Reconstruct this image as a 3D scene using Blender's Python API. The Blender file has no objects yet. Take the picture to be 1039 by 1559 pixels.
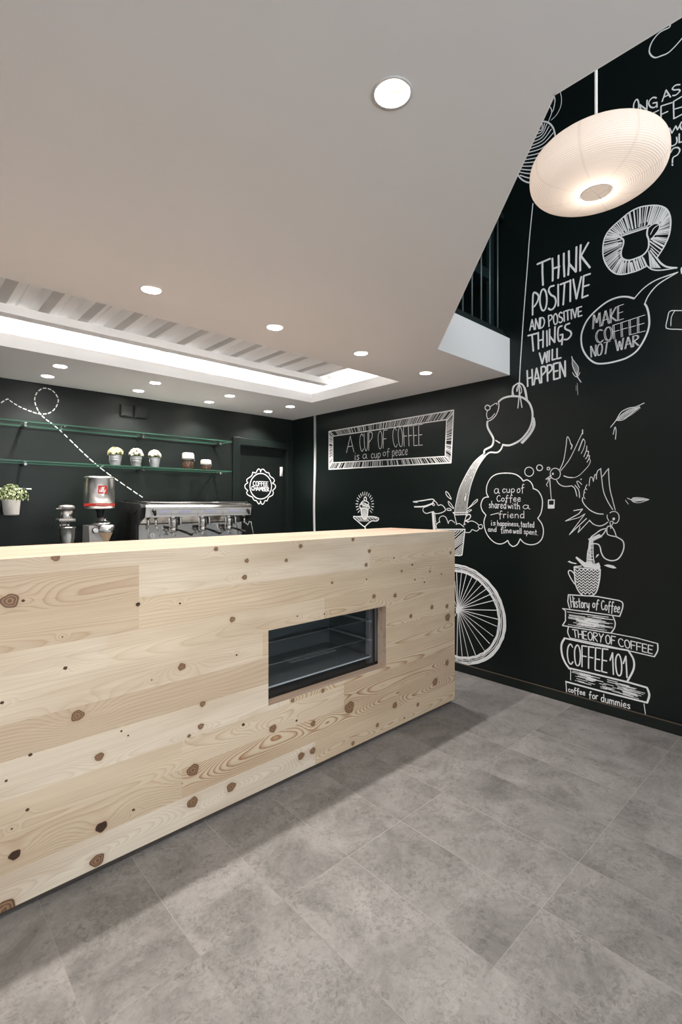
import bpy, bmesh, math, random
import numpy as np
from mathutils import Vector, Matrix
from mathutils.geometry import tessellate_polygon

random.seed(11)
sc = bpy.context.scene
COL = sc.collection
R = math.radians

# ------------------------------------------------------------------ dimensions (metres)
WX = 3.327      # right wall
YB = 4.38       # back wall
XL = -2.4       # left wall
YF = -2.7       # shopfront
H = 2.262       # low ceiling
SLAB = 2.530    # top of the mezzanine slab
HT = 4.95       # top of the double height space

# ------------------------------------------------------------------ camera, world, lights, exposure
cam_d = bpy.data.cameras.new('camera')
cam = bpy.data.objects.new('camera', cam_d); COL.objects.link(cam)
cam.location = (0, 0, 1.32)
cam.rotation_euler = (R(90), 0, -R(90 - 47.145))
cam_d.sensor_fit = 'VERTICAL'; cam_d.sensor_height = 36.0; cam_d.sensor_width = 24.0
cam_d.lens = 745.0 / 1559.0 * 36.0
cam_d.shift_y = -11.5 / 1559.0
cam_d.clip_start = 0.02
sc.camera = cam

sc.view_settings.view_transform = 'Standard'
sc.view_settings.look = 'None'
sc.view_settings.gamma = 1.0
sc.view_settings.use_curve_mapping = False
sc.view_settings.exposure = 0.10
sc.cycles.max_bounces = 10
sc.cycles.diffuse_bounces = 5
sc.cycles.transmission_bounces = 8
sc.cycles.use_denoising = True

w = bpy.data.worlds.new('daylight'); sc.world = w; w.use_nodes = True
bg = w.node_tree.nodes['Background']; bg.inputs[0].default_value = (0.80, 0.90, 1.0, 1); bg.inputs[1].default_value = 1.0

def area(name, loc, rot, sx, sy, power, col):
    l = bpy.data.lights.new(name, 'AREA'); l.shape = 'RECTANGLE'; l.size = sx; l.size_y = sy
    l.energy = power; l.color = col
    o = bpy.data.objects.new(name, l); COL.objects.link(o); o.location = loc; o.rotation_euler = rot
    return o
# daylight through the glazed shopfront behind the camera, and through the tall glazing of the void
area('daylight_shopfront', (-0.1, -2.62, 1.25), (R(90), 0, 0), 3.6, 2.0, 27, (0.94, 0.97, 1.0))
# added upward fill that brightens the ceiling, standing in for pavement bounce
area('added_ceiling_fill', (0.1, -2.60, 0.75), (R(128), 0, 0), 4.0, 1.0, 48, (0.91, 0.955, 1.0))
area('daylight_upper_glazing', (2.2, -2.62, 3.7), (R(94), 0, 0), 2.0, 2.0, 50, (0.93, 0.96, 1.0))
# added fill from the upper left that brightens the mural's upper strokes
area('added_upper_side_fill', (XL + .12, -1.25, 3.75), (0, R(-90), R(8)), 1.8, 2.6, 95, (0.95, 0.97, 1.0))
SPOT_W = 41.0
LED_E = 58.0

# ------------------------------------------------------------------ materials
MATS = {}
def mat(name, col=(0.5, 0.5, 0.5), rough=0.5, metal=0.0, spec=0.5, trans=0.0, ior=1.45, emit=None, estr=0.0, coat=0.0):
    m = bpy.data.materials.new(name); m.use_nodes = True
    b = m.node_tree.nodes['Principled BSDF']
    b.inputs['Base Color'].default_value = (*col, 1)
    b.inputs['Roughness'].default_value = rough
    b.inputs['Metallic'].default_value = metal
    b.inputs['Specular IOR Level'].default_value = spec
    b.inputs['Transmission Weight'].default_value = trans
    b.inputs['IOR'].default_value = ior
    b.inputs['Coat Weight'].default_value = coat
    if emit:
        b.inputs['Emission Color'].default_value = (*emit, 1); b.inputs['Emission Strength'].default_value = estr
    MATS[name] = m
    return m
class NT:
    """small helper that writes node trees"""
    def __init__(s, m): s.t = m.node_tree; s.b = s.t.nodes['Principled BSDF']
    def n(s, typ, **kw):
        n = s.t.nodes.new(typ)
        for k, v in kw.items():
            if hasattr(n, k) and k not in n.inputs: setattr(n, k, v)
            else: n.inputs[k].default_value = v
        return n
    def l(s, a, b): s.t.links.new(a, b)
    def math(s, op, a, b=None, c=None):
        n = s.t.nodes.new('ShaderNodeMath'); n.operation = op
        for i, v in enumerate((a, b, c)):
            if v is None: continue
            if isinstance(v, (int, float)): n.inputs[i].default_value = v
            else: s.l(v, n.inputs[i])
        return n.outputs[0]
    def noise(s, vec, scale, detail=4, rough=0.5, dist=0.0):
        n = s.t.nodes.new('ShaderNodeTexNoise')
        n.inputs['Scale'].default_value = scale; n.inputs['Detail'].default_value = detail
        n.inputs['Roughness'].default_value = rough; n.inputs['Distortion'].default_value = dist
        if vec is not None: s.l(vec, n.inputs['Vector'])
        return n.outputs['Fac']
    def ramp(s, fac, stops):
        n = s.t.nodes.new('ShaderNodeValToRGB'); e = n.color_ramp.elements
        while len(e) < len(stops): e.new(0.5)
        for i, (p, c) in enumerate(stops): e[i].position = p; e[i].color = (*c, 1)
        s.l(fac, n.inputs[0]); return n.outputs[0]
    def mix(s, fac, a, b, mode='MIX'):
        n = s.t.nodes.new('ShaderNodeMix'); n.data_type = 'RGBA'; n.blend_type = mode
        ia, ib = n.inputs['A'], n.inputs['B']
        ia = [i for i in n.inputs if i.name == 'A' and i.type == 'RGBA'][0]
        ib = [i for i in n.inputs if i.name == 'B' and i.type == 'RGBA'][0]
        f = n.inputs[0]
        if isinstance(fac, (int, float)): f.default_value = fac
        else: s.l(fac, f)
        for i, v in ((ia, a), (ib, b)):
            if isinstance(v, tuple): i.default_value = (*v, 1)
            else: s.l(v, i)
        return [o for o in n.outputs if o.type == 'RGBA'][0]
    def obj_coord(s): return s.n('ShaderNodeTexCoord').outputs['Object']
    def mapping(s, vec, scale=(1, 1, 1), rot=(0, 0, 0)):
        n = s.n('ShaderNodeMapping'); n.inputs['Scale'].default_value = scale; n.inputs['Rotation'].default_value = rot
        s.l(vec, n.inputs['Vector']); return n.outputs[0]
    def bump(s, h, strength=0.1, dist=0.01):
        n = s.n('ShaderNodeBump'); n.inputs['Strength'].default_value = strength; n.inputs['Distance'].default_value = dist
        s.l(h, n.inputs['Height']); s.l(n.outputs[0], s.b.inputs['Normal'])
    def col(s, c): s.l(c, s.b.inputs['Base Color'])

def mottled(name, c1, c2, scale=6, rough=0.6, bump=0.0, spec=0.3, metal=0.0, r2=None):
    m = mat(name, c1, rough, metal, spec); t = NT(m); v = t.obj_coord()
    f = t.noise(v, scale, 5, 0.6)
    t.col(t.mix(f, c1, c2))
    if bump: t.bump(t.noise(v, scale * 12, 3), bump, 0.004)
    if r2 is not None:
        rr = t.math('MULTIPLY_ADD', t.noise(v, scale * 0.6, 3), r2 - rough, rough); t.l(rr, t.b.inputs['Roughness'])
    return m
M_ceil = mottled('ceiling_paint', (0.74, 0.725, 0.715), (0.77, 0.755, 0.745), 2, 0.75, 0.15, 0.2)
M_white = mottled('white_plaster', (0.80, 0.79, 0.78), (0.83, 0.82, 0.81), 3, 0.7, 0.05, 0.2)
M_black = mottled('black_wall_paint', (0.0028, 0.0062, 0.0058), (0.0038, 0.0078, 0.0072), 3, 0.30, 0.02, 0.42, r2=0.36)
M_blackback = mottled('black_back_wall_paint', (0.0032, 0.0058, 0.0052), (0.0045, 0.0074, 0.0066), 3, 0.38, 0.02, 0.45, r2=0.46)
M_blacktrim = mottled('black_trim_paint', (0.006, 0.010, 0.009), (0.008, 0.012, 0.011), 8, 0.32, 0.0, 0.45)
M_mdf = mottled('raw_board_edge', (0.11, 0.08, 0.056), (0.06, 0.045, 0.034), 40, 0.8)
M_chalk = mottled('white_wall_paint_marker', (0.88, 0.88, 0.88), (0.76, 0.77, 0.78), 60, 0.7, 0.0, 0.2)
M_chrome = mat('chrome', (0.72, 0.71, 0.69), 0.12, 1.0)
M_tin = mat('satin_tin', (0.80, 0.79, 0.77), 0.27, 1.0)
M_steel = mottled('brushed_steel', (0.62, 0.60, 0.58), (0.50, 0.49, 0.47), 30, 0.28, 0.0, 0.5, 1.0)
M_greymetal = mottled('grey_cast_metal', (0.42, 0.40, 0.38), (0.36, 0.34, 0.33), 20, 0.45, 0.0, 0.5, 0.6)
M_blackplastic = mottled('black_plastic', (0.012, 0.012, 0.012), (0.02, 0.02, 0.02), 30, 0.4)
def thin_glass(name, tint, ior=1.5, rough=0.0):
    m = bpy.data.materials.new(name); m.use_nodes = True; t = m.node_tree; t.nodes.clear()
    out = t.nodes.new('ShaderNodeOutputMaterial'); tr = t.nodes.new('ShaderNodeBsdfTransparent'); gl = t.nodes.new('ShaderNodeBsdfGlossy')
    lw = t.nodes.new('ShaderNodeLayerWeight'); mx = t.nodes.new('ShaderNodeMixShader'); lw.inputs['Blend'].default_value = 0.5
    pw = t.nodes.new('ShaderNodeMath'); pw.operation = 'POWER'; pw.inputs[1].default_value = 4.0
    ma = t.nodes.new('ShaderNodeMath'); ma.operation = 'MULTIPLY_ADD'; ma.inputs[1].default_value = 0.35; ma.inputs[2].default_value = (ior - 1) ** 2 / (ior + 1) ** 2
    tr.inputs[0].default_value = (*tint, 1); gl.inputs['Roughness'].default_value = rough
    t.links.new(lw.outputs['Facing'], pw.inputs[0]); t.links.new(pw.outputs[0], ma.inputs[0])
    t.links.new(ma.outputs[0], mx.inputs[0]); t.links.new(tr.outputs[0], mx.inputs[1]); t.links.new(gl.outputs[0], mx.inputs[2]); t.links.new(mx.outputs[0], out.inputs[0])
    return m
M_glass = thin_glass('clear_glass', (0.96, 0.98, 0.97), 1.45)
M_edge = mat('green_glass_edge', (0.05, 0.13, 0.09), 0.12, 0, 0.6, 0.2, 1.5)
M_shelf = thin_glass('green_edged_glass', (0.945, 0.98, 0.965), 1.40)
M_pane = thin_glass('grey_tinted_pane', (0.88, 0.91, 0.93), 1.45)
M_zinc = mottled('galvanised_zinc', (0.66, 0.66, 0.68), (0.48, 0.49, 0.52), 50, 0.35, 0.0, 0.5, 0.85)
M_pot = mottled('white_ceramic', (0.78, 0.74, 0.69), (0.72, 0.68, 0.63), 30, 0.5)
M_soil = mottled('potting_soil', (0.02, 0.014, 0.008), (0.05, 0.03, 0.02), 60, 0.9)
M_leaf = mottled('fresh_leaf', (0.10, 0.17, 0.02), (0.26, 0.32, 0.06), 40, 0.5)
M_leafpale = mottled('pale_variegated_leaf', (0.62, 0.66, 0.36), (0.82, 0.83, 0.62), 60, 0.5)
M_yellowfl = mottled('cream_yellow_petal', (0.82, 0.70, 0.36), (0.85, 0.80, 0.60), 60, 0.6)
M_whitefl = mottled('white_petal', (0.85, 0.80, 0.72), (0.82, 0.72, 0.66), 60, 0.6)
M_pinkfl = mottled('pale_pink_petal', (0.84, 0.70, 0.64), (0.85, 0.79, 0.72), 60, 0.6)
M_bean = mottled('roasted_coffee_bean', (0.05, 0.022, 0.010), (0.14, 0.06, 0.03), 120, 0.4)
M_red = mottled('red_print', (0.55, 0.035, 0.025), (0.50, 0.03, 0.02), 20, 0.4)
M_label = mat('white_print', (0.85, 0.85, 0.83), 0.5)
M_keys = mottled('lavender_key', (0.70, 0.68, 0.86), (0.62, 0.60, 0.80), 60, 0.35)
M_silver = mottled('silver_panel', (0.76, 0.75, 0.74), (0.80, 0.79, 0.78), 20, 0.30, 0.0, 0.5, 0.10)
M_dark = mottled('dark_cabinet', (0.018, 0.020, 0.020), (0.028, 0.03, 0.03), 10, 0.5)
M_caseback = mottled('grey_case_metal', (0.17, 0.172, 0.175), (0.21, 0.212, 0.215), 8, 0.4, 0.0, 0.5, 0.1)
M_caseside = mottled('pale_case_metal', (0.48, 0.44, 0.45), (0.40, 0.37, 0.38), 8, 0.45)
M_teal = mottled('dark_teal_paint', (0.008, 0.018, 0.020), (0.011, 0.023, 0.025), 8, 0.35)
M_rod = mottled('grey_rod', (0.10, 0.13, 0.13), (0.16, 0.19, 0.18), 30, 0.4, 0, 0.5, 0.4)
M_bulb = mat('lit_lamp', (1, 1, 1), 0.5, emit=(1.0, 0.88, 0.72), estr=12)
M_galv = mottled('grey_galvanised_flange', (0.50, 0.49, 0.48), (0.56, 0.55, 0.54), 12, 0.5)
M_led = mat('lit_led_strip', (1, 1, 1), 0.5, emit=(1.0, 0.985, 0.97), estr=LED_E)
M_reflector = mat('white_reflector', (0.72, 0.69, 0.64), 0.35, 0.0, 0.5)
M_ring = mottled('white_ring', (0.70, 0.68, 0.67), (0.66, 0.64, 0.63), 20, 0.5)
M_wood_plain = None

def floor_material():
    m = mat('grey_concrete_tile', rough=0.42, spec=0.4); t = NT(m); v = t.obj_coord()
    sp = t.n('ShaderNodeSeparateXYZ'); t.l(v, sp.inputs[0])
    gx = t.math('MULTIPLY', t.math('ADD', sp.outputs[0], -0.67 + 30.0), 1 / 0.3)
    gy = t.math('MULTIPLY', t.math('ADD', sp.outputs[1], -0.727 + 30.0), 1 / 0.6)
    fx, fy = t.math('FRACT', gx), t.math('FRACT', gy)
    dx = t.math('MULTIPLY', t.math('MINIMUM', fx, t.math('SUBTRACT', 1.0, fx)), 0.3)
    dy = t.math('MULTIPLY', t.math('MINIMUM', fy, t.math('SUBTRACT', 1.0, fy)), 0.6)
    d = t.math('MINIMUM', dx, dy)
    grout = t.math('MULTIPLY', t.math('LESS_THAN', d, 0.0010), 0.75)
    # one tone and one texture offset per tile
    cb = t.n('ShaderNodeCombineXYZ'); t.l(t.math('FLOOR', gx), cb.inputs[0]); t.l(t.math('FLOOR', gy), cb.inputs[1])
    wn = t.n('ShaderNodeTexWhiteNoise'); wn.noise_dimensions = '3D'; t.l(cb.outputs[0], wn.inputs['Vector'])
    off = t.n('ShaderNodeVectorMath', operation='SCALE'); t.l(wn.outputs['Color'], off.inputs[0]); off.inputs['Scale'].default_value = 20.0
    add = t.n('ShaderNodeVectorMath', operation='ADD'); t.l(v, add.inputs[0]); t.l(off.outputs[0], add.inputs[1])
    vv = add.outputs[0]
    big = t.noise(vv, 4.2, 9, 0.74, 0.6)
    c = t.ramp(big, [(0.30, (0.140, 0.132, 0.126)), (0.50, (0.229, 0.216, 0.207)), (0.70, (0.306, 0.288, 0.278))])
    fine = t.noise(vv, 60, 8, 0.80, 0.8)
    spots = t.ramp(fine, [(0.36, (0.45, 0.44, 0.43)), (0.53, (1, 1, 1)), (0.70, (1.15, 1.15, 1.15))])
    patch = t.ramp(t.noise(vv, 8, 6, 0.72, 1.0), [(0.40, (0.25, 0.25, 0.25)), (0.58, (1, 1, 1))])
    c = t.mix(t.math('MULTIPLY', patch, 0.85), c, t.mix(1.0, c, spots, 'MULTIPLY'))
    tone = t.math('MULTIPLY_ADD', wn.outputs['Value'], 0.16, 0.92)
    tn = t.n('ShaderNodeCombineColor'); [t.l(tone, tn.inputs[i]) for i in range(3)]
    c = t.mix(1.0, c, tn.outputs[0], 'MULTIPLY')
    gcol = t.ramp(t.noise(v, 1.3, 2), [(0.35, (0.22, 0.20, 0.185)), (0.65, (0.46, 0.43, 0.40))])
    c = t.mix(grout, c, gcol)
    t.col(c)
    t.l(t.math('MULTIPLY_ADD', fine, 0.25, 0.36), t.b.inputs['Roughness'])
    t.bump(t.math('MINIMUM', d, 0.0016), 0.5, 0.5)
    return m
M_floor = floor_material()

def pine_front_material():
    """growth rings from the 'ring' field stored on the boards, knots from 'knot'"""
    m = mat('knotty_pine_board', rough=0.48, spec=0.35); t = NT(m)
    ring = t.n('ShaderNodeAttribute', attribute_name='ring').outputs['Fac']
    tone = t.n('ShaderNodeAttribute', attribute_name='tone').outputs['Fac']
    kn = t.n('ShaderNodeAttribute', attribute_name='knot').outputs['Fac']
    kd = t.n('ShaderNodeAttribute', attribute_name='knotdark').outputs['Fac']
    cont = t.n('ShaderNodeAttribute', attribute_name='contrast').outputs['Fac']
    v = t.obj_coord()
    fib = t.noise(t.mapping(v, (3, 40, 160)), 1.0, 4, 0.6)
    rr = t.math('ADD', ring, t.math('MULTIPLY', fib, 0.22))
    fr = t.math('FRACT', rr)
    late = t.ramp(fr, [(0.0, (0.55, 0.55, 0.55)), (0.10, (0, 0, 0)), (0.50, (0.03, 0.03, 0.03)), (0.86, (0.62, 0.62, 0.62)), (0.95, (1, 1, 1))])
    base = t.ramp(tone, [(0.0, (0.54, 0.42, 0.305)), (0.5, (0.675, 0.545, 0.395)), (1.0, (0.745, 0.655, 0.545))])
    cl = t.noise(t.mapping(v, (1.6, 6, 9)), 1.0, 3, 0.5)
    base = t.mix(t.ramp(cl, [(0.42, (0, 0, 0)), (0.72, (0.55, 0.55, 0.55))]), base, (0.47, 0.345, 0.235))
    dark = t.mix(1.0, base, t.mix(cont, (0.74, 0.62, 0.50), (0.50, 0.31, 0.18)), 'MULTIPLY')
    c = t.mix(t.math('MULTIPLY', late, cont), base, dark)
    f2 = t.ramp(fib, [(0.3, (0.93, 0.92, 0.90)), (0.7, (1.04, 1.04, 1.04))])
    c = t.mix(1.0, c, f2, 'MULTIPLY')
    # knots: brown heart with rings, dark rim, reddish halo
    kv = t.noise(v, 120, 3, 0.6)
    kr = t.ramp(t.math('FRACT', t.math('ADD', t.math('MULTIPLY', kn, 2.6), t.math('MULTIPLY', kv, 0.7))), [(0.0, (0.33, 0.20, 0.115)), (0.55, (0.24, 0.135, 0.075)), (0.85, (0.10, 0.052, 0.030)), (1.0, (0.20, 0.11, 0.06))])
    kr = t.mix(kd, kr, t.mix(1.0, kr, (0.22, 0.20, 0.20), 'MULTIPLY'))
    rim = t.ramp(kn, [(0.72, (0, 0, 0)), (0.90, (0.85, 0.85, 0.85)), (1.0, (0.6, 0.6, 0.6))])
    kr = t.mix(rim, kr, (0.055, 0.028, 0.017))
    km = t.ramp(kn, [(0.90, (1, 1, 1)), (1.0, (0, 0, 0))])
    kn2 = t.math('MULTIPLY', kn, 0.5)
    halo = t.ramp(kn2, [(0.48, (0.55, 0.55, 0.55)), (0.56, (0.20, 0.20, 0.20)), (0.95, (0, 0, 0))])
    c = t.mix(halo, c, (0.40, 0.25, 0.14))
    c = t.mix(km, c, kr)
    t.col(c)
    t.bump(fib, 0.04, 0.002)
    return m
M_pine = pine_front_material()
M_knot = mottled('dark_knot', (0.035, 0.018, 0.010), (0.13, 0.065, 0.032), 90, 0.5)
def pine_plain():
    m = mat('pine_slab', rough=0.45, spec=0.35); t = NT(m); v = t.obj_coord()
    st = t.noise(t.mapping(v, (0.8, 16, 16)), 1.0, 5, 0.55, 0.8)
    c = t.ramp(st, [(0.30, (0.47, 0.33, 0.235)), (0.5, (0.60, 0.455, 0.355)), (0.75, (0.64, 0.515, 0.425))])
    fib = t.noise(t.mapping(v, (3, 150, 150)), 1.0, 3, 0.6)
    c = t.mix(1.0, c, t.ramp(fib, [(0.3, (0.90, 0.88, 0.85)), (0.7, (1.04, 1.04, 1.04))]), 'MULTIPLY')
    t.col(c); return m
M_wood_plain = pine_plain()

# ------------------------------------------------------------------ mesh helpers
class MB:
    def __init__(s): s.bm = bmesh.new()
    def box(s, x0, x1, y0, y1, z0, z1, bevel=0.0, mi=0):
        vs = [s.bm.verts.new((x, y, z)) for x in (x0, x1) for y in (y0, y1) for z in (z0, z1)]
        idx = ((0, 1, 3, 2), (4, 6, 7, 5), (0, 4, 5, 1), (2, 3, 7, 6), (0, 2, 6, 4), (1, 5, 7, 3))
        fs = [s.bm.faces.new([vs[i] for i in q]) for q in idx]
        for f in fs: f.material_index = mi
        if bevel > 0:
            es = list({e for f in fs for e in f.edges})
            bmesh.ops.bevel(s.bm, geom=es, offset=bevel, segments=2, affect='EDGES', profile=0.6)
        return s
    def poly(s, pts, mi=0):
        f = s.bm.faces.new([s.bm.verts.new(p) for p in pts]); f.material_index = mi; return s
    def lathe(s, prof, c=(0, 0, 0), n=32, axis='Z', cap=True, mi=0):
        rings = []
        for r, z in prof:
            ring = []
            for k in range(n):
                a = 2 * math.pi * k / n
                p = (r * math.cos(a), r * math.sin(a), z)
                if axis == 'Y': p = (p[0], p[2], p[1])
                if axis == 'X': p = (p[2], p[0], p[1])
                ring.append(s.bm.verts.new((c[0] + p[0], c[1] + p[1], c[2] + p[2])))
            rings.append(ring)
        for a, b in zip(rings, rings[1:]):
            for k in range(n):
                f = s.bm.faces.new((a[k], a[(k + 1) % n], b[(k + 1) % n], b[k])); f.smooth = True; f.material_index = mi
        if cap:
            for ring in (rings[0], rings[-1]):
                if prof[0 if ring is rings[0] else -1][0] > 1e-6:
                    f = s.bm.faces.new(ring); f.material_index = mi
        return s
    def cyl(s, c, r, z0, z1, n=24, axis='Z', r2=None, mi=0):
        return s.lathe([(r, z0), (r if r2 is None else r2, z1)], c, n, axis, True, mi)
    def tube(s, pts, r, n=10, mi=0, closed=False):
        pts = [Vector(p) for p in pts]; rings = []; N = len(pts)
        up = Vector((0, 0, 1)); prev = None
        for i, p in enumerate(pts):
            a = pts[i - 1] if i else (pts[-1] if closed else p); b = pts[i + 1] if i < N - 1 else (pts[0] if closed else p)
            d = (b - a).normalized()
            if prev is None:
                u = d.cross(up if abs(d.z) < .9 else Vector((1, 0, 0))).normalized()
            else:
                u = (prev - d * prev.dot(d)).normalized()
            prev = u; v = d.cross(u)
            rr = r[i] if isinstance(r, (list, tuple)) else r
            rings.append([s.bm.verts.new(p + (u * math.cos(2 * math.pi * k / n) + v * math.sin(2 * math.pi * k / n)) * rr) for k in range(n)])
        pairs = list(zip(rings, rings[1:])) + ([(rings[-1], rings[0])] if closed else [])
        for a, b in pairs:
            for k in range(n):
                f = s.bm.faces.new((a[k], a[(k + 1) % n], b[(k + 1) % n], b[k])); f.smooth = True; f.material_index = mi
        if not closed:
            for q in (rings[0], rings[-1]):
                f = s.bm.faces.new(q); f.material_index = mi
        return s
    def prism_x(s, prof, x0, x1, mi=0):
        """profile in (y, z) extruded along x"""
        a = [s.bm.verts.new((x0, y, z)) for y, z in prof]; b = [s.bm.verts.new((x1, y, z)) for y, z in prof]
        n = len(prof)
        fs = [s.bm.faces.new(a), s.bm.faces.new(b[::-1])]
        for i in range(n): fs.append(s.bm.faces.new((a[i], b[i], b[(i + 1) % n], a[(i + 1) % n])))
        for f in fs: f.material_index = mi
        return s
    def sphere(s, c, r, n=16, sz=1.0, mi=0):
        prof = [(max(1e-5, r * math.sin(math.pi * i / (n // 2))), -r * sz * math.cos(math.pi * i / (n // 2))) for i in range(n // 2 + 1)]
        return s.lathe(prof, c, n, 'Z', False, mi)
    def build(s, name, mats, parent=None, loc=None, fix=True):
        if fix: bmesh.ops.recalc_face_normals(s.bm, faces=s.bm.faces[:])
        me = bpy.data.meshes.new(name); s.bm.to_mesh(me); s.bm.free()
        for m in (mats if isinstance(mats, (list, tuple)) else [mats]): me.materials.append(m)
        o = bpy.data.objects.new(name, me); COL.objects.link(o)
        if parent: o.parent = parent
        if loc: o.location = loc
        return o
def empty(name, loc, label=None, cat=None, group=None, rz=0):
    o = bpy.data.objects.new(name, None); COL.objects.link(o); o.location = loc; o.rotation_euler.z = rz
    o.empty_display_size = 0.05
    return tag(o, label, cat, group)
def tag(o, label=None, cat=None, group=None, kind=None):
    if label: o['label'] = label
    if cat: o['category'] = cat
    if group: o['group'] = group
    if kind: o['kind'] = kind
    return o
def structure(o, label=None): return tag(o, label, kind='structure')
def copy_tree(o, parent=None):
    c = o.copy(); COL.objects.link(c)
    if parent: c.parent = parent
    for ch in list(o.children): copy_tree(ch, c)
    return c

# ------------------------------------------------------------------ painted marks: strokes and hand lettering on a flat surface
GLYPH = {
 'A': (.62, [(0, [(0,0),(.3,1),(.6,0)]), (0, [(.12,.36),(.48,.36)])]),
 'B': (.5, [(0, [(0,0),(0,1)]), (1, [(0,1),(.36,.95),(.38,.62),(0,.53)]), (1, [(0,.53),(.46,.45),(.46,.06),(0,0)])]),
 'C': (.52, [(1, [(.5,.86),(.32,1),(.1,.82),(.02,.45),(.12,.1),(.32,0),(.5,.14)])]),
 'D': (.52, [(0, [(0,0),(0,1)]), (1, [(0,1),(.34,.88),(.5,.5),(.36,.12),(0,0)])]),
 'E': (.44, [(0, [(.42,1),(0,1),(0,0),(.42,0)]), (0, [(0,.5),(.36,.5)])]),
 'F': (.44, [(0, [(.44,1),(0,1),(0,0)]), (0, [(0,.52),(.36,.52)])]),
 'G': (.56, [(1, [(.5,.86),(.32,1),(.1,.82),(.02,.45),(.12,.1),(.32,0),(.5,.16)]), (0, [(.28,.45),(.52,.45),(.52,0)])]),
 'H': (.5, [(0, [(0,0),(0,1)]), (0, [(.48,0),(.48,1)]), (0, [(0,.5),(.48,.5)])]),
 'I': (.08, [(0, [(.04,0),(.04,1)])]),
 'K': (.5, [(0, [(0,0),(0,1)]), (0, [(.46,1),(0,.45),(.5,0)])]),
 'L': (.42, [(0, [(0,1),(0,0),(.4,0)])]),
 'M': (.68, [(0, [(0,0),(.08,1),(.33,.35),(.58,1),(.66,0)])]),
 'N': (.5, [(0, [(0,0),(0,1),(.48,0),(.48,1)])]),
 'O': (.54, [(2, [(.27,1),(.06,.8),(.02,.45),(.1,.1),(.27,0),(.45,.12),(.52,.5),(.45,.85)])]),
 'P': (.46, [(0, [(0,0),(0,1)]), (1, [(0,1),(.36,.96),(.42,.68),(0,.44)])]),
 'R': (.5, [(0, [(0,0),(0,1)]), (1, [(0,1),(.36,.96),(.42,.70),(0,.48)]), (0, [(.08,.48),(.48,0)])]),
 'S': (.5, [(1, [(.46,.88),(.25,1),(.05,.8),(.14,.58),(.38,.42),(.45,.18),(.22,0),(.02,.12)])]),
 'T': (.54, [(0, [(0,1),(.54,1)]), (0, [(.27,1),(.27,0)])]),
 'U': (.5, [(1, [(0,1),(.03,.25),(.24,0),(.45,.25),(.48,1)])]),
 'V': (.52, [(0, [(0,1),(.26,0),(.5,1)])]),
 'W': (.74, [(0, [(0,1),(.18,0),(.36,.8),(.54,0),(.72,1)])]),
 'Y': (.52, [(0, [(0,1),(.26,.5)]), (0, [(.5,1),(.26,.5),(.24,0)])]),
 '0': (.54, [(2, [(.27,1),(.06,.8),(.02,.45),(.1,.1),(.27,0),(.45,.12),(.52,.5),(.45,.85)])]),
 '1': (.34, [(0, [(0,.62),(.24,1),(.26,0)])]),
 'a': (.5, [(1, [(.40,.52),(.18,.58),(.04,.30),(.14,.02),(.34,.12),(.42,.55)]), (1, [(.42,.55),(.42,.12),(.54,.02)])]),
 'c': (.4, [(1, [(.38,.48),(.2,.58),(.03,.3),(.16,.02),(.4,.12)])]),
 'd': (.5, [(1, [(.40,.50),(.18,.56),(.04,.28),(.16,.02),(.38,.16)]), (0, [(.42,1),(.42,0)])]),
 'e': (.44, [(1, [(.04,.28),(.34,.34),(.34,.54),(.16,.56),(.03,.26),(.16,.02),(.42,.12)])]),
 'f': (.42, [(1, [(.42,.92),(.26,1),(.18,.7),(.17,-.2)]), (0, [(.02,.52),(.4,.55)])]),
 'h': (.46, [(0, [(.03,1),(.03,0)]), (1, [(.03,.36),(.2,.56),(.36,.42),(.38,0)])]),
 'i': (.14, [(0, [(.06,.55),(.06,0)]), (0, [(.06,.78),(.07,.84)])]),
 'l': (.14, [(0, [(.06,1),(.06,0)])]),
 'm': (.68, [(0, [(.03,.55),(.03,0)]), (1, [(.03,.36),(.18,.56),(.3,.4),(.31,0)]), (1, [(.31,.36),(.46,.56),(.6,.4),(.62,0)])]),
 'n': (.44, [(0, [(.03,.55),(.03,0)]), (1, [(.03,.36),(.2,.56),(.36,.42),(.38,0)])]),
 'o': (.44, [(2, [(.22,.56),(.05,.4),(.06,.12),(.22,.01),(.38,.14),(.39,.42)])]),
 'p': (.46, [(0, [(.04,.55),(.04,-.38)]), (1, [(.04,.45),(.24,.58),(.42,.36),(.28,.04),(.05,.1)])]),
 'r': (.34, [(0, [(.03,.55),(.03,0)]), (1, [(.03,.34),(.16,.54),(.32,.50)])]),
 's': (.38, [(1, [(.34,.50),(.16,.56),(.06,.42),(.26,.26),(.32,.10),(.16,.01),(.02,.08)])]),
 't': (.36, [(0, [(.16,.9),(.17,.02),(.3,.05)]), (0, [(.0,.6),(.34,.63)])]),
 'u': (.46, [(1, [(.03,.55),(.04,.14),(.18,.01),(.36,.14),(.39,.55)]), (0, [(.39,.55),(.40,.0)])]),
 'w': (.6, [(1, [(.02,.55),(.12,.03),(.28,.45)]), (1, [(.28,.45),(.42,.03),(.56,.57)])]),
 'y': (.46, [(1, [(.03,.55),(.06,.16),(.2,.08),(.38,.3)]), (1, [(.40,.55),(.38,.0),(.24,-.34),(.04,-.26)])]),
 ',': (.14, [(0, [(.08,.06),(.03,-.16)])]),
 '.': (.14, [(0, [(.05,.0),(.08,.03)])]),
}
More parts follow.
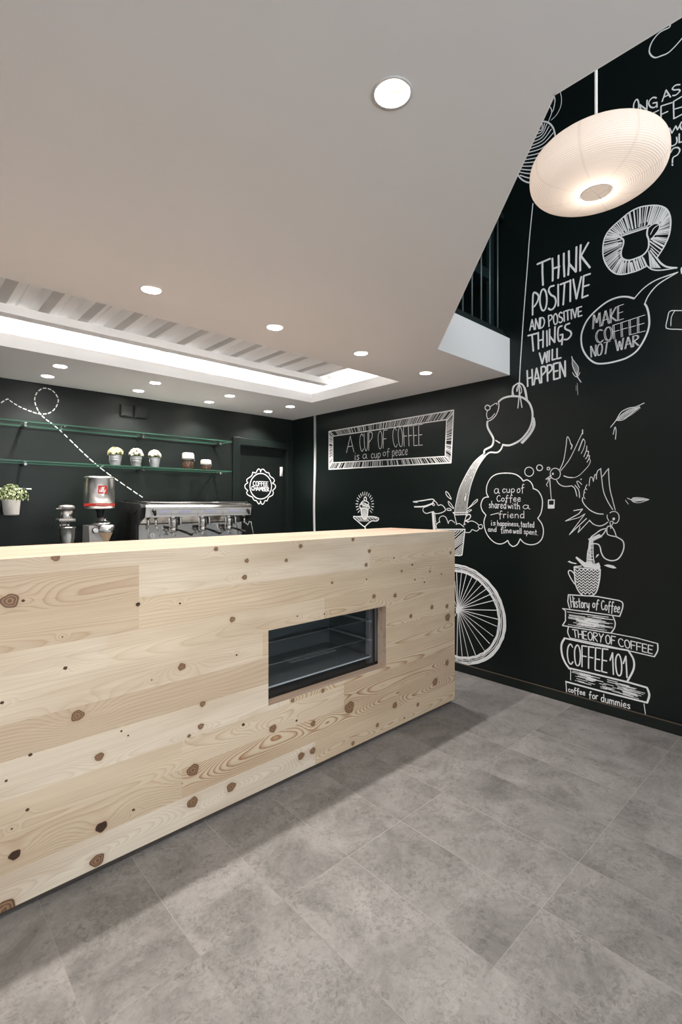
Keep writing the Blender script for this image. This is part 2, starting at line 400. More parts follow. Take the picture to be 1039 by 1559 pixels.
def catmull(p, closed=False, sub=5):
    if len(p) < 3: return list(p)
    out = []; n = len(p); rng = range(n if closed else n - 1)
    for i in rng:
        if closed: a, b, c, d = p[i - 1], p[i], p[(i + 1) % n], p[(i + 2) % n]
        else: a, b, c, d = p[max(i - 1, 0)], p[i], p[i + 1], p[min(i + 2, n - 1)]
        for k in range(sub):
            t = k / sub
            out.append(tuple(.5 * (2 * b[j] + (c[j] - a[j]) * t + (2 * a[j] - 5 * b[j] + 4 * c[j] - d[j]) * t * t + (3 * b[j] - a[j] - 3 * c[j] + d[j]) * t ** 3) for j in (0, 1)))
    if not closed: out.append(tuple(p[-1]))
    return out
class Paint:
    """collects ribbons of paint in surface coordinates (u, v), metres"""
    def __init__(s, place): s.bm = bmesh.new(); s.place = place; s.k = 0
    def ribbon(s, pts, w, closed=False):
        q = [pts[0]]
        for p in pts[1:]:
            if math.hypot(p[0] - q[-1][0], p[1] - q[-1][1]) > 1e-5: q.append(p)
        if closed and math.hypot(q[0][0] - q[-1][0], q[0][1] - q[-1][1]) < 1e-5: q.pop()
        n = len(q)
        if n < 2: return
        # a brush lifts at sharp corners: lay such strokes down one after another
        if n > 2:
            def turn(a, b, c):
                d1 = (b[0] - a[0], b[1] - a[1]); d2 = (c[0] - b[0], c[1] - b[1])
                return (d1[0] * d2[0] + d1[1] * d2[1]) / (math.hypot(*d1) * math.hypot(*d2) + 1e-12)
            if closed and any(turn(q[i - 1], q[i], q[(i + 1) % n]) < .5 for i in range(n)):
                q = q + [q[0]]; closed = False; n += 1
            if not closed:
                for i in range(1, n - 1):
                    if turn(q[i - 1], q[i], q[i + 1]) < .5:
                        s.ribbon(q[:i + 1], w); s.ribbon(q[i:], w); return
        s.k += 1; lift = (s.k % 160) * 7e-6
        h = w / 2; L = []; Rr = []
        if not closed:     # soft ends of the brush
            def ext(a, b):
                d = math.hypot(a[0] - b[0], a[1] - b[1]); k = h * .7 / d
                return (a[0] + (a[0] - b[0]) * k, a[1] + (a[1] - b[1]) * k)
            q = [ext(q[0], q[1])] + q + [ext(q[-1], q[-2])]; n += 2
        for i in range(n):
            a = q[i - 1] if (i or closed) else q[i]; b = q[(i + 1) % n] if (i < n - 1 or closed) else q[i]; p = q[i]
            d1 = (p[0] - a[0], p[1] - a[1]); d2 = (b[0] - p[0], b[1] - p[1])
            def nr(d):
                l = math.hypot(*d)
                return (d[0] / l, d[1] / l) if l > 1e-9 else None
            n1, n2 = nr(d1), nr(d2); n1 = n1 or n2; n2 = n2 or n1
            t = (n1[0] + n2[0], n1[1] + n2[1]); l = math.hypot(*t)
            if l < .35: t = n1; l = 1
            t = (t[0] / l, t[1] / l); cs = max(.55, t[0] * n1[0] + t[1] * n1[1])
            hh = h / cs * (.55 if (not closed and i in (0, n - 1)) else 1)
            L.append((p[0] - t[1] * hh, p[1] + t[0] * hh)); Rr.append((p[0] + t[1] * hh, p[1] - t[0] * hh))
        vl = [s.bm.verts.new(s.place(*p, lift)) for p in L]; vr = [s.bm.verts.new(s.place(*p, lift)) for p in Rr]
        for i in range(n if closed else n - 1):
            j = (i + 1) % n
            s.bm.faces.new((vl[i], vl[j], vr[j], vr[i]))
    def stroke(s, w, kind, pts):
        if kind == 1: pts = catmull(pts)
        if kind == 2: s.ribbon(catmull(pts, True), w, True)
        elif kind == 3: s.ribbon(pts, w, True)
        else: s.ribbon(pts, w)
    def fill(s, pts):
        s.k += 1; vs = [s.bm.verts.new(s.place(*p, (s.k % 160) * 7e-6)) for p in pts]
        f = s.bm.faces.new(vs); bmesh.ops.triangulate(s.bm, faces=[f])
    def text(s, w, txt, q, dup=0):
        tot = 0; pos = []
        for ch in txt:
            pos.append(tot); tot += GLYPH[ch][0] + .12
        tot -= .12
        (tl, tr, bl, br) = q
        for ch, x0 in zip(txt, pos):
            for kind, pts in GLYPH[ch][1]:
                if kind: pts = catmull(pts, kind == 2, 4)
                o = []
                for x, y in pts:
                    u = (x0 + x) / tot
                    o.append(tuple((bl[j] * (1 - u) + br[j] * u) * (1 - y) + (tl[j] * (1 - u) + tr[j] * u) * y for j in (0, 1)))
                if dup:
                    e = math.hypot(br[0] - bl[0], br[1] - bl[1]) / tot * .05
                    for sg in (-1, 1): s.ribbon([(a + e * sg, b) for a, b in o], w, kind == 2)
                else: s.ribbon(o, w, kind == 2)
    def items(s, items):
        mmv = lambda f: [(f[i] / 1000., f[i + 1] / 1000.) for i in range(0, len(f), 2)]
        for it in items:
            if it[0] == 'S':
                p = mmv(it[4]); kind = (2 if it[3] else 1) if it[2] else (3 if it[3] else 0)
                if len(p) > 1: s.stroke(it[1] / 1000., kind, p)
            elif it[0] == 'P': s.fill(mmv(it[1]))
            else: s.text(it[1] / 1000., it[2], mmv(it[3]), it[4])
    def build(s, name, m, parent, label=None):
        bmesh.ops.recalc_face_normals(s.bm, faces=s.bm.faces[:])
        me = bpy.data.meshes.new(name); s.bm.to_mesh(me); s.bm.free(); me.materials.append(m)
        o = bpy.data.objects.new(name, me); COL.objects.link(o); o.parent = parent
        if label: o['label'] = label
        return o

# strokes painted on the walls and the door, in millimetres on each surface: ('S', width, smooth, closed, [u, v, ...]), ('T', width, text, corners, doubled), ('P', outline)
MURAL=[
('R','painted_sign','white hand painted frame lettered A CUP OF COFFEE is a cup of peace',[
('S',10.4,0,1,[3768,2069,2259,2075,2284,1656,3768,1681]),('S',9.2,0,1,[3707,2014,2326,2008,2339,1710,3707,1744]),('S',5.7,0,0,[3760,2066,3704,2015]),('S',5.2,0,0,[3742,2067,3687,2014]),('S',6.0,0,0,[3672,2069,3624,2016]),
('S',3.6,0,0,[3655,2068,3617,2025]),('S',4.7,0,0,[3641,2069,3595,2015]),('S',4.9,0,0,[3621,2067,3583,2021]),('S',6.1,0,0,[3606,2070,3563,2016]),('S',4.6,0,0,[3580,2067,3544,2018]),('S',5.5,0,0,[3557,2069,3522,2020]),
('S',3.8,0,0,[3537,2069,3508,2024]),('S',3.5,0,0,[3518,2069,3486,2019]),('S',4.6,0,0,[3498,2067,3472,2023]),('S',6.6,0,0,[3482,2067,3454,2018]),('S',6.1,0,0,[3465,2067,3436,2014]),('S',4.8,0,0,[3438,2066,3414,2016]),
('S',3.8,0,0,[3435,2068,3409,2015]),('S',6.7,0,0,[3397,2069,3376,2017]),('S',6.6,0,0,[3354,2066,3339,2022]),('S',7.0,0,0,[3339,2069,3324,2023]),('S',5.1,0,0,[3325,2070,3309,2015]),('S',4.7,0,0,[3306,2071,3292,2017]),
('S',5.6,0,0,[3278,2067,3267,2018]),('S',6.6,0,0,[3273,2066,3263,2021]),('S',5.6,0,0,[3251,2069,3241,2013]),('S',3.2,0,0,[3203,2069,3197,2012]),('S',6.5,0,0,[3187,2069,3182,2012]),('S',4.6,0,0,[3169,2070,3166,2016]),
('S',5.0,0,0,[3143,2066,3142,2017]),('S',3.3,0,0,[3101,2067,3103,2013]),('S',3.3,0,0,[3080,2071,3085,2018]),('S',4.1,0,0,[3059,2067,3064,2020]),('S',6.0,0,0,[3053,2067,3059,2018]),('S',6.3,0,0,[3036,2067,3042,2023]),
('S',5.0,0,0,[3012,2067,3021,2014]),('S',4.1,0,0,[3005,2072,3016,2014]),('S',6.7,0,0,[2978,2069,2988,2022]),('S',3.8,0,0,[2969,2071,2983,2013]),('S',4.8,0,0,[2951,2067,2963,2021]),('S',6.4,0,0,[2932,2072,2947,2019]),
('S',5.9,0,0,[2918,2069,2935,2013]),('S',4.5,0,0,[2903,2066,2919,2015]),('S',3.6,0,0,[2887,2071,2907,2012]),('S',6.5,0,0,[2870,2072,2888,2021]),('S',3.1,0,0,[2861,2069,2883,2012]),('S',4.6,0,0,[2842,2069,2861,2022]),
('S',4.1,0,0,[2824,2071,2849,2013]),('S',3.5,0,0,[2812,2071,2836,2015]),('S',6.2,0,0,[2801,2070,2824,2017]),('S',4.8,0,0,[2779,2070,2804,2017]),('S',3.6,0,0,[2757,2073,2783,2020]),('S',4.8,0,0,[2737,2069,2766,2014]),
('S',3.8,0,0,[2720,2072,2750,2017]),('S',5.6,0,0,[2707,2070,2737,2017]),('S',4.7,0,0,[2697,2069,2727,2016]),('S',6.2,0,0,[2682,2070,2714,2016]),('S',4.9,0,0,[2665,2067,2698,2013]),('S',4.5,0,0,[2648,2072,2686,2011]),
('S',6.0,0,0,[2630,2069,2662,2019]),('S',5.9,0,0,[2609,2069,2648,2011]),('S',4.6,0,0,[2602,2067,2638,2014]),('S',4.7,0,0,[2578,2072,2618,2015]),('S',3.0,0,0,[2572,2071,2609,2018]),('S',5.0,0,0,[2554,2073,2597,2013]),
('S',6.2,0,0,[2549,2067,2584,2019]),('S',3.3,0,0,[2521,2069,2564,2012]),('S',3.4,0,0,[2498,2068,2542,2012]),('S',3.1,0,0,[2488,2069,2535,2010]),('S',5.0,0,0,[2473,2073,2515,2021]),('S',5.7,0,0,[2467,2068,2515,2009]),
('S',3.7,0,0,[2449,2070,2491,2021]),('S',3.4,0,0,[2432,2072,2485,2010]),('S',3.8,0,0,[2409,2072,2456,2018]),('S',3.6,0,0,[2397,2072,2453,2008]),('S',5.9,0,0,[2367,2073,2420,2014]),('S',4.1,0,0,[2344,2071,2393,2019]),
('S',5.5,0,0,[2332,2068,2384,2012]),('S',3.0,0,0,[2316,2072,2373,2013]),('S',3.3,0,0,[2312,2069,2368,2011]),('S',3.5,0,0,[2278,2070,2336,2011]),('S',3.6,0,0,[2266,2073,2326,2014]),('S',5.9,0,0,[2263,2060,2323,2003]),
('S',4.3,0,0,[2260,2058,2321,2000]),('S',3.6,0,0,[2264,2044,2327,1988]),('S',3.5,0,0,[2262,2024,2323,1975]),('S',5.1,0,0,[2268,2003,2319,1966]),('S',3.2,0,0,[2266,1995,2315,1960]),('S',5.6,0,0,[2265,1981,2318,1948]),
('S',4.4,0,0,[2270,1965,2327,1933]),('S',4.6,0,0,[2271,1952,2319,1928]),('S',2.9,0,0,[2271,1942,2327,1916]),('S',4.5,0,0,[2268,1935,2320,1913]),('S',2.8,0,0,[2272,1918,2325,1900]),('S',4.9,0,0,[2272,1906,2324,1890]),
('S',5.1,0,0,[2271,1887,2328,1875]),('S',4.0,0,0,[2277,1869,2326,1863]),('S',4.8,0,0,[2276,1858,2325,1854]),('S',4.6,0,0,[2277,1838,2330,1839]),('S',3.7,0,0,[2280,1797,2326,1808]),('S',5.6,0,0,[2279,1787,2333,1802]),
('S',4.2,0,0,[2283,1771,2335,1790]),('S',3.4,0,0,[2280,1758,2333,1780]),('S',4.4,0,0,[2282,1753,2334,1777]),('S',5.6,0,0,[2284,1742,2330,1767]),('S',2.8,0,0,[2285,1730,2331,1757]),('S',3.9,0,0,[2283,1701,2336,1740]),
('S',5.5,0,0,[2282,1684,2330,1723]),('S',3.7,0,0,[2287,1674,2328,1711]),('S',3.9,0,0,[2289,1669,2332,1709]),('S',5.5,0,0,[2288,1656,2341,1709]),('S',4.4,0,0,[2308,1658,2357,1708]),('S',5.4,0,0,[2318,1662,2357,1701]),
('S',5.1,0,0,[2336,1662,2377,1705]),('S',3.7,0,0,[2355,1661,2396,1705]),('S',3.8,0,0,[2376,1660,2420,1709]),('S',3.8,0,0,[2396,1659,2437,1706]),('S',3.5,0,0,[2402,1659,2448,1711]),('S',6.1,0,0,[2417,1660,2454,1703]),
('S',4.0,0,0,[2426,1660,2470,1713]),('S',5.3,0,0,[2454,1662,2488,1704]),('S',4.0,0,0,[2469,1662,2507,1710]),('S',5.0,0,0,[2499,1660,2536,1710]),('S',4.2,0,0,[2505,1661,2543,1713]),('S',3.0,0,0,[2529,1665,2558,1706]),
('S',2.9,0,0,[2553,1663,2585,1710]),('S',6.2,0,0,[2568,1665,2596,1707]),('S',5.2,0,0,[2571,1662,2603,1711]),('S',4.5,0,0,[2593,1665,2620,1709]),('S',6.1,0,0,[2599,1666,2630,1715]),('S',5.1,0,0,[2614,1662,2645,1715]),
('S',4.9,0,0,[2625,1662,2654,1712]),('S',4.0,0,0,[2642,1665,2672,1718]),('S',4.6,0,0,[2664,1666,2687,1709]),('S',4.0,0,0,[2671,1668,2694,1711]),('S',5.3,0,0,[2702,1665,2727,1717]),('S',4.4,0,0,[2711,1663,2736,1716]),
('S',4.7,0,0,[2726,1668,2747,1712]),('S',3.8,0,0,[2748,1666,2768,1712]),('S',4.7,0,0,[2760,1666,2779,1710]),('S',6.3,0,0,[2769,1667,2788,1714]),('S',3.5,0,0,[2785,1666,2802,1711]),('S',6.6,0,0,[2836,1670,2850,1714]),
('S',5.7,0,0,[2843,1667,2857,1712]),('S',3.7,0,0,[2874,1668,2888,1720]),('S',6.5,0,0,[2905,1672,2916,1723]),('S',4.6,0,0,[2920,1672,2929,1715]),('S',4.4,0,0,[2951,1673,2959,1723]),('S',5.9,0,0,[2961,1670,2968,1716]),
('S',4.4,0,0,[3027,1673,3029,1717]),('S',5.8,0,0,[3052,1673,3053,1725]),('S',6.5,0,0,[3059,1669,3060,1719]),('S',4.9,0,0,[3084,1670,3082,1726]),('S',4.8,0,0,[3100,1672,3098,1726]),('S',5.9,0,0,[3116,1671,3113,1720]),
('S',4.4,0,0,[3130,1674,3126,1726]),('S',6.0,0,0,[3147,1671,3141,1728]),('S',4.4,0,0,[3154,1671,3148,1724]),('S',3.5,0,0,[3180,1677,3173,1728]),('S',4.8,0,0,[3212,1674,3201,1729]),('S',5.7,0,0,[3228,1676,3218,1722]),
('S',4.6,0,0,[3248,1674,3235,1725]),('S',3.8,0,0,[3256,1674,3242,1730]),('S',7.0,0,0,[3278,1675,3263,1728]),('S',7.0,0,0,[3290,1678,3275,1725]),('S',3.4,0,0,[3332,1679,3316,1723]),('S',5.5,0,0,[3341,1675,3324,1723]),
('S',4.3,0,0,[3361,1679,3341,1729]),('S',5.7,0,0,[3388,1675,3365,1728]),('S',4.3,0,0,[3398,1676,3372,1733]),('S',4.6,0,0,[3420,1676,3391,1736]),('S',6.4,0,0,[3431,1677,3403,1734]),('S',5.5,0,0,[3448,1676,3419,1732]),
('S',4.9,0,0,[3466,1677,3438,1729]),('S',5.6,0,0,[3485,1682,3455,1734]),('S',4.8,0,0,[3505,1682,3478,1726]),('S',6.9,0,0,[3530,1678,3492,1739]),('S',5.2,0,0,[3549,1680,3517,1728]),('S',7.0,0,0,[3555,1681,3521,1731]),
('S',4.5,0,0,[3599,1681,3557,1738]),('S',6.6,0,0,[3628,1679,3585,1735]),('S',7.3,0,0,[3636,1679,3597,1729]),('S',7.1,0,0,[3649,1685,3607,1737]),('S',4.3,0,0,[3684,1681,3640,1732]),('S',4.3,0,0,[3700,1685,3651,1740]),
('S',4.5,0,0,[3717,1683,3664,1741]),('S',6.6,0,0,[3744,1681,3692,1736]),('S',6.1,0,0,[3765,1687,3714,1739]),('S',6.2,0,0,[3765,1701,3712,1750]),('S',5.5,0,0,[3768,1709,3715,1757]),('S',4.2,0,0,[3763,1727,3713,1769]),
('S',3.9,0,0,[3767,1729,3712,1773]),('S',3.8,0,0,[3768,1744,3715,1782]),('S',5.5,0,0,[3765,1760,3708,1797]),('S',7.6,0,0,[3767,1771,3717,1800]),('S',5.5,0,0,[3767,1782,3719,1807]),('S',7.3,0,0,[3767,1794,3717,1818]),
('S',4.6,0,0,[3767,1815,3718,1833]),('S',4.3,0,0,[3765,1822,3718,1837]),('S',4.2,0,0,[3766,1836,3707,1851]),('S',4.2,0,0,[3764,1851,3718,1860]),('S',5.0,0,0,[3765,1855,3715,1863]),('S',3.9,0,0,[3765,1870,3718,1874]),
('S',4.6,0,0,[3766,1882,3717,1884]),('S',5.3,0,0,[3766,1893,3716,1892]),('S',4.5,0,0,[3768,1906,3717,1901]),('S',4.8,0,0,[3765,1919,3715,1911]),('S',7.1,0,0,[3766,1950,3713,1933]),('S',3.5,0,0,[3764,1957,3707,1937]),
('S',5.9,0,0,[3766,1968,3710,1945]),('S',4.0,0,0,[3764,1979,3713,1955]),('S',6.1,0,0,[3767,1992,3708,1961]),('S',3.5,0,0,[3766,2008,3710,1974]),('S',5.3,0,0,[3766,2017,3715,1984]),('S',3.7,0,0,[3767,2030,3718,1996]),
('S',6.7,0,0,[3767,2039,3708,1994]),('S',6.0,0,0,[3767,2067,3709,2015]),('T',5.9,'A',[3501,1990,3398,1990,3505,1831,3398,1832],0),('T',5.7,'CUP',[3329,1992,3150,2001,3313,1827,3159,1829],0),
('T',5.5,'OF',[3086,1995,2965,1997,3078,1831,2978,1833],0),('T',5.3,'COFFEE',[2911,2004,2566,1999,2893,1832,2566,1824],0),('T',4.9,'is',[3389,1831,3325,1830,3389,1751,3325,1752],0),('T',4.8,'a',[3284,1829,3222,1827,3284,1756,3222,1755],0),
('T',4.7,'cup',[3170,1830,3048,1825,3170,1751,3048,1752],0),('T',4.6,'of',[3021,1829,2941,1826,3021,1762,2941,1763],0),('T',4.4,'peace',[2909,1841,2729,1837,2909,1751,2729,1752],0),]),
('R','painted_ice_cream','white painted ice cream in a glass on a tray with rays around it',[
('S',7.1,0,0,[3322,1262,3345,1241]),('S',7.1,0,0,[3335,1281,3362,1267]),('S',7.1,0,0,[3342,1302,3372,1296]),('S',7.1,0,0,[3344,1325,3374,1326]),('S',7.1,0,0,[3340,1347,3368,1357]),('S',7.1,0,0,[3330,1367,3355,1384]),
('S',7.1,0,0,[3315,1385,3335,1408]),('S',7.1,0,0,[3296,1398,3310,1425]),('S',7.0,0,0,[3275,1406,3282,1436]),('S',7.0,0,0,[3252,1408,3252,1439]),('S',7.0,0,0,[3230,1405,3223,1435]),('S',6.9,0,0,[3209,1397,3195,1424]),
('S',6.9,0,0,[3191,1383,3171,1406]),('S',6.9,0,0,[3177,1366,3153,1382]),('S',6.9,0,0,[3167,1346,3141,1355]),('S',6.9,0,0,[3163,1324,3135,1326]),('S',6.9,0,0,[3165,1302,3137,1297]),('S',6.9,0,0,[3172,1282,3146,1268]),
('S',6.9,0,0,[3184,1263,3162,1243]),('S',10.8,1,0,[3253,1355,3263,1375,3246,1391,3230,1374,3236,1350]),('S',8.9,1,0,[3297,1341,3263,1355,3216,1346,3200,1326,3216,1317]),
('S',8.9,1,0,[3314,1317,3277,1336,3230,1322,3196,1307,3190,1288,3216,1274]),('S',9.0,1,0,[3297,1336,3317,1317,3321,1288,3297,1276,3263,1283,3216,1272]),('S',7.7,0,0,[3307,1329,3270,1302]),('S',7.7,0,0,[3287,1326,3250,1299]),
('S',7.6,0,0,[3266,1323,3230,1295]),('S',7.6,0,0,[3246,1320,3210,1291]),('S',7.6,0,0,[3226,1317,3190,1287]),('S',8.3,0,0,[3310,1293,3290,1278]),('S',8.3,0,0,[3286,1293,3266,1278]),('S',8.3,0,0,[3262,1293,3242,1279]),
('S',8.2,0,0,[3238,1293,3218,1279]),('S',10.2,0,0,[3307,1276,3293,1206,3270,1182,3236,1183,3216,1212,3208,1276]),('S',7.0,0,0,[3298,1271,3284,1187]),('S',7.0,0,0,[3287,1271,3276,1187]),('S',7.0,0,0,[3275,1271,3268,1187]),
('S',7.0,0,0,[3264,1271,3260,1187]),('S',7.0,0,0,[3252,1271,3252,1187]),('S',7.0,0,0,[3241,1271,3244,1187]),('S',7.0,0,0,[3230,1271,3236,1188]),('S',7.0,0,0,[3218,1272,3228,1188]),('S',10.3,1,0,[3404,1204,3366,1202,3290,1206]),
('S',10.1,1,0,[3210,1205,3138,1206,3074,1191,3099,1167,3164,1165,3230,1126,3260,1110,3345,1156,3401,1189,3404,1204]),('S',3.9,0,0,[3380,1197,3355,1180]),('S',3.9,0,0,[3366,1197,3341,1174]),('S',3.9,0,0,[3352,1197,3328,1167]),
('S',3.9,0,0,[3338,1198,3314,1181]),('S',3.9,0,0,[3324,1198,3300,1175]),('S',3.8,0,0,[3310,1198,3287,1168]),('S',3.8,0,0,[3297,1198,3273,1182]),('S',3.8,0,0,[3283,1199,3260,1176]),('S',3.8,0,0,[3270,1199,3246,1169]),
('S',3.8,0,0,[3256,1199,3233,1183]),('S',3.8,0,0,[3243,1199,3220,1176]),('S',3.8,0,0,[3230,1200,3206,1170]),('S',3.8,0,0,[3216,1200,3193,1184]),('S',3.8,0,0,[3203,1200,3180,1177]),('S',3.8,0,0,[3190,1200,3167,1171]),
('S',3.8,0,0,[3177,1201,3154,1185]),('S',3.8,0,0,[3164,1201,3141,1178]),('S',3.7,0,0,[3151,1201,3128,1172]),('S',3.7,0,0,[3138,1201,3115,1185]),('S',3.7,0,0,[3125,1202,3102,1179]),('S',3.7,0,0,[3112,1202,3090,1173]),
('S',3.7,0,0,[3099,1202,3077,1186]),('S',3.9,0,0,[3345,1176,3324,1157]),('S',3.9,0,0,[3332,1176,3312,1157]),('S',3.9,0,0,[3320,1176,3300,1157]),('S',3.8,0,0,[3308,1176,3287,1158]),('S',3.8,0,0,[3295,1177,3275,1158]),
('S',3.8,0,0,[3283,1177,3263,1158]),('S',3.8,0,0,[3271,1177,3251,1158]),('S',3.8,0,0,[3259,1178,3239,1159]),('S',3.8,0,0,[3247,1178,3227,1159]),('S',3.8,0,0,[3235,1178,3215,1159]),('S',3.8,0,0,[3223,1178,3203,1160]),
('S',3.8,0,0,[3211,1179,3191,1160]),('S',16.5,0,0,[3250,1111,3244,1077]),]),
('R','painted_bicycle','white painted bicycle wheel, basket and handlebar tree with a coffee cup',[
('S',9.6,1,0,[2669,1343,2574,1352,2469,1364,2443,1347]),('S',12.5,1,0,[2655,1300,2552,1304,2458,1330]),('S',8.6,1,0,[2669,1343,2628,1339,2622,1348]),
('S',6.7,1,0,[2474,1258,2531,1245,2563,1266,2558,1292,2521,1305,2479,1322,2453,1347,2428,1338,2408,1313,2378,1317,2348,1297,2338,1272,2368,1255,2398,1247,2438,1245,2474,1258]),('S',6.7,0,0,[2474,1322,2453,1309]),
('S',6.7,0,0,[2456,1334,2443,1313]),('S',20.0,0,0,[2460,1258,2443,1104]),('S',5.6,0,0,[2471,1258,2456,1103]),('S',5.5,0,0,[2443,1253,2423,1104]),('S',6.1,1,0,[2418,1113,2433,1138,2418,1163,2392,1180]),
('S',6.0,1,0,[2392,1172,2398,1205,2368,1226,2333,1215,2309,1166]),('S',5.9,1,0,[2309,1166,2299,1187,2275,1191,2246,1172]),('S',6.9,0,1,[2265,1255,2241,1237,2139,1242,2130,1257]),('S',6.4,0,0,[2251,1237,2230,1164]),
('S',6.3,0,0,[2141,1238,2162,1166]),('S',4.3,0,0,[2246,1253,2241,1239]),('S',4.3,0,0,[2230,1253,2225,1239]),('S',4.3,0,0,[2214,1253,2209,1240]),('S',4.2,0,0,[2198,1253,2193,1240]),('S',4.2,0,0,[2182,1254,2178,1240]),
('S',4.2,0,0,[2167,1254,2162,1240]),('S',4.2,0,0,[2151,1254,2146,1241]),('S',8.4,1,0,[2144,1226,2121,1243,2103,1231,2116,1207,2148,1191,2119,1186]),('S',5.3,1,0,[2237,1160,2204,1168,2162,1142]),('S',5.3,1,0,[2167,1158,2148,1167]),
('S',5.7,1,0,[2130,1179,2094,1192,2050,1177,2032,1162,2010,1167,1997,1152,2010,1134,2032,1143,2036,1155]),('S',5.7,1,0,[2023,1139,2050,1115,2089,1125,2107,1105,2139,1100,2153,1105]),('S',8.6,0,0,[2418,1115,2153,1125]),
('S',8.5,0,0,[2153,1125,2180,922,2199,915,2280,912]),('S',5.5,0,0,[2398,1114,2391,1101]),('S',5.5,0,0,[2378,1114,2373,1101]),('S',5.5,0,0,[2360,1115,2354,1102]),('S',5.4,0,0,[2341,1116,2335,1103]),('S',5.4,0,0,[2322,1117,2316,1104]),
('S',5.4,0,0,[2304,1117,2298,1104]),('S',5.4,0,0,[2285,1118,2280,1105]),('S',5.4,0,0,[2267,1119,2261,1106]),('S',5.4,0,0,[2249,1119,2243,1107]),('S',5.3,0,0,[2231,1120,2225,1107]),('S',5.3,0,0,[2213,1121,2207,1108]),
('S',5.3,0,0,[2195,1121,2190,1109]),('S',5.3,0,0,[2178,1122,2172,1109]),('S',5.3,0,0,[2160,1123,2155,1110]),('S',5.6,0,0,[2156,1107,2263,1022]),('S',5.6,0,0,[2158,1091,2268,1006]),('S',5.6,0,0,[2160,1075,2273,991]),
('S',5.6,0,0,[2162,1059,2278,976]),('S',5.6,0,0,[2165,1043,2283,961]),('S',5.6,0,0,[2167,1027,2288,946]),('S',5.6,0,0,[2169,1011,2292,907]),('S',5.6,0,0,[2171,995,2273,909]),('S',5.6,0,0,[2174,979,2254,910]),
('S',5.6,0,0,[2176,963,2236,912]),('S',5.6,0,0,[2178,946,2217,913]),('S',5.6,0,0,[2180,930,2199,915]),('S',5.6,0,0,[2180,1114,2280,1029]),('S',5.6,0,0,[2205,1113,2283,1048]),('S',5.6,0,0,[2229,1112,2287,1067]),
('S',5.6,0,0,[2254,1111,2291,1087]),('S',6.3,1,0,[1978,1711,2024,1685,2084,1635,2147,1547,2204,1444,2234,1337,2249,1254]),('S',3.9,1,0,[1990,1701,2039,1669,2093,1614,2151,1526,2198,1432,2223,1330,2237,1254]),
('S',3.9,1,0,[1992,1695,2041,1662,2091,1605,2145,1520,2188,1428,2212,1329,2224,1254]),('S',3.9,1,0,[1996,1689,2043,1653,2090,1595,2140,1512,2178,1424,2200,1327,2212,1254]),
('S',3.9,1,0,[1978,1699,2019,1667,2069,1614,2119,1532,2162,1439,2187,1335,2200,1254]),('S',3.9,1,0,[1980,1694,2021,1660,2067,1606,2114,1526,2153,1436,2176,1334,2188,1254]),
('S',3.9,1,0,[1978,1691,2017,1657,2062,1602,2106,1524,2142,1436,2164,1334,2176,1255]),('S',3.9,1,0,[1973,1693,2008,1660,2052,1606,2094,1530,2130,1441,2152,1337,2164,1255]),
('S',3.9,1,0,[1990,1673,2027,1631,2063,1575,2097,1502,2125,1422,2142,1327,2152,1255]),('S',6.2,1,0,[1970,1689,2002,1655,2042,1600,2078,1527,2109,1442,2129,1338,2140,1255]),('S',6.8,0,0,[2152,1373,2150,1363]),
('S',6.8,0,0,[2149,1512,2152,1502]),('S',6.8,0,0,[2154,1360,2153,1350]),('S',6.7,0,0,[2059,1602,2061,1595]),('S',6.7,0,0,[2075,1574,2077,1566]),('S',6.8,0,0,[2123,1557,2126,1548]),('S',6.8,0,0,[2091,1606,2094,1598]),
('S',6.8,0,0,[2156,1375,2154,1365]),('S',6.8,0,0,[2149,1407,2148,1398]),('S',6.8,0,0,[2149,1386,2148,1376]),('S',6.8,0,0,[2099,1535,2101,1526]),('S',6.7,0,0,[2081,1616,2084,1609]),('S',5.4,1,1,[2333,1424,2309,1411,2280,1362,2323,1391]),
('S',5.4,1,1,[2309,1346,2280,1321,2256,1287,2299,1313]),('S',5.4,1,1,[2323,1285,2294,1287,2280,1274,2313,1272]),('S',5.2,1,1,[2130,1286,2094,1318,2076,1337,2045,1360,2045,1345,2081,1318]),
('S',5.2,1,1,[2135,1266,2112,1278,2094,1276,2121,1261]),]),
('R','painted_bicycle_wheel','white painted spoked bicycle wheel beside the counter end',[

('S',13.799999999999999,1,0,[2301,68,2271,66,2241,61,2211,62,2181,66,2151,71,2121,74,2092,85,2064,95,2036,106,2010,121,1984,135,1960,152,1937,171,1916,191,1898,214,1881,237,1865,261,1853,287,1841,313,1828,338,1823,366,1815,393,1812,422,1812,450,1813,478,1816,506,1823,533,1831,560,1841,587,1850,614,1866,638,1879,664,1897,686,1919,706,1939,726,1960,747,1986,762,2011,778,2037,792,2063,807,2092,816,2121,823,2150,832,2181,834,2211,837,2241,838,2272,836,2302,832]),
('S',7.920000000000001,1,0,[2299,82,2270,79,2241,77,2212,78,2182,77,2153,81,2125,88,2097,98,2069,106,2043,118,2018,132,1994,148,1969,163,1948,181,1929,202,1910,223,1893,245,1878,268,1863,291,1854,317,1842,342,1834,368,1830,395,1827,423,1826,450,1828,477,1830,504,1835,531,1845,556,1853,583,1866,607,1878,632,1894,654,1909,677,1928,699,1948,719,1970,736,1994,752,2018,768,2043,781,2070,792,2097,804,2125,809,2153,816,2182,819,2211,824,2241,825,2270,823,2299,818]),
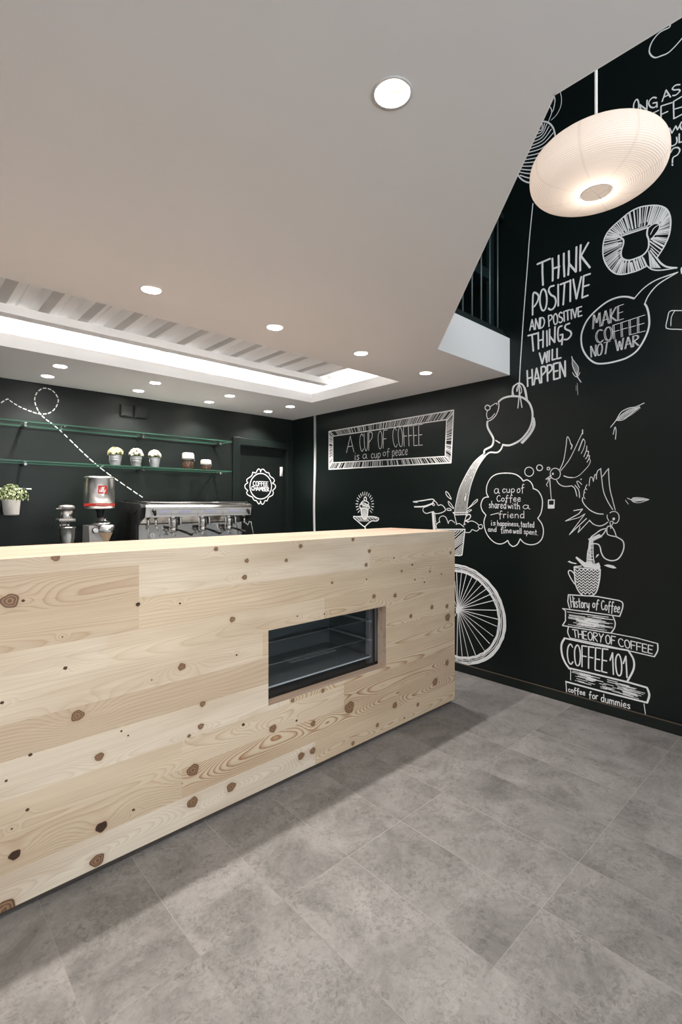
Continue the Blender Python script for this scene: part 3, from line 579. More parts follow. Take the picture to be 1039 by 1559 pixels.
('S',5.760000000000001,1,0,[2297,93,2268,91,2240,89,2212,91,2184,91,2156,94,2129,103,2102,111,2075,117,2049,129,2025,143,2001,156,1979,174,1960,193,1940,211,1922,231,1903,251,1889,273,1876,297,1867,322,1857,346,1851,372,1846,398,1842,424,1841,450,1843,476,1843,502,1850,528,1856,554,1868,577,1877,602,1890,626,1904,648,1923,668,1939,689,1959,708,1979,727,2002,742,2025,756,2050,769,2075,780,2101,791,2129,797,2156,802,2184,807,2212,810,2240,810,2268,808,2296,803]),
('S',7.920000000000001,1,0,[2294,106,2267,102,2240,101,2213,101,2185,102,2158,107,2132,113,2106,121,2081,131,2055,139,2032,154,2008,166,1986,181,1968,201,1948,218,1932,238,1916,259,1902,281,1889,303,1879,326,1870,350,1864,375,1856,399,1855,424,1852,450,1855,475,1859,500,1861,525,1870,550,1879,573,1887,598,1902,619,1917,640,1932,661,1948,682,1969,698,1988,716,2008,733,2031,747,2055,759,2080,770,2105,780,2132,787,2158,793,2185,797,2213,798,2240,798,2267,795,2294,792]),
('S',11.959999999999999,1,0,[2292,118,2266,113,2240,112,2213,110,2186,112,2161,118,2135,123,2109,129,2085,140,2060,148,2037,161,2016,177,1993,189,1975,207,1956,224,1938,243,1923,263,1911,285,1900,307,1887,329,1878,352,1874,377,1869,401,1866,425,1863,450,1863,474,1869,499,1873,523,1878,547,1888,570,1899,592,1910,615,1926,635,1938,657,1957,675,1975,692,1994,710,2015,724,2036,740,2061,749,2084,761,2109,771,2134,778,2160,783,2187,787,2213,787,2240,788,2266,785,2292,782]),
('S',11.0,1,0,[2088,91,2042,110,1999,134,1959,162,1924,195,1892,231,1866,271,1845,313,1830,357,1821,403,1818,450,1821,496,1830,542,1845,586,1866,629,1892,668,1924,705,1959,738,1999,766,2042,790]),('S',6.0,0,0,[2221,499,2225,636,2231,803]),
('S',5.3,0,0,[2219,499,2202,637,2182,805]),('S',5.4,0,0,[2217,499,2179,634,2134,797]),('S',5.2,0,0,[2215,498,2154,625,2082,777]),('S',4.2,0,0,[2213,498,2132,615,2037,754]),('S',4.5,0,0,[2211,496,2109,602,1990,726]),
('S',4.7,0,0,[2209,495,2089,587,1950,693]),('S',5.9,0,0,[2207,494,2072,568,1916,654]),('S',5.9,0,0,[2206,492,2057,546,1887,609]),('S',5.9,0,0,[2205,489,2047,510,1865,535]),('S',5.8,0,0,[2205,486,2047,477,1865,467]),
('S',4.8,0,0,[2206,483,2053,451,1879,413]),('S',4.2,0,0,[2207,480,2069,413,1910,335]),('S',5.8,0,0,[2208,477,2084,382,1939,272]),('S',4.0,0,0,[2210,475,2105,353,1983,211]),('S',5.6,0,0,[2213,472,2138,321,2050,141]),
('S',4.4,0,0,[2216,471,2170,302,2115,99]),('S',5.3,0,0,[2218,470,2198,294,2174,80]),('S',5.5,0,0,[2220,470,2224,294,2228,79]),('S',5.3,0,0,[2221,487,2247,708]),('S',5.3,0,0,[2221,487,2249,550]),('S',5.3,0,0,[2221,487,2247,502]),
('S',5.3,0,0,[2221,487,2245,429]),('P',[2201,485,2205,467,2214,455,2227,453,2237,462,2240,479,2237,496,2227,508,2214,510,2205,501]),]),
('R','painted_teapot','white painted teapot hanging from a painted string, pouring',[
('S',14.0,1,0,[1866,2081,1836,2100,1791,2107,1742,2103,1684,2086,1637,2048,1614,2003,1605,1957,1609,1904,1628,1853,1660,1812,1693,1783,1732,1764,1781,1751,1831,1759]),
('S',11.5,1,0,[1831,1762,1846,1728,1877,1707,1929,1712,1952,1706,1974,1691]),('S',15.2,1,0,[1958,1947,1959,1919,1950,1889,1923,1843,1909,1814,1910,1781,1923,1758,1955,1744,1979,1734,1987,1716]),
('S',7.5,1,0,[1864,2079,1865,2034,1887,1986,1923,1957,1958,1947]),('S',6.5,1,0,[1877,2071,1897,2072,1936,2054]),('S',6.6,1,0,[1958,2029,1965,1996,1955,1964]),('S',6.0,1,0,[1955,1964,1923,1974,1897,1999]),
('S',7.6,1,1,[1935,2047,1938,2038,1946,2032,1957,2031,1967,2035,1975,2044,1978,2054,1975,2063,1967,2069,1957,2070,1946,2065,1938,2057]),('S',8.5,0,0,[1890,1798,1855,1775]),('S',5.5,0,0,[1877,2074,1879,2060]),
('S',9.0,1,0,[1595,1927,1588,1879,1605,1837,1637,1796,1679,1757]),('S',4.2,0,0,[1606,1883,1598,1878]),('S',4.2,0,0,[1607,1878,1599,1872]),('S',4.2,0,0,[1609,1869,1601,1864]),('S',4.2,0,0,[1612,1860,1604,1854]),
('S',4.2,0,0,[1617,1850,1608,1844]),('S',4.2,0,0,[1622,1839,1614,1834]),('S',4.3,0,0,[1629,1827,1620,1822]),('S',4.3,0,0,[1637,1815,1629,1810]),('S',4.3,0,0,[1649,1803,1641,1797]),('S',4.3,0,0,[1665,1789,1657,1784]),
('S',4.3,0,0,[1681,1776,1673,1771]),('S',4.3,0,0,[1692,1767,1684,1762]),('S',12.3,1,0,[1600,1921,1598,1876,1614,1838,1646,1801,1686,1762]),('S',10.6,1,0,[1705,2193,1737,2180,1754,2147,1746,2107]),
('S',6.8,1,0,[1708,2189,1751,2174,1759,2111]),('S',11.5,1,0,[1703,2192,1674,2169,1660,2126,1649,2066]),('S',7.6,1,0,[1701,2190,1660,2149,1642,2060]),('S',5.8,1,0,[1705,2188,1722,2155,1720,2134,1705,2179]),
('S',5.8,1,0,[1703,2179,1689,2154,1686,2122,1698,2121,1704,2179]),('S',7.7,0,0,[1702,2192,1704,2097,1714,2013]),('S',7.7,0,0,[1701,2119,1693,2073,1683,2013]),
('S',7.1,1,0,[1602,3433,1628,3190,1640,3032,1667,2714,1684,2484,1697,2299,1702,2187]),]),
('R','painted_thought_cloud','white painted cloud bubble lettered a cup of coffee shared with a friend',[
('S',7.4,1,0,[1948,1375,1966,1411,1960,1468,1928,1520,1877,1546,1804,1550,1739,1540,1697,1515,1673,1486]),('S',7.1,1,0,[1673,1487,1645,1494,1619,1478,1604,1453,1600,1431]),
('S',7.0,1,0,[1600,1432,1564,1413,1539,1369,1534,1321,1544,1263,1567,1223]),('S',7.0,1,0,[1567,1223,1539,1186,1527,1138,1537,1085,1569,1050,1619,1036,1666,1046,1697,1074]),('S',7.3,1,0,[1697,1072,1718,1033,1750,1016,1777,1030,1792,1057]),
('S',7.5,1,0,[1792,1057,1821,1037,1860,1027,1905,1040,1951,1080,1978,1131,1987,1189,1970,1240]),('S',7.6,1,0,[1970,1240,2001,1274,2013,1316,1998,1358,1975,1374,1947,1376]),('T',4.7,'a',[1904,1464,1859,1463,1904,1402,1859,1401],0),
('T',4.6,'cup',[1835,1457,1737,1454,1835,1406,1737,1407],0),('T',4.6,'of',[1721,1456,1666,1465,1721,1401,1666,1413],0),('T',4.6,'Coffee',[1880,1387,1692,1388,1880,1343,1692,1341],0),
('T',4.7,'shared',[1945,1346,1804,1347,1945,1295,1804,1288],0),('T',4.6,'with',[1791,1336,1697,1336,1791,1291,1697,1285],0),('T',4.5,'a',[1679,1336,1627,1336,1679,1289,1627,1287],0),
('T',4.6,'friend',[1865,1272,1663,1274,1865,1221,1663,1222],0),('T',4.8,'is',[1927,1206,1889,1202,1927,1162,1889,1166],0),('T',4.6,'happiness,',[1876,1202,1702,1199,1876,1161,1702,1164],0),
('T',4.5,'tasted',[1692,1202,1592,1199,1692,1159,1592,1158],0),('T',4.8,'and',[1952,1153,1882,1153,1952,1116,1882,1117],0),('T',4.7,'time',[1847,1157,1761,1152,1847,1105,1761,1114],0),
('T',4.6,'well',[1750,1152,1685,1150,1750,1110,1685,1110],0),('T',4.5,'spent.',[1668,1150,1564,1144,1668,1111,1564,1106],0),('S',5.0,0,0,[1931,1241,1865,1257]),
('S',5.2,1,1,[1597,1549,1600,1536,1609,1525,1622,1519,1637,1520,1650,1527,1659,1538,1662,1553,1659,1567,1650,1578,1637,1583,1622,1582,1609,1575,1600,1564]),
('S',6.1,1,1,[1533,1574,1536,1564,1544,1557,1554,1555,1565,1558,1572,1566,1575,1576,1572,1586,1565,1593,1554,1595,1544,1592,1536,1584]),
('S',5.1,1,1,[1482,1565,1484,1560,1489,1557,1495,1557,1500,1561,1501,1566,1500,1572,1495,1575,1489,1575,1484,1571]),]),
('R','painted_bird','white painted bird in flight holding a hanging tea bag',[
('S',5.0,1,1,[1411,1527,1414,1512,1421,1500,1432,1493,1445,1490,1458,1494,1470,1502,1477,1515,1480,1530,1477,1544,1470,1556,1458,1564,1445,1566,1432,1562,1421,1554,1414,1541]),
('P',[1455,1529,1456,1524,1459,1521,1464,1522,1467,1525,1469,1529,1467,1534,1464,1536,1459,1536,1456,1533]),('S',6.4,0,0,[1473,1518,1510,1493]),('S',5.0,0,0,[1469,1503,1497,1494]),('S',4.1,1,0,[1491,1493,1497,1470,1506,1459,1499,1444]),
('S',4.1,0,0,[1485,1497,1480,1441,1472,1354]),('S',3.2,0,0,[1482,1497,1473,1359]),('S',6.9,0,1,[1492,1350,1452,1351,1454,1296,1493,1295]),('S',4.6,0,0,[1491,1316,1488,1296]),('S',4.6,0,0,[1485,1316,1482,1296]),
('S',4.6,0,0,[1479,1316,1476,1296]),('S',4.6,0,0,[1474,1316,1471,1296]),('S',4.6,0,0,[1468,1316,1465,1296]),('S',4.6,0,0,[1462,1316,1459,1296]),('S',4.6,0,0,[1457,1316,1454,1296]),('P',[1492,1318,1453,1318,1453,1296,1493,1295]),
('S',4.9,1,0,[1415,1555,1390,1612,1374,1704,1367,1767,1357,1764,1347,1740,1343,1721]),('S',7.1,1,0,[1343,1723,1334,1709,1341,1687]),('S',4.4,1,0,[1409,1546,1357,1610,1324,1671,1296,1731,1268,1790,1268,1807]),
('S',7.0,0,0,[1268,1807,1267,1780]),('S',6.6,1,0,[1292,1673,1272,1729,1262,1747]),('S',3.9,1,0,[1262,1747,1252,1727,1260,1686,1276,1653]),('S',5.2,1,0,[1241,1699,1243,1673,1259,1631]),('S',5.2,1,0,[1231,1663,1233,1639,1249,1616]),
('S',5.2,1,0,[1224,1634,1229,1614,1240,1594]),('S',5.6,0,0,[1244,1665,1229,1664]),('S',5.2,0,0,[1239,1639,1223,1634]),('S',3.5,1,0,[1227,1618,1219,1601,1229,1573,1252,1546,1288,1511,1324,1497,1361,1501,1388,1513]),
('S',7.1,1,0,[1388,1512,1361,1501,1332,1498]),('S',5.4,1,0,[1437,1485,1420,1459,1386,1441,1336,1443]),('S',5.7,1,0,[1336,1443,1316,1424,1303,1374]),('S',5.3,1,0,[1316,1447,1292,1415,1286,1365]),
('S',4.8,1,0,[1286,1430,1304,1468,1292,1471,1272,1450]),('P',[1272,1484,1273,1481,1277,1479,1280,1481,1282,1485,1280,1488,1277,1489,1273,1488]),]),
('R','painted_bird','white painted bird in flight pouring a small pot',[
('S',5.0,1,0,[1103,1267,1089,1275,1068,1274,1052,1255,1052,1224,1066,1204,1083,1205]),('S',4.6,1,0,[1118,1254,1118,1236,1109,1218]),('P',[1073,1230,1074,1225,1078,1222,1083,1221,1087,1225,1088,1230,1087,1235,1083,1238,1078,1239,1074,1235]),
('S',4.6,1,0,[1103,1209,1093,1215,1083,1208,1095,1183,1098,1169]),('S',4.6,0,0,[1102,1205,1096,1171]),('S',5.0,1,0,[1072,1285,1087,1349,1103,1421,1109,1497,1110,1546]),('S',5.1,1,0,[1110,1546,1126,1527,1137,1510,1147,1497]),
('S',5.1,1,0,[1087,1288,1118,1344,1141,1408,1152,1499,1157,1548]),('S',5.1,1,0,[1154,1548,1173,1536,1182,1509,1182,1482]),('S',4.7,1,0,[1184,1507,1192,1510,1201,1467]),('S',4.7,1,0,[1201,1469,1208,1494,1221,1490,1227,1440]),
('S',4.8,1,0,[1240,1449,1249,1429,1240,1415]),('S',4.8,1,0,[1249,1424,1258,1406,1252,1395]),('S',4.8,1,0,[1258,1399,1261,1373,1252,1357]),('S',6.1,1,0,[1267,1364,1267,1340,1247,1308,1216,1280,1177,1262,1141,1259]),
('S',5.7,0,0,[1324,1279,1267,1290,1292,1258,1377,1209]),('S',4.4,0,0,[1375,1209,1292,1233,1252,1259,1352,1119]),('S',5.3,0,0,[1243,1229,1352,1119]),('S',4.4,0,0,[1283,1176,1296,1135,1225,1216]),
('S',5.6,1,0,[1225,1218,1199,1193,1164,1183,1135,1193,1114,1210]),('S',6.4,1,0,[1126,1168,1156,1158,1186,1134,1212,1112,1223,1091]),('S',6.4,1,0,[1126,1159,1147,1126,1182,1107,1203,1087,1204,1069]),
('S',5.9,1,0,[1101,1185,1118,1177,1120,1146,1110,1128,1064,1119]),('S',5.4,1,0,[1091,1181,1077,1156,1065,1119]),('S',7.1,1,0,[1199,1069,1173,1066,1160,1048,1154,1017,1135,982,1097,968,1060,979,1036,1012,1023,1057,1030,1096,1064,1118]),
('S',6.1,1,0,[1223,1095,1226,1070,1229,1039,1234,1018,1237,997,1239,966,1239,941]),('S',6.0,1,0,[1203,1071,1203,1047,1203,1018,1202,994,1200,972,1196,951,1194,936]),
('S',3.0,1,0,[1220,1092,1222,1066,1225,1036,1229,1015,1232,993,1232,964,1232,940]),('S',3.0,1,0,[1217,1088,1219,1063,1222,1033,1224,1011,1226,990,1226,962,1225,940]),
('S',3.0,1,0,[1214,1084,1216,1060,1218,1030,1219,1007,1220,986,1220,960,1219,939]),('S',3.0,1,0,[1211,1081,1212,1056,1214,1026,1214,1004,1215,982,1213,957,1212,938]),('S',3.5,0,0,[1237,968,1204,962]),('S',3.5,0,0,[1229,962,1209,962]),
('S',3.5,0,0,[1229,940,1202,941]),('S',3.5,0,0,[1233,972,1203,965]),('S',3.5,0,0,[1223,1046,1207,1041]),('S',3.5,0,0,[1230,942,1206,943]),('S',3.5,0,0,[1229,966,1211,966]),('S',3.5,0,0,[1234,994,1210,984]),
('S',3.5,0,0,[1236,1000,1202,983]),('S',3.5,0,0,[1224,1062,1210,1058]),('S',3.5,0,0,[1221,1073,1210,1070]),('S',3.5,0,0,[1232,946,1209,948]),('S',3.5,0,0,[1229,1001,1215,997]),('S',3.5,0,0,[1223,1077,1207,1068]),
('S',3.5,0,0,[1227,1000,1215,997]),('S',3.5,0,0,[1226,1015,1214,1013]),('S',3.5,0,0,[1227,1023,1208,1015]),('S',3.5,0,0,[1226,984,1217,985]),('S',3.5,0,0,[1232,952,1204,951]),('S',3.5,0,0,[1225,1036,1213,1035]),
('S',3.5,0,0,[1219,1072,1207,1066]),('S',3.5,0,0,[1225,1070,1209,1064]),('S',3.5,0,0,[1233,964,1206,961]),('S',3.5,0,0,[1225,1010,1207,1003]),('S',3.5,0,0,[1227,1046,1208,1039]),('S',3.5,0,0,[1236,982,1212,976]),
('S',4.3,0,0,[1166,1130,1149,1115]),('S',4.3,0,0,[1171,1128,1154,1113]),('S',4.3,0,0,[1175,1126,1158,1110]),('S',4.3,0,0,[1179,1124,1162,1108]),('S',4.3,0,0,[1184,1121,1166,1106]),('S',4.3,0,0,[1188,1119,1171,1103]),
('S',4.3,0,0,[1192,1117,1175,1101]),('S',4.3,0,0,[1197,1115,1179,1099]),('S',4.3,0,0,[1201,1113,1184,1096]),('S',4.3,0,0,[1205,1110,1188,1094]),('S',4.3,0,0,[1210,1108,1192,1091]),('S',4.3,0,0,[1214,1106,1197,1089]),
('S',4.3,0,0,[1218,1104,1201,1087]),('S',4.3,0,0,[1223,1102,1205,1084]),('S',4.3,0,0,[1227,1099,1210,1082]),('S',4.3,0,0,[1232,1097,1214,1080]),]),
('R','painted_cup','white painted zigzag patterned cup splashing on a stack of painted books',[
('P',[1272,925,1313,969,1305,977,1252,943,1239,950,1205,949,1192,937,1167,950,1158,924,1163,910,1256,910]),('P',[1363,938,1352,946,1336,938,1305,933,1307,927,1340,930]),('P',[1138,935,1114,943,1082,938,1064,924,1082,920,1114,926]),
('P',[1188,979,1180,998,1167,1005,1169,996,1184,980]),('S',7.0,0,0,[1320,909,1274,918]),('S',7.4,0,0,[1322,904,1239,903,1161,908]),
('S',7.8,1,0,[1320,909,1318,857,1311,793,1291,750,1265,728,1231,729,1201,739,1180,769,1167,824,1161,869,1160,909]),('S',6.7,1,0,[1320,861,1336,878,1352,881,1358,866,1345,835,1318,795]),
('S',5.9,0,0,[1313,893,1300,879,1287,895,1275,881,1262,897,1250,883,1237,899,1225,885,1212,901,1200,887,1188,903,1176,889,1164,905]),
('S',5.9,0,0,[1313,875,1300,860,1287,877,1275,863,1262,879,1250,865,1237,881,1225,867,1212,883,1200,869,1188,885,1176,871,1164,887]),
('S',5.9,0,0,[1313,857,1300,842,1287,859,1275,844,1262,861,1250,847,1237,863,1225,849,1212,865,1200,851,1188,867,1176,853,1164,869]),
('S',5.9,0,0,[1313,838,1300,824,1287,841,1275,826,1262,843,1250,829,1237,845,1225,831,1212,847,1200,833,1188,849,1176,835,1164,852]),
('S',5.9,0,0,[1313,820,1300,806,1287,822,1275,808,1262,825,1250,810,1237,827,1225,813,1212,829,1200,815,1188,832,1176,818,1164,834]),
('S',5.9,0,0,[1300,787,1287,804,1275,790,1262,807,1250,792,1237,809,1225,795,1212,811,1200,797,1188,814,1176,800]),('S',5.9,0,0,[1300,769,1287,786,1275,772,1262,788,1250,774,1237,791,1225,777,1212,793,1200,779,1188,796,1176,782]),
('S',5.9,0,0,[1287,768,1275,753,1262,770,1250,756,1237,773,1225,759,1212,776,1200,762,1188,778]),('S',5.9,0,0,[1275,735,1262,752,1250,738,1237,755,1225,741,1212,758,1200,744]),]),
('R','painted_book_stack','white painted stack of books lettered History of Coffee down to coffee for dummies',[
('S',7.0,0,0,[1350,629,1362,673,1358,719,1180,732,1054,725]),('S',7.0,1,0,[1054,725,1031,714,1031,679,1047,627]),('S',6.5,0,0,[1395,621,1214,625,1047,627]),('T',5.9,'History',[1347,713,1225,708,1339,639,1225,649],0),
('T',5.6,'of',[1204,711,1166,712,1207,659,1173,653],0),('T',5.5,'Coffee',[1153,711,1042,713,1153,653,1047,648],0),('S',6.7,0,0,[1397,621,1377,610,1377,542,1397,507]),('S',7.0,0,0,[1397,507,1285,509,1093,514]),
('S',6.7,1,0,[1086,621,1073,587,1076,551,1094,518]),('S',3.8,0,0,[1289,547,1246,547,1203,549]),('S',3.0,0,0,[1198,573,1141,573,1086,575]),('S',2.7,0,0,[1260,577,1230,577,1200,578]),('S',2.8,0,0,[1200,545,1143,545,1088,547]),
('S',3.1,0,0,[1241,566,1206,566,1171,568]),('S',4.4,0,0,[1355,570,1320,570,1285,572]),('S',4.9,0,0,[1236,579,1183,579,1131,581]),('S',2.8,0,0,[1315,583,1273,583,1232,584]),('S',3.5,0,0,[1312,582,1260,582,1209,584]),
('S',3.1,0,0,[1224,523,1180,523,1137,524]),('S',4.5,0,0,[1357,563,1317,563,1278,565]),('S',5.1,0,0,[1201,599,1169,599,1137,600]),('S',4.1,0,0,[1277,573,1229,573,1182,575]),('S',4.8,0,0,[1358,571,1325,571,1293,573]),
('S',3.9,0,0,[1239,567,1208,567,1176,569]),('S',4.4,0,0,[1310,560,1273,560,1237,561]),('S',2.7,0,0,[1221,549,1189,549,1157,550]),('S',4.3,0,0,[1265,553,1228,553,1192,554]),('S',5.1,0,0,[1303,531,1269,531,1235,533]),
('S',3.4,0,0,[1218,609,1183,608,1149,610]),('S',2.7,0,0,[1224,547,1187,547,1151,548]),('S',5.0,0,0,[1272,607,1217,607,1163,609]),('S',4.6,0,0,[1283,564,1217,565,1153,567]),('S',2.8,0,0,[1252,572,1205,572,1158,574]),
('S',4.3,0,0,[1271,548,1198,549,1128,552]),('S',2.8,0,0,[1237,596,1184,596,1132,598]),('S',3.7,0,0,[1217,568,1161,568,1107,570]),('S',4.8,0,0,[1254,608,1181,609,1111,611]),('S',3.4,0,0,[1355,587,1303,588,1251,590]),
('S',5.0,0,0,[1296,558,1233,558,1172,560]),('S',2.9,0,0,[1242,577,1183,577,1125,579]),('S',3.9,0,0,[1326,540,1271,541,1217,543]),('S',2.7,0,0,[1219,551,1152,551,1087,553]),('S',4.5,0,0,[1365,604,1294,604,1225,607]),
('S',4.2,0,0,[1308,553,1264,553,1221,555]),('S',3.4,0,0,[1230,525,1175,525,1121,527]),('S',3.0,0,0,[1249,525,1199,525,1151,527]),('S',3.1,0,0,[1360,521,1286,522,1214,524]),('S',3.8,0,0,[1293,537,1229,538,1166,540]),
('S',3.3,0,0,[1240,585,1196,585,1153,587]),('S',4.1,0,0,[1261,554,1196,554,1134,557]),('S',3.0,0,0,[1249,532,1219,532,1189,533]),('S',3.2,0,0,[1274,535,1202,536,1132,538]),('S',3.2,0,0,[1309,574,1244,574,1182,576]),
('S',3.3,0,0,[1253,569,1210,569,1167,571]),('S',4.5,0,0,[1210,596,1149,596,1089,599]),('S',5.2,0,0,[1352,581,1280,582,1211,584]),('S',3.9,0,0,[1201,597,1142,598,1084,600]),('S',4.0,0,0,[1289,540,1235,540,1183,542]),
('S',4.5,0,0,[1308,565,1243,565,1180,568]),('S',3.7,0,0,[1324,521,1292,520,1259,522]),('S',2.6,0,0,[1213,547,1159,547,1106,550]),('S',7.1,1,0,[1358,503,1362,468,1347,433]),('S',5.7,0,0,[1093,514,953,512,843,501]),
('S',7.1,1,0,[843,501,843,460,860,420]),('S',6.3,0,0,[1347,433,1113,430,860,420]),('T',6.3,'THEORY',[1332,493,1139,500,1325,445,1143,445],0),('T',6.1,'OF',[1129,498,1070,496,1126,442,1073,446],0),
('T',5.9,'COFFEE',[1057,491,866,482,1051,443,869,435],0),('S',12.6,1,0,[1382,425,1403,378,1400,314,1378,261,1350,228]),('S',10.3,0,0,[1385,425,1195,421,997,427]),('S',10.6,1,0,[997,424,970,377,970,318,1003,238]),
('S',10.9,0,0,[1350,232,1176,233,1000,232,898,227]),('T',8.3,'COFFEE',[1368,392,1112,408,1364,261,1118,260],0),('T',8.3,'101',[1103,394,1005,389,1100,259,1000,259],0),('S',4.4,0,0,[1343,226,1343,155]),('S',4.1,0,0,[1277,194,1224,193]),
('S',3.1,0,0,[1141,158,1093,157]),('S',3.8,0,0,[1051,211,993,211]),('S',3.9,0,0,[1336,210,1273,209]),('S',2.7,0,0,[1201,213,1164,213]),('S',3.1,0,0,[1028,149,942,147]),('S',2.7,0,0,[1288,213,1233,212]),('S',4.4,0,0,[1276,206,1215,205]),
('S',2.8,0,0,[1023,184,967,183]),('S',3.0,0,0,[1090,152,1026,151]),('S',3.3,0,0,[1297,164,1257,163]),('S',3.9,0,0,[1234,196,1181,195]),('S',4.8,0,0,[1028,166,951,165]),('S',3.6,0,0,[1306,175,1237,174]),('S',4.9,0,0,[1296,194,1199,193]),
('S',4.2,0,0,[1233,188,1191,187]),('S',4.0,0,0,[990,191,910,190]),('S',3.4,0,0,[1140,188,1082,187]),('S',3.1,0,0,[1032,166,948,165]),('S',3.1,0,0,[1054,189,973,188]),('S',4.9,0,0,[1243,212,1202,211]),('S',4.8,0,0,[1028,171,952,170]),
('S',4.7,0,0,[1058,188,1007,187]),('S',3.9,0,0,[1255,215,1189,215]),('S',3.5,0,0,[989,181,946,181]),('S',3.2,0,0,[1315,160,1243,159]),('S',3.1,0,0,[1015,205,953,205]),('S',2.5,0,0,[1038,203,986,203]),('S',3.3,0,0,[1008,169,929,168]),
('S',4.1,0,0,[1027,159,986,158]),('S',4.2,0,0,[1281,203,1219,202]),('S',3.2,0,0,[1279,219,1218,218]),('S',2.6,0,0,[1022,160,946,158]),('S',2.9,0,0,[1129,159,1046,157]),('S',4.5,0,0,[1009,200,962,200]),('S',4.3,0,0,[1330,218,1236,217]),
('S',2.7,0,0,[1313,189,1228,188]),('S',4.9,0,0,[1282,211,1237,211]),('S',2.9,0,0,[1060,180,982,179]),('S',3.5,0,0,[1158,163,1090,161]),('S',4.5,0,0,[1046,153,971,151]),('S',3.9,0,0,[1164,180,1125,180]),('S',2.8,0,0,[1158,154,1121,153]),
('S',5.2,0,0,[1302,207,1255,207]),('S',4.2,0,0,[1231,168,1192,167]),('S',3.2,0,0,[1260,202,1183,201]),('S',2.8,0,0,[969,180,917,180]),('S',4.0,0,0,[1228,215,1161,214]),('S',3.2,0,0,[1071,208,1003,207]),('S',4.2,0,0,[1147,169,1077,167]),
('S',4.6,0,0,[1117,204,1054,204]),('S',4.8,0,0,[1118,216,1059,216]),('S',4.9,0,0,[1047,206,996,206]),('S',2.6,0,0,[1068,197,1008,197]),('S',4.4,0,0,[1289,194,1187,193]),('S',4.8,0,0,[1292,158,1214,157]),('S',4.0,0,0,[996,160,948,159]),
('S',3.9,0,0,[1036,174,959,172]),('S',3.9,0,0,[1016,183,933,182]),('S',3.8,0,0,[1030,191,976,190]),('S',3.2,0,0,[1088,177,1031,176]),('S',5.0,0,0,[1246,184,1203,183]),('S',4.9,0,0,[1241,198,1143,196]),('S',4.4,0,0,[1057,152,970,150]),
('S',10.2,0,0,[1375,136,1163,134,898,137]),('S',11.2,1,0,[898,227,886,186,898,136]),('S',5.4,0,0,[1374,134,1370,68]),('S',4.4,0,0,[914,126,906,65]),('T',5.5,'coffee',[1361,107,1251,116,1357,73,1251,78],0),
('T',5.4,'for',[1228,112,1172,121,1228,67,1172,76],0),('T',5.2,'dummies',[1156,119,988,117,1155,68,988,71],0),]),
('R','painted_lettering','white brush lettering THINK POSITIVE AND POSITIVE THINGS WILL HAPPEN',[
('S',13.4,0,0,[1571,2996,1480,3001]),('S',13.4,0,0,[1534,2990,1534,2919,1530,2837]),('S',13.2,0,0,[1465,2997,1462,2922,1463,2844]),('S',13.1,0,0,[1423,3002,1422,2908,1426,2850]),('S',13.2,0,0,[1458,2926,1416,2925]),
('S',13.0,0,0,[1388,3003,1388,2929,1384,2846]),('S',12.9,0,0,[1355,3006,1354,2923,1359,2848]),('S',12.9,0,0,[1355,2923,1309,2852]),('S',12.8,0,0,[1306,3014,1309,2852]),('S',12.7,0,0,[1279,3017,1283,2940,1282,2849]),
('S',12.6,0,0,[1231,3013,1275,2948]),('S',12.6,0,0,[1277,2943,1222,2849]),('S',12.2,1,0,[1604,2652,1604,2724,1599,2800,1579,2797,1562,2771,1569,2736,1593,2706]),
('S',12.0,1,1,[1503,2726,1505,2699,1510,2677,1518,2663,1527,2660,1537,2668,1544,2687,1550,2712,1552,2741,1550,2769,1544,2792,1537,2805,1527,2808,1518,2799,1510,2781,1505,2755]),
('S',11.9,1,0,[1454,2808,1480,2808,1490,2786,1475,2753,1449,2728,1441,2692,1455,2657,1477,2651,1492,2665]),('S',11.8,0,0,[1426,2807,1425,2662]),('S',11.7,0,0,[1411,2802,1355,2805]),('S',11.7,0,0,[1383,2798,1392,2660]),
('S',11.6,0,0,[1345,2810,1346,2668]),('S',11.5,0,0,[1327,2809,1306,2673,1275,2808]),('S',11.3,0,0,[1220,2808,1260,2808,1270,2669,1234,2673]),('S',11.3,0,0,[1262,2739,1227,2739]),('T',9.4,'AND',[1626,2621,1515,2615,1625,2548,1522,2540],0),
('T',9.0,'POSITIVE',[1492,2615,1272,2612,1488,2539,1270,2554],0),('S',11.8,0,0,[1638,2514,1571,2514]),('S',11.8,0,0,[1608,2509,1599,2397]),('S',11.7,0,0,[1564,2518,1562,2403]),('S',11.6,0,0,[1529,2519,1530,2407]),
('S',11.6,0,0,[1562,2460,1530,2461]),('S',11.5,0,0,[1503,2514,1501,2408]),('S',11.5,0,0,[1484,2520,1484,2413]),('S',11.4,0,0,[1483,2472,1449,2421]),('S',11.4,0,0,[1447,2527,1449,2421]),
('S',11.3,1,0,[1400,2520,1422,2514,1428,2472,1423,2431,1411,2420,1394,2441]),('S',9.9,0,0,[1413,2462,1394,2462]),('S',11.3,0,0,[1395,2460,1401,2393]),('S',11.2,1,0,[1350,2523,1375,2519,1378,2495,1346,2470,1340,2444,1362,2422,1386,2425]),
('S',11.1,0,0,[1555,2373,1535,2294,1517,2367,1503,2296]),('S',11.1,0,0,[1503,2296,1500,2371]),('S',11.0,0,0,[1486,2374,1488,2301]),('S',10.9,0,0,[1465,2377,1466,2305,1443,2307]),('S',10.9,0,0,[1433,2375,1433,2306,1406,2307]),
('T',12.0,'HAPPEN',[1644,2268,1378,2280,1640,2156,1377,2176],0),]),
('R','painted_speech_bubble','white painted speech bubble lettered MAKE COFFEE NOT WAR',[
('S',10.4,1,0,[966,2570,1008,2594,1056,2605,1118,2597,1187,2560,1239,2513,1269,2451,1276,2397,1266,2332,1233,2269,1187,2225,1130,2211,1062,2211,1002,2221,950,2252,910,2313,888,2378,888,2441,898,2495,910,2521]),
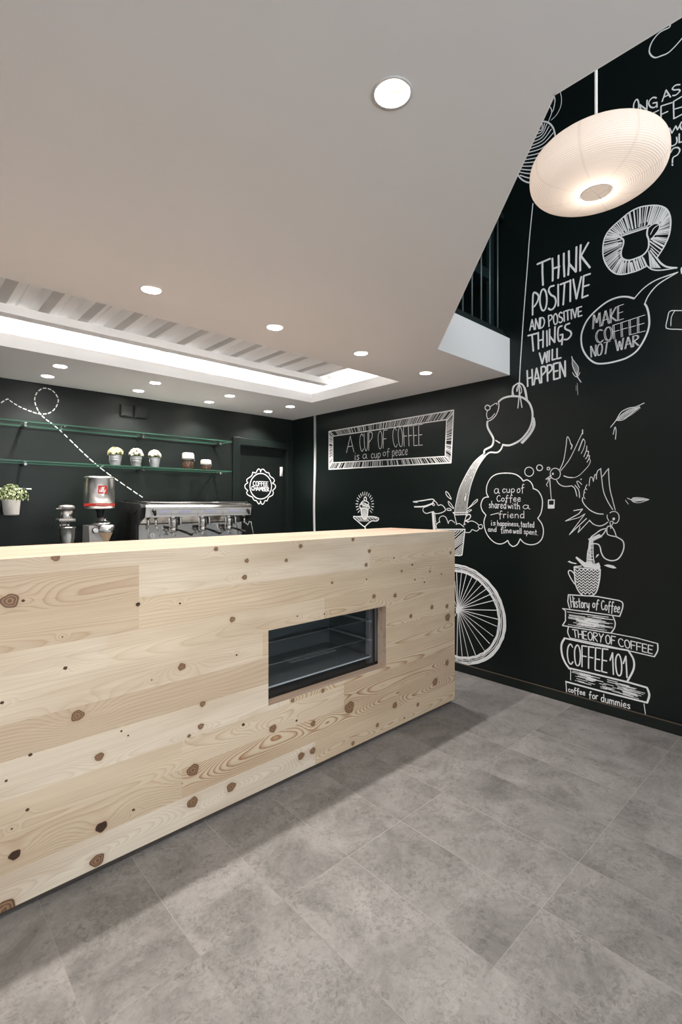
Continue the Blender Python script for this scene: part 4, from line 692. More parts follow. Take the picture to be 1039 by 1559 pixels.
('S',6.7,1,0,[966,2570,916,2616,849,2644,743,2652]),('S',6.7,1,0,[910,2521,888,2568,838,2616,743,2652]),('T',3.4,'MAKE',[1203,2537,1026,2553,1203,2448,1026,2464],1),('T',3.3,'COFFEE',[1189,2430,910,2454,1181,2350,910,2358],1),
('T',3.4,'NOT',[1216,2341,1102,2344,1213,2268,1114,2270],1),('T',3.3,'WAR',[1071,2347,941,2343,1068,2273,941,2279],1),]),
('R','painted_speech_bubble','white painted speech bubble with a hatched rim around a cup shape',[
('S',7.7,1,0,[898,2744,936,2735,974,2733,1027,2738,1072,2759,1112,2809,1138,2873,1144,2942,1133,3005,1102,3047,1047,3079,993,3105,936,3111,871,3093,826,3068,795,3033,780,2986,778,2934,787,2877,813,2821,848,2772]),
('S',6.7,1,0,[898,2744,871,2713,826,2693,748,2679]),('S',9.4,1,0,[848,2772,826,2733,795,2701,748,2679]),('S',9.0,1,0,[1047,2976,1027,2952,1026,2924,1039,2880,1032,2840,998,2814,955,2811,917,2818,892,2846,889,2892,898,2932,894,2967]),
('S',8.9,0,0,[1039,2978,894,2972]),('S',5.3,0,0,[1027,2987,894,2983]),('S',6.3,1,0,[894,2967,862,2980,835,2966,839,2934,876,2894]),('S',4.8,1,0,[880,2925,862,2954,839,2963]),('S',4.9,0,0,[898,2744,917,2799]),
('S',6.2,0,0,[903,2744,925,2812]),('S',7.1,0,0,[914,2740,936,2810]),('S',6.3,0,0,[924,2738,943,2806]),('S',5.5,0,0,[937,2736,953,2805]),('S',6.1,0,0,[940,2734,955,2794]),('S',5.1,0,0,[949,2734,966,2808]),('S',6.3,0,0,[954,2734,971,2808]),
('S',7.0,0,0,[966,2732,980,2794]),('S',6.7,0,0,[976,2733,986,2795]),('S',5.9,0,0,[981,2732,993,2811]),('S',3.4,0,0,[992,2734,997,2812]),('S',6.0,0,0,[999,2734,1000,2798]),('S',4.9,0,0,[1018,2736,1008,2817]),
('S',4.9,0,0,[1028,2738,1012,2819]),('S',6.0,0,0,[1038,2741,1021,2805]),('S',4.3,0,0,[1045,2743,1021,2824]),('S',7.4,0,0,[1051,2746,1023,2825]),('S',7.8,0,0,[1060,2750,1034,2813]),('S',5.2,0,0,[1063,2753,1029,2831]),
('S',3.7,0,0,[1074,2760,1032,2835]),('S',5.1,0,0,[1081,2766,1036,2835]),('S',5.2,0,0,[1085,2773,1039,2840]),('S',5.9,0,0,[1091,2780,1041,2844]),('S',3.5,0,0,[1101,2791,1052,2842]),('S',3.8,0,0,[1110,2803,1041,2861]),
('S',5.5,0,0,[1114,2810,1056,2855]),('S',6.7,0,0,[1120,2823,1042,2875]),('S',5.7,0,0,[1125,2831,1058,2871]),('S',6.1,0,0,[1129,2841,1046,2885]),('S',6.2,0,0,[1132,2854,1058,2887]),('S',5.9,0,0,[1137,2864,1040,2902]),
('S',4.8,0,0,[1139,2875,1039,2909]),('S',3.7,0,0,[1143,2898,1037,2919]),('S',3.7,0,0,[1143,2914,1035,2926]),('S',4.7,0,0,[1146,2923,1056,2928]),('S',7.7,0,0,[1143,2934,1034,2934]),('S',7.5,0,0,[1143,2944,1040,2939]),
('S',5.0,0,0,[1143,2954,1057,2947]),('S',6.6,0,0,[1143,2970,1039,2955]),('S',6.8,0,0,[1139,2988,1062,2971]),('S',6.0,0,0,[1133,2999,1046,2973]),('S',7.7,0,0,[1131,3009,1051,2979]),('S',7.4,0,0,[1127,3014,1047,2979]),
('S',3.5,0,0,[1121,3023,1047,2980]),('S',5.3,0,0,[1119,3030,1046,2981]),('S',4.6,0,0,[1111,3038,1045,2981]),('S',6.5,0,0,[1108,3043,1047,2984]),('S',5.7,0,0,[1097,3051,1051,2996]),('S',5.6,0,0,[1088,3056,1036,2984]),
('S',4.1,0,0,[1081,3060,1035,2989]),('S',4.5,0,0,[1074,3066,1030,2990]),('S',6.2,0,0,[1064,3071,1022,2987]),('S',4.4,0,0,[1053,3076,1024,3006]),('S',6.5,0,0,[1044,3081,1012,2994]),('S',4.8,0,0,[1035,3085,1004,2989]),
('S',6.3,0,0,[1021,3092,995,2990]),('S',7.0,0,0,[1016,3094,996,3010]),('S',3.5,0,0,[1009,3099,985,2990]),('S',5.3,0,0,[996,3105,976,2995]),('S',4.6,0,0,[990,3105,972,2995]),('S',7.6,0,0,[969,3110,958,2995]),
('S',3.3,0,0,[951,3112,945,2994]),('S',6.1,0,0,[937,3111,937,2993]),('S',7.0,0,0,[934,3112,934,3012]),('S',3.7,0,0,[919,3108,926,2986]),('S',4.0,0,0,[905,3105,916,3010]),('S',6.9,0,0,[894,3101,911,2991]),('S',7.2,0,0,[875,3094,897,3007]),
('S',7.5,0,0,[863,3090,893,2984]),('S',3.9,0,0,[858,3087,888,2984]),('S',6.9,0,0,[851,3083,882,2983]),('S',6.8,0,0,[842,3079,875,2982]),('S',3.5,0,0,[833,3073,866,2986]),('S',5.1,0,0,[828,3070,865,2980]),('S',4.8,0,0,[820,3063,858,2979]),
('S',5.2,0,0,[817,3060,854,2978]),('S',7.4,0,0,[810,3053,848,2975]),('S',6.3,0,0,[803,3046,842,2972]),('S',7.2,0,0,[801,3042,832,2986]),('S',5.4,0,0,[797,3036,834,2972]),('S',6.1,0,0,[793,3028,825,2979]),('S',4.7,0,0,[790,3022,823,2977]),
('S',3.9,0,0,[788,3014,831,2964]),('S',5.9,0,0,[785,3003,828,2963]),('S',5.5,0,0,[782,2997,830,2960]),('S',6.8,0,0,[782,2990,830,2957]),('S',5.8,0,0,[780,2979,831,2953]),('S',5.5,0,0,[778,2969,821,2953]),('S',3.7,0,0,[777,2960,833,2946]),
('S',5.1,0,0,[779,2947,836,2940]),('S',5.8,0,0,[776,2937,838,2936]),('S',3.8,0,0,[777,2924,839,2929]),('S',6.7,0,0,[778,2915,846,2925]),('S',6.2,0,0,[779,2909,845,2921]),('S',6.6,0,0,[783,2900,849,2916]),('S',4.7,0,0,[783,2889,853,2911]),
('S',3.6,0,0,[789,2865,850,2896]),('S',6.9,0,0,[794,2857,865,2900]),('S',5.5,0,0,[798,2848,868,2899]),('S',3.3,0,0,[801,2838,875,2900]),('S',6.6,0,0,[809,2827,878,2897]),('S',6.8,0,0,[810,2823,865,2880]),('S',7.0,0,0,[820,2809,883,2885]),
('S',4.1,0,0,[830,2793,886,2869]),('S',4.9,0,0,[840,2783,878,2842]),('S',7.0,0,0,[850,2773,881,2830]),('S',4.8,0,0,[889,2829,880,2726]),('S',4.8,0,0,[884,2817,874,2724]),('S',4.8,0,0,[878,2806,867,2722]),('S',4.8,0,0,[873,2795,861,2720]),
('S',4.8,0,0,[867,2783,855,2717]),('S',4.7,0,0,[862,2772,848,2715]),('S',4.7,0,0,[857,2760,842,2713]),('S',4.7,0,0,[851,2749,836,2711]),('S',4.7,0,0,[846,2738,830,2708]),]),
('R','painted_cup','white painted cup outline cut by the right edge of the picture',[
('S',5.0,1,0,[692,2416,743,2432,782,2439,793,2402,801,2354,785,2338,743,2325,687,2306]),('S',3.9,1,0,[758,2435,774,2403,777,2354]),('S',9.6,1,0,[717,2676,725,2664,722,2638]),]),
('R','painted_lettering','white lettering on the wall to the right of the paper lantern',[
('T',7.7,'O',[971,3769,941,3773,971,3695,941,3691],0),('T',7.6,'N',[937,3730,896,3733,928,3684,898,3675],0),('T',7.5,'G',[892,3737,845,3724,889,3681,843,3658],0),('T',7.4,'A',[819,3735,781,3731,820,3678,777,3678],0),
('T',7.3,'S',[775,3736,729,3727,769,3674,729,3675],0),('S',6.3,0,0,[873,3638,838,3637]),('S',7.4,0,0,[826,3557,826,3655,771,3642]),('S',7.4,0,0,[824,3605,792,3603]),('S',7.3,0,0,[700,3650,764,3644,762,3544,696,3547]),
('S',6.5,0,0,[758,3597,722,3588]),('S',7.3,0,0,[784,3502,771,3466,753,3497,744,3470,725,3504]),('S',7.2,1,1,[698,3467,700,3456,706,3451,714,3452,723,3460,729,3472,731,3485,729,3496,723,3501,714,3499,706,3492,700,3480]),
('S',7.3,1,0,[781,3434,777,3397,758,3391,747,3403,749,3430]),('S',7.3,0,0,[736,3442,736,3392,700,3386]),('S',7.3,1,0,[777,3357,766,3373,744,3368,733,3347,744,3327,766,3321,769,3292]),
('P',[764,3278,765,3275,769,3275,772,3278,774,3283,772,3287,769,3287,765,3283]),]),
('R','painted_balloon','white painted striped round shape behind the paper lantern',[
('S',10.1,1,0,[1555,3973,1526,3966,1487,3932,1458,3880,1444,3815]),('S',9.5,1,0,[1724,3708,1687,3646,1641,3601,1590,3572]),('S',9.5,1,0,[1555,3973,1600,3950,1651,3875,1703,3788,1724,3708]),
('S',9.2,1,0,[1444,3815,1447,3741,1482,3641,1531,3579,1590,3572]),('S',7.2,1,0,[1535,3955,1540,3916,1574,3934]),('S',7.2,1,0,[1519,3948,1539,3902,1589,3914]),('S',7.2,1,0,[1504,3935,1538,3884,1603,3890]),
('S',7.2,1,0,[1488,3911,1537,3862,1618,3869]),('S',7.2,1,0,[1473,3882,1536,3838,1632,3850]),('S',7.2,1,0,[1459,3850,1535,3814,1644,3834]),('S',7.2,1,0,[1452,3817,1537,3788,1656,3816]),('S',7.2,1,0,[1452,3784,1542,3762,1667,3797]),
('S',7.2,1,0,[1460,3754,1551,3737,1678,3778]),('S',7.3,1,0,[1476,3721,1565,3713,1690,3763]),('S',7.3,1,0,[1501,3693,1583,3691,1700,3746]),('S',7.3,1,0,[1529,3668,1602,3670,1708,3730]),('S',7.3,1,0,[1558,3649,1619,3652,1714,3713]),
('S',7.3,1,0,[1579,3621,1622,3622,1698,3680]),('S',6.4,1,0,[1454,4099,1447,4062,1458,4008,1470,3998]),('S',5.5,1,0,[1492,4056,1475,4027,1469,3997,1477,3976,1494,3943]),('S',4.5,1,0,[1411,4097,1403,4045,1411,3994,1439,3959,1473,3945]),]),
('R','painted_feather','white painted feather beside the speech bubble',[
('S',3.5,1,0,[1332,2284,1312,2252,1294,2222,1293,2195,1302,2162]),('S',3.5,1,0,[1332,2284,1332,2248,1322,2210,1302,2162]),('S',5.7,0,0,[1302,2162,1277,2119]),('S',4.0,1,0,[1331,2194,1320,2172,1303,2158,1292,2169,1284,2185]),
('S',3.1,0,0,[1330,2279,1326,2278]),('S',2.7,0,0,[1330,2279,1333,2279]),('S',3.1,0,0,[1327,2268,1320,2268]),('S',2.7,0,0,[1327,2268,1335,2271]),('S',3.1,0,0,[1325,2258,1314,2259]),('S',2.7,0,0,[1325,2258,1336,2263]),
('S',3.1,0,0,[1323,2247,1309,2250]),('S',2.7,0,0,[1323,2247,1336,2254]),('S',3.1,0,0,[1320,2237,1304,2241]),('S',2.7,0,0,[1320,2237,1335,2246]),('S',3.1,0,0,[1318,2226,1301,2232]),('S',2.7,0,0,[1318,2226,1334,2237]),
('S',3.1,0,0,[1315,2216,1298,2223]),('S',2.7,0,0,[1315,2216,1331,2228]),('S',3.1,0,0,[1313,2206,1297,2215]),('S',2.7,0,0,[1313,2206,1328,2219]),('S',3.1,0,0,[1310,2195,1296,2207]),('S',2.7,0,0,[1310,2195,1324,2209]),
('S',3.1,0,0,[1308,2185,1296,2199]),('S',2.6,0,0,[1308,2185,1319,2200]),('S',3.1,0,0,[1305,2175,1297,2191]),('S',2.6,0,0,[1305,2175,1313,2190]),('S',3.1,0,0,[1303,2164,1298,2183]),('S',2.6,0,0,[1303,2164,1306,2180]),
('S',5.3,0,0,[1336,2300,1332,2279]),('S',2.2,0,0,[1301,2117,1297,2039]),('S',1.5,0,0,[1308,2103,1308,2070]),]),
('R','painted_feather','white painted feather drifting high at the right',[
('S',4.9,1,0,[1099,1804,1067,1844,1039,1890,997,1909,960,1911,913,1928]),('S',4.9,1,0,[1067,1844,1039,1840,1014,1849,980,1877,939,1910]),('S',3.3,0,0,[1063,1848,1058,1858]),('S',2.9,0,0,[1063,1848,1048,1846]),
('S',3.3,0,0,[1056,1851,1052,1864]),('S',2.9,0,0,[1056,1851,1041,1847]),('S',3.3,0,0,[1050,1854,1045,1870]),('S',2.9,0,0,[1050,1854,1035,1848]),('S',3.3,0,0,[1044,1857,1038,1875]),('S',2.9,0,0,[1044,1857,1029,1849]),
('S',3.3,0,0,[1038,1860,1032,1880]),('S',2.9,0,0,[1038,1860,1023,1850]),('S',3.3,0,0,[1032,1863,1025,1885]),('S',2.9,0,0,[1032,1863,1017,1851]),('S',3.3,0,0,[1026,1866,1019,1889]),('S',2.9,0,0,[1026,1866,1011,1853]),
('S',3.3,0,0,[1019,1869,1012,1893]),('S',2.9,0,0,[1019,1869,1005,1855]),('S',3.3,0,0,[1013,1872,1006,1897]),('S',2.9,0,0,[1013,1872,999,1857]),('S',3.3,0,0,[1007,1875,999,1899]),('S',2.9,0,0,[1007,1875,993,1859]),
('S',3.3,0,0,[1001,1878,993,1902]),('S',2.9,0,0,[1001,1878,987,1862]),('S',3.3,0,0,[995,1881,986,1904]),('S',2.9,0,0,[995,1881,981,1865]),('S',3.3,0,0,[989,1884,980,1905]),('S',2.9,0,0,[989,1884,975,1869]),('S',3.3,0,0,[983,1887,973,1906]),
('S',2.9,0,0,[983,1887,969,1873]),('S',3.3,0,0,[977,1890,967,1907]),('S',2.9,0,0,[977,1890,963,1877]),('S',3.3,0,0,[971,1893,960,1907]),('S',2.8,0,0,[971,1893,957,1881]),('S',3.2,0,0,[965,1896,954,1907]),('S',2.8,0,0,[965,1896,951,1886]),
('S',3.2,0,0,[959,1899,948,1907]),('S',2.8,0,0,[959,1899,945,1890]),('S',3.2,0,0,[953,1901,941,1907]),('S',2.8,0,0,[953,1901,939,1895]),('S',3.2,0,0,[947,1904,935,1906]),('S',2.8,0,0,[947,1904,933,1900]),
('S',4.6,1,0,[1084,1758,1073,1802,1067,1775,1071,1726]),]),
('R','painted_feather','white painted feather beside the pouring bird',[
('S',4.9,0,0,[1004,1359,984,1349]),('S',3.6,1,0,[984,1349,964,1361,923,1359,887,1349]),('S',3.6,1,0,[984,1349,968,1334,935,1331,887,1349]),('S',3.7,0,0,[980,1349,971,1362]),('S',3.7,0,0,[980,1349,970,1335]),
('S',3.7,0,0,[975,1349,966,1361]),('S',3.7,0,0,[975,1349,965,1336]),('S',3.7,0,0,[969,1349,960,1360]),('S',3.7,0,0,[969,1349,959,1337]),('S',3.7,0,0,[964,1349,955,1359]),('S',3.7,0,0,[964,1349,954,1338]),('S',3.6,0,0,[958,1349,949,1358]),
('S',3.6,0,0,[958,1349,948,1339]),('S',3.6,0,0,[953,1349,944,1357]),('S',3.6,0,0,[953,1349,943,1340]),('S',3.6,0,0,[947,1349,938,1356]),('S',3.6,0,0,[947,1349,938,1341]),('S',3.6,0,0,[942,1349,933,1356]),('S',3.6,0,0,[942,1349,932,1341]),
('S',3.6,0,0,[937,1349,928,1355]),('S',3.6,0,0,[937,1349,927,1342]),('S',3.6,0,0,[931,1349,922,1354]),('S',3.6,0,0,[931,1349,921,1343]),('S',3.6,0,0,[926,1349,917,1353]),('S',3.6,0,0,[926,1349,916,1344]),('S',3.6,0,0,[920,1349,912,1352]),
('S',3.6,0,0,[920,1349,911,1345]),('S',3.6,0,0,[915,1349,906,1351]),('S',3.6,0,0,[915,1349,905,1346]),('S',3.6,0,0,[910,1349,901,1350]),('S',3.6,0,0,[910,1349,900,1347]),('S',3.6,0,0,[904,1349,896,1349]),('S',3.6,0,0,[904,1349,895,1348]),
('S',3.6,0,0,[899,1348,890,1348]),('S',3.6,0,0,[899,1348,890,1348]),('S',3.7,0,0,[1014,1345,998,1322]),]),
('R','painted_loop','white painted curve near the upper ceiling edge',[
('S',7.4,1,0,[708,3992,723,3979,756,3957,791,3943,826,3949,856,3959,879,3991,886,4025,872,4063,841,4088,816,4091,783,4087,781,4110,771,4126]),('S',4.7,1,0,[837,4102,806,4110,781,4115]),]),
('R','painted_rope','white painted bead rope running down from the ceiling',[
('S',7.8,0,0,[4010,2268,3977,2250]),('S',7.8,0,0,[4009,2250,3977,2232]),('S',7.8,0,0,[4008,2232,3976,2214]),('S',7.8,0,0,[4008,2215,3975,2197]),('S',7.8,0,0,[4007,2197,3974,2179]),('S',7.8,0,0,[4006,2179,3973,2161]),
('S',7.8,0,0,[4005,2161,3973,2143]),('S',7.8,0,0,[4004,2143,3972,2125]),('S',7.8,0,0,[4004,2125,3971,2108]),('S',7.8,0,0,[4009,2108,3976,2090]),('S',7.8,0,0,[4008,2090,3975,2073]),('S',7.8,0,0,[4007,2072,3975,2055]),
('S',7.8,0,0,[4007,2054,3974,2037]),('S',7.8,0,0,[4006,2036,3974,2019]),('S',7.8,0,0,[4006,2019,3973,2001]),('S',7.8,0,0,[4005,2001,3973,1984]),('S',7.8,0,0,[4005,1983,3973,1966]),('S',7.8,0,0,[4005,1965,3972,1948]),
('S',7.8,0,0,[4005,1947,3972,1931]),('S',7.8,0,0,[4005,1930,3972,1913]),('S',7.8,0,0,[4004,1912,3972,1895]),('S',7.8,0,0,[4005,1894,3972,1877]),('S',7.8,0,0,[4005,1876,3972,1860]),('S',7.8,0,0,[4005,1858,3972,1842]),
('S',7.8,0,0,[4005,1841,3973,1824]),('S',7.8,0,0,[4005,1823,3973,1807]),('S',7.8,0,0,[4006,1805,3973,1789]),('S',7.8,0,0,[4006,1787,3974,1771]),('S',7.8,0,0,[4007,1770,3974,1754]),('S',7.8,0,0,[4007,1752,3975,1736]),
('S',7.8,0,0,[4008,1734,3975,1718]),('S',7.8,0,0,[4009,1716,3976,1700]),('S',7.8,0,0,[4009,1698,3977,1683]),('S',7.8,0,0,[4010,1681,3977,1665]),('S',7.8,0,0,[4011,1663,3978,1647]),('S',7.8,0,0,[4011,1645,3979,1630]),
('S',7.8,0,0,[4012,1627,3980,1612]),('S',7.8,0,0,[4013,1610,3980,1594]),('S',7.8,0,0,[4014,1592,3981,1577]),('S',7.8,0,0,[4015,1574,3982,1559]),('S',7.8,0,0,[4015,1556,3983,1541]),('S',7.8,0,0,[4016,1538,3984,1523]),
('S',7.8,0,0,[4017,1521,3984,1506]),('S',7.8,0,0,[4018,1503,3985,1488]),('S',7.8,0,0,[4018,1485,3986,1470]),('S',7.8,0,0,[4019,1467,3986,1453]),('S',7.8,0,0,[4019,1449,3987,1435]),('S',7.8,0,0,[4020,1432,3987,1417]),
('S',7.8,0,0,[4021,1414,3988,1399]),('S',7.8,0,0,[4021,1396,3988,1382]),('S',7.8,0,0,[4021,1378,3989,1364]),('S',7.8,0,0,[4022,1360,3989,1346]),('S',7.8,0,0,[4022,1342,3989,1328]),('S',7.8,0,0,[4022,1325,3989,1311]),
('S',7.8,0,0,[4022,1307,3989,1293]),('S',7.8,0,0,[4022,1289,3989,1275]),('S',7.8,0,0,[4022,1271,3989,1257]),('S',7.8,0,0,[4022,1253,3989,1240]),('S',7.8,0,0,[4022,1235,3989,1222]),('S',7.8,0,0,[4021,1218,3989,1204]),
('S',7.8,0,0,[4021,1200,3988,1186]),('S',7.8,0,0,[4020,1182,3988,1169]),('S',7.8,0,0,[4020,1164,3987,1151]),('S',7.8,0,0,[4019,1146,3987,1133]),('S',7.8,0,0,[4019,1128,3986,1115]),('S',7.8,0,0,[4018,1111,3986,1098]),
('S',7.8,0,0,[4018,1093,3985,1080]),('S',7.8,0,0,[4017,1075,3984,1062]),('S',7.8,0,0,[4016,1057,3983,1044]),('S',7.8,0,0,[4015,1039,3983,1027]),('S',7.8,0,0,[4015,1022,3982,1009]),('S',7.8,0,0,[4014,1004,3981,991]),
('S',5.7,0,0,[4007,2269,4001,1794,3999,985]),]),
('B','painted_dashes','white painted dashed line with a loop',[
('S',7.5,0,0,[621,2076,628,2083,637,2091]),('S',7.5,0,0,[648,2101,658,2108,665,2108]),('S',7.5,0,0,[675,2099,682,2093,690,2088]),('S',7.6,0,0,[702,2080,711,2075,718,2071]),('S',7.6,0,0,[730,2064,739,2060,747,2057]),
('S',7.7,0,0,[760,2051,771,2048,779,2045]),('S',7.7,0,0,[793,2040,804,2037,812,2035]),('S',7.8,0,0,[825,2031,836,2028,845,2026]),('S',7.8,0,0,[858,2024,869,2024,878,2024]),('S',7.9,0,0,[893,2025,904,2028,913,2030]),
('S',7.9,0,0,[927,2035,936,2040,945,2047]),('S',7.9,0,0,[958,2059,966,2068,972,2078]),('S',8.0,0,0,[981,2092,986,2103,990,2114]),('S',8.0,0,0,[995,2132,997,2144,996,2155]),('S',8.0,0,0,[992,2171,986,2182,981,2191]),
('S',7.9,0,0,[972,2203,963,2212,957,2217]),('S',7.9,0,0,[945,2223,934,2227,926,2229]),('S',7.9,0,0,[912,2230,902,2229,892,2226]),('S',7.8,0,0,[878,2218,870,2210,861,2202]),('S',7.8,0,0,[851,2187,845,2175,841,2165]),
('S',7.8,0,0,[837,2149,835,2138,835,2126]),('S',7.8,0,0,[837,2109,839,2097,842,2087]),('S',7.8,0,0,[848,2071,853,2059,857,2050]),('S',7.8,0,0,[864,2037,869,2028,875,2020]),('S',7.8,0,0,[885,2010,892,2003,900,1996]),
('S',7.9,0,0,[913,1985,923,1977,931,1972]),('S',7.9,0,0,[943,1963,952,1957,962,1949]),('S',8.0,0,0,[973,1940,986,1930,992,1924]),('S',8.0,0,0,[1007,1912,1014,1905,1023,1897]),('S',8.1,0,0,[1040,1880,1050,1871,1060,1861]),
('S',8.1,0,0,[1080,1841,1091,1830,1102,1819]),('S',8.2,0,0,[1114,1807,1125,1796,1137,1784]),('S',8.2,0,0,[1150,1771,1162,1759,1175,1747]),('S',8.3,0,0,[1188,1734,1201,1722,1214,1710]),('S',8.3,0,0,[1227,1697,1241,1685,1255,1673]),
('S',8.4,0,0,[1268,1661,1282,1649,1296,1638]),('S',8.4,0,0,[1310,1626,1326,1615,1342,1602]),('S',8.5,0,0,[1359,1590,1376,1577,1394,1564]),('S',8.6,0,0,[1412,1551,1431,1538,1450,1525]),('S',8.7,0,0,[1470,1512,1489,1498,1508,1485]),
('S',8.8,0,0,[1527,1473,1546,1460,1564,1448]),('S',8.8,0,0,[1582,1436,1599,1424,1616,1413]),('S',8.9,0,0,[1632,1403,1646,1393,1660,1384]),]),
('D','painted_emblem','white painted scalloped badge lettered COFFEE CHAMBER',[

('S',11.1,1,1,[3075,1519,3070,1483,3056,1449,3033,1420,3004,1398,2971,1384,2936,1379,2900,1383,2868,1396,2840,1418,2819,1445,2806,1477,2801,1512,2806,1547,2819,1580,2840,1608,2868,1631,2900,1646,2936,1652,2971,1649,3004,1636,3033,1616,3056,1588,3070,1555]),
('S',10.4,1,0,[2934,1668,2926,1692,2907,1699,2888,1678,2873,1657,2834,1660]),('S',10.2,1,0,[2834,1660,2822,1623,2771,1589,2761,1569,2775,1548]),('S',10.2,1,0,[2775,1548,2743,1525,2743,1493,2775,1466]),
('S',10.2,1,0,[2775,1466,2761,1442,2780,1418,2831,1399]),('S',10.3,1,0,[2831,1399,2850,1367,2883,1359]),('S',10.4,1,0,[2883,1359,2907,1327,2926,1335,2931,1358]),('S',10.5,1,0,[2931,1358,2950,1323,2974,1331,2989,1359,3018,1358]),
('S',10.6,1,0,[3018,1358,3038,1397,3088,1422,3098,1451,3088,1472]),('S',10.6,1,0,[3088,1472,3123,1502,3123,1535,3086,1552]),('S',10.6,1,0,[3086,1552,3113,1576,3098,1605,3058,1628,3040,1665]),
('S',10.5,1,0,[3040,1665,3008,1667,2984,1687,2969,1698,2945,1693,2934,1668]),('T',8.3,'COFFEE',[2838,1566,3030,1564,2840,1519,3028,1520],0),('T',8.3,'CHAMBER',[2820,1512,3038,1504,2822,1472,3046,1463],0),]),
]

# ================================================================== THE SETTING
m = MB().box(XL - .1, WX + .1, YF - .1, YB + .6, -0.08, 0.0)
floor = structure(m.build('floor', M_floor))

# low ceiling and mezzanine slab: outline in plan, with the tray opening and the downlight holes
OUTL = [(XL, YF), (1.124, YF), (1.124, 0.492), (2.449, 1.781), (WX, 1.781), (WX, YB), (XL, YB)]
TX0, TX1, TY0, TY1 = -1.60, 2.885, 2.445, 3.505           # tray opening
LIGHTS = [(0.849, 0.742), (0.849, 2.140), (1.511, 2.147), (2.167, 2.152), (2.830, 2.158),
          (0.866, 3.750), (1.524, 3.762), (2.181, 3.770), (2.845, 3.786),
          (0.864, 4.105), (1.527, 4.117), (2.172, 4.126), (2.832, 4.138),
          (0.190, 2.135), (-0.470, 2.130), (0.190, 0.740)]
HOLE_R = 0.041
def circ(x, y, r, n=24): return [(x + r * math.cos(2 * math.pi * k / n), y + r * math.sin(2 * math.pi * k / n)) for k in range(n)]
def flat_with_holes(mb, outline, holes, z):
    loops = [[Vector((x, y, 0)) for x, y in outline]] + [[Vector((x, y, 0)) for x, y in h] for h in holes]
    tris = tessellate_polygon(loops)
    vs = [mb.bm.verts.new((v.x, v.y, z)) for lp in loops for v in lp]
    for t in tris: mb.bm.faces.new([vs[i] for i in t])
    return vs
m = MB()
tray = [(TX0, TY0), (TX1, TY0), (TX1, TY1), (TX0, TY1)]
flat_with_holes(m, OUTL, [tray] + [circ(x, y, HOLE_R) for x, y in LIGHTS], H)
flat_with_holes(m, OUTL, [], SLAB)
for (a, b) in zip(OUTL, OUTL[1:] + OUTL[:1]):
    m.poly([(a[0], a[1], H), (b[0], b[1], H), (b[0], b[1], SLAB), (a[0], a[1], SLAB)])
ceiling = structure(m.build('ceiling', M_ceil, fix=False))
# the white edge of the slab towards the void
m = MB()
for (a, b) in ((OUTL[1], OUTL[2]), (OUTL[2], OUTL[3]), (OUTL[3], OUTL[4])):
    d = Vector((b[0] - a[0], b[1] - a[1])); n = Vector((d.y, -d.x)).normalized() * 0.004
    e = d.normalized() * 0.002
    p = [(a[0] + n.x - e.x, a[1] + n.y - e.y), (b[0] + n.x + e.x, b[1] + n.y + e.y)]
    vs = [(a[0], a[1], H), (b[0], b[1], H), (p[1][0], p[1][1], H), (p[0][0], p[0][1], H), (a[0], a[1], SLAB), (b[0], b[1], SLAB), (p[1][0], p[1][1], SLAB), (p[0][0], p[0][1], SLAB)]
    bv = [m.bm.verts.new(v) for v in vs]
    for q in ((0, 1, 2, 3), (4, 7, 6, 5), (0, 4, 5, 1), (2, 6, 7, 3), (0, 3, 7, 4), (1, 5, 6, 2)): m.bm.faces.new([bv[i] for i in q])
structure(m.build('trim_slab_edge', M_white))

# tray: lips round the opening, recess, ribbed deck, white beam, hidden LED strips
LIP = 2.345; DECK = 2.432
m = MB()
t_ = 0.018
HL = H + .0015
m.box(TX0, TX1 + t_, TY0 - t_, TY0, HL, LIP); m.box(TX0, TX1 + t_, TY1, TY1 + t_, HL, LIP)
m.box(TX1, TX1 + t_, TY0, TY1, HL, LIP); m.box(TX0 - t_, TX0, TY0 - t_, TY1 + t_, HL, LIP)
m.box(TX0 - .3, TX1 + .28, TY1 + t_, TY1 + .20, LIP - .06, LIP - .05); m.box(TX1 + t_, TX1 + .28, TY0 - .22, TY1 + t_, LIP - .06, LIP - .05)
m.box(TX0 - .3, TX1 + t_, TY0 - .22, TY0 - t_, LIP - .06, LIP - .05)
structure(m.build('ceiling_tray_lip', M_white))
m = MB()
m.box(TX0 - .3, TX1 + .30, TY1 + .20, TY1 + .21, LIP - .06, SLAB - .01); m.box(TX1 + .28, TX1 + .29, TY0 - .22, TY1 + .20, LIP - .06, SLAB - .01)
m.box(TX0 - .3, TX1 + .28, TY0 - .23, TY0 - .22, LIP - .06, SLAB - .01)
structure(m.build('ceiling_tray_side', M_white))
# ribbed steel deck: pitch 0.207, narrow low flanges
prof = []; x = 0.665 - 0.207 * 12 - .03
xs = []
while x < TX1 + .29:
    xs += [(x, DECK), (x + .055, DECK), (x + .075, DECK + .052), (x + .118, DECK + .052), (x + .126, DECK + .046), (x + .132, DECK + .052), (x + .187, DECK + .052)]
    x += 0.207
m = MB()
y0, y1 = TY0 - .23, TY1 + .21
a = [m.bm.verts.new((p[0], y0, p[1])) for p in xs]; b = [m.bm.verts.new((p[0], y1, p[1])) for p in xs]
for i in range(len(xs) - 1): m.bm.faces.new((a[i], a[i + 1], b[i + 1], b[i])).material_index = 1 if i % 7 == 0 else 0
structure(m.build('ceiling_steel_deck', [M_white, M_galv], fix=False))
m = MB().box(TX0 - .3, TX1 + .28, 3.25, 3.33, DECK - .050, DECK - .001)
structure(m.build('ceiling_tray_beam', M_white))
m = MB().box(TX0 - .2, TX1 + .02, TY1 + .035, TY1 + .050, LIP - .05, LIP - .034)
tag(m.build('led_strip', M_led), 'white LED light strip hidden behind the far lip of the ceiling tray', 'light strip')
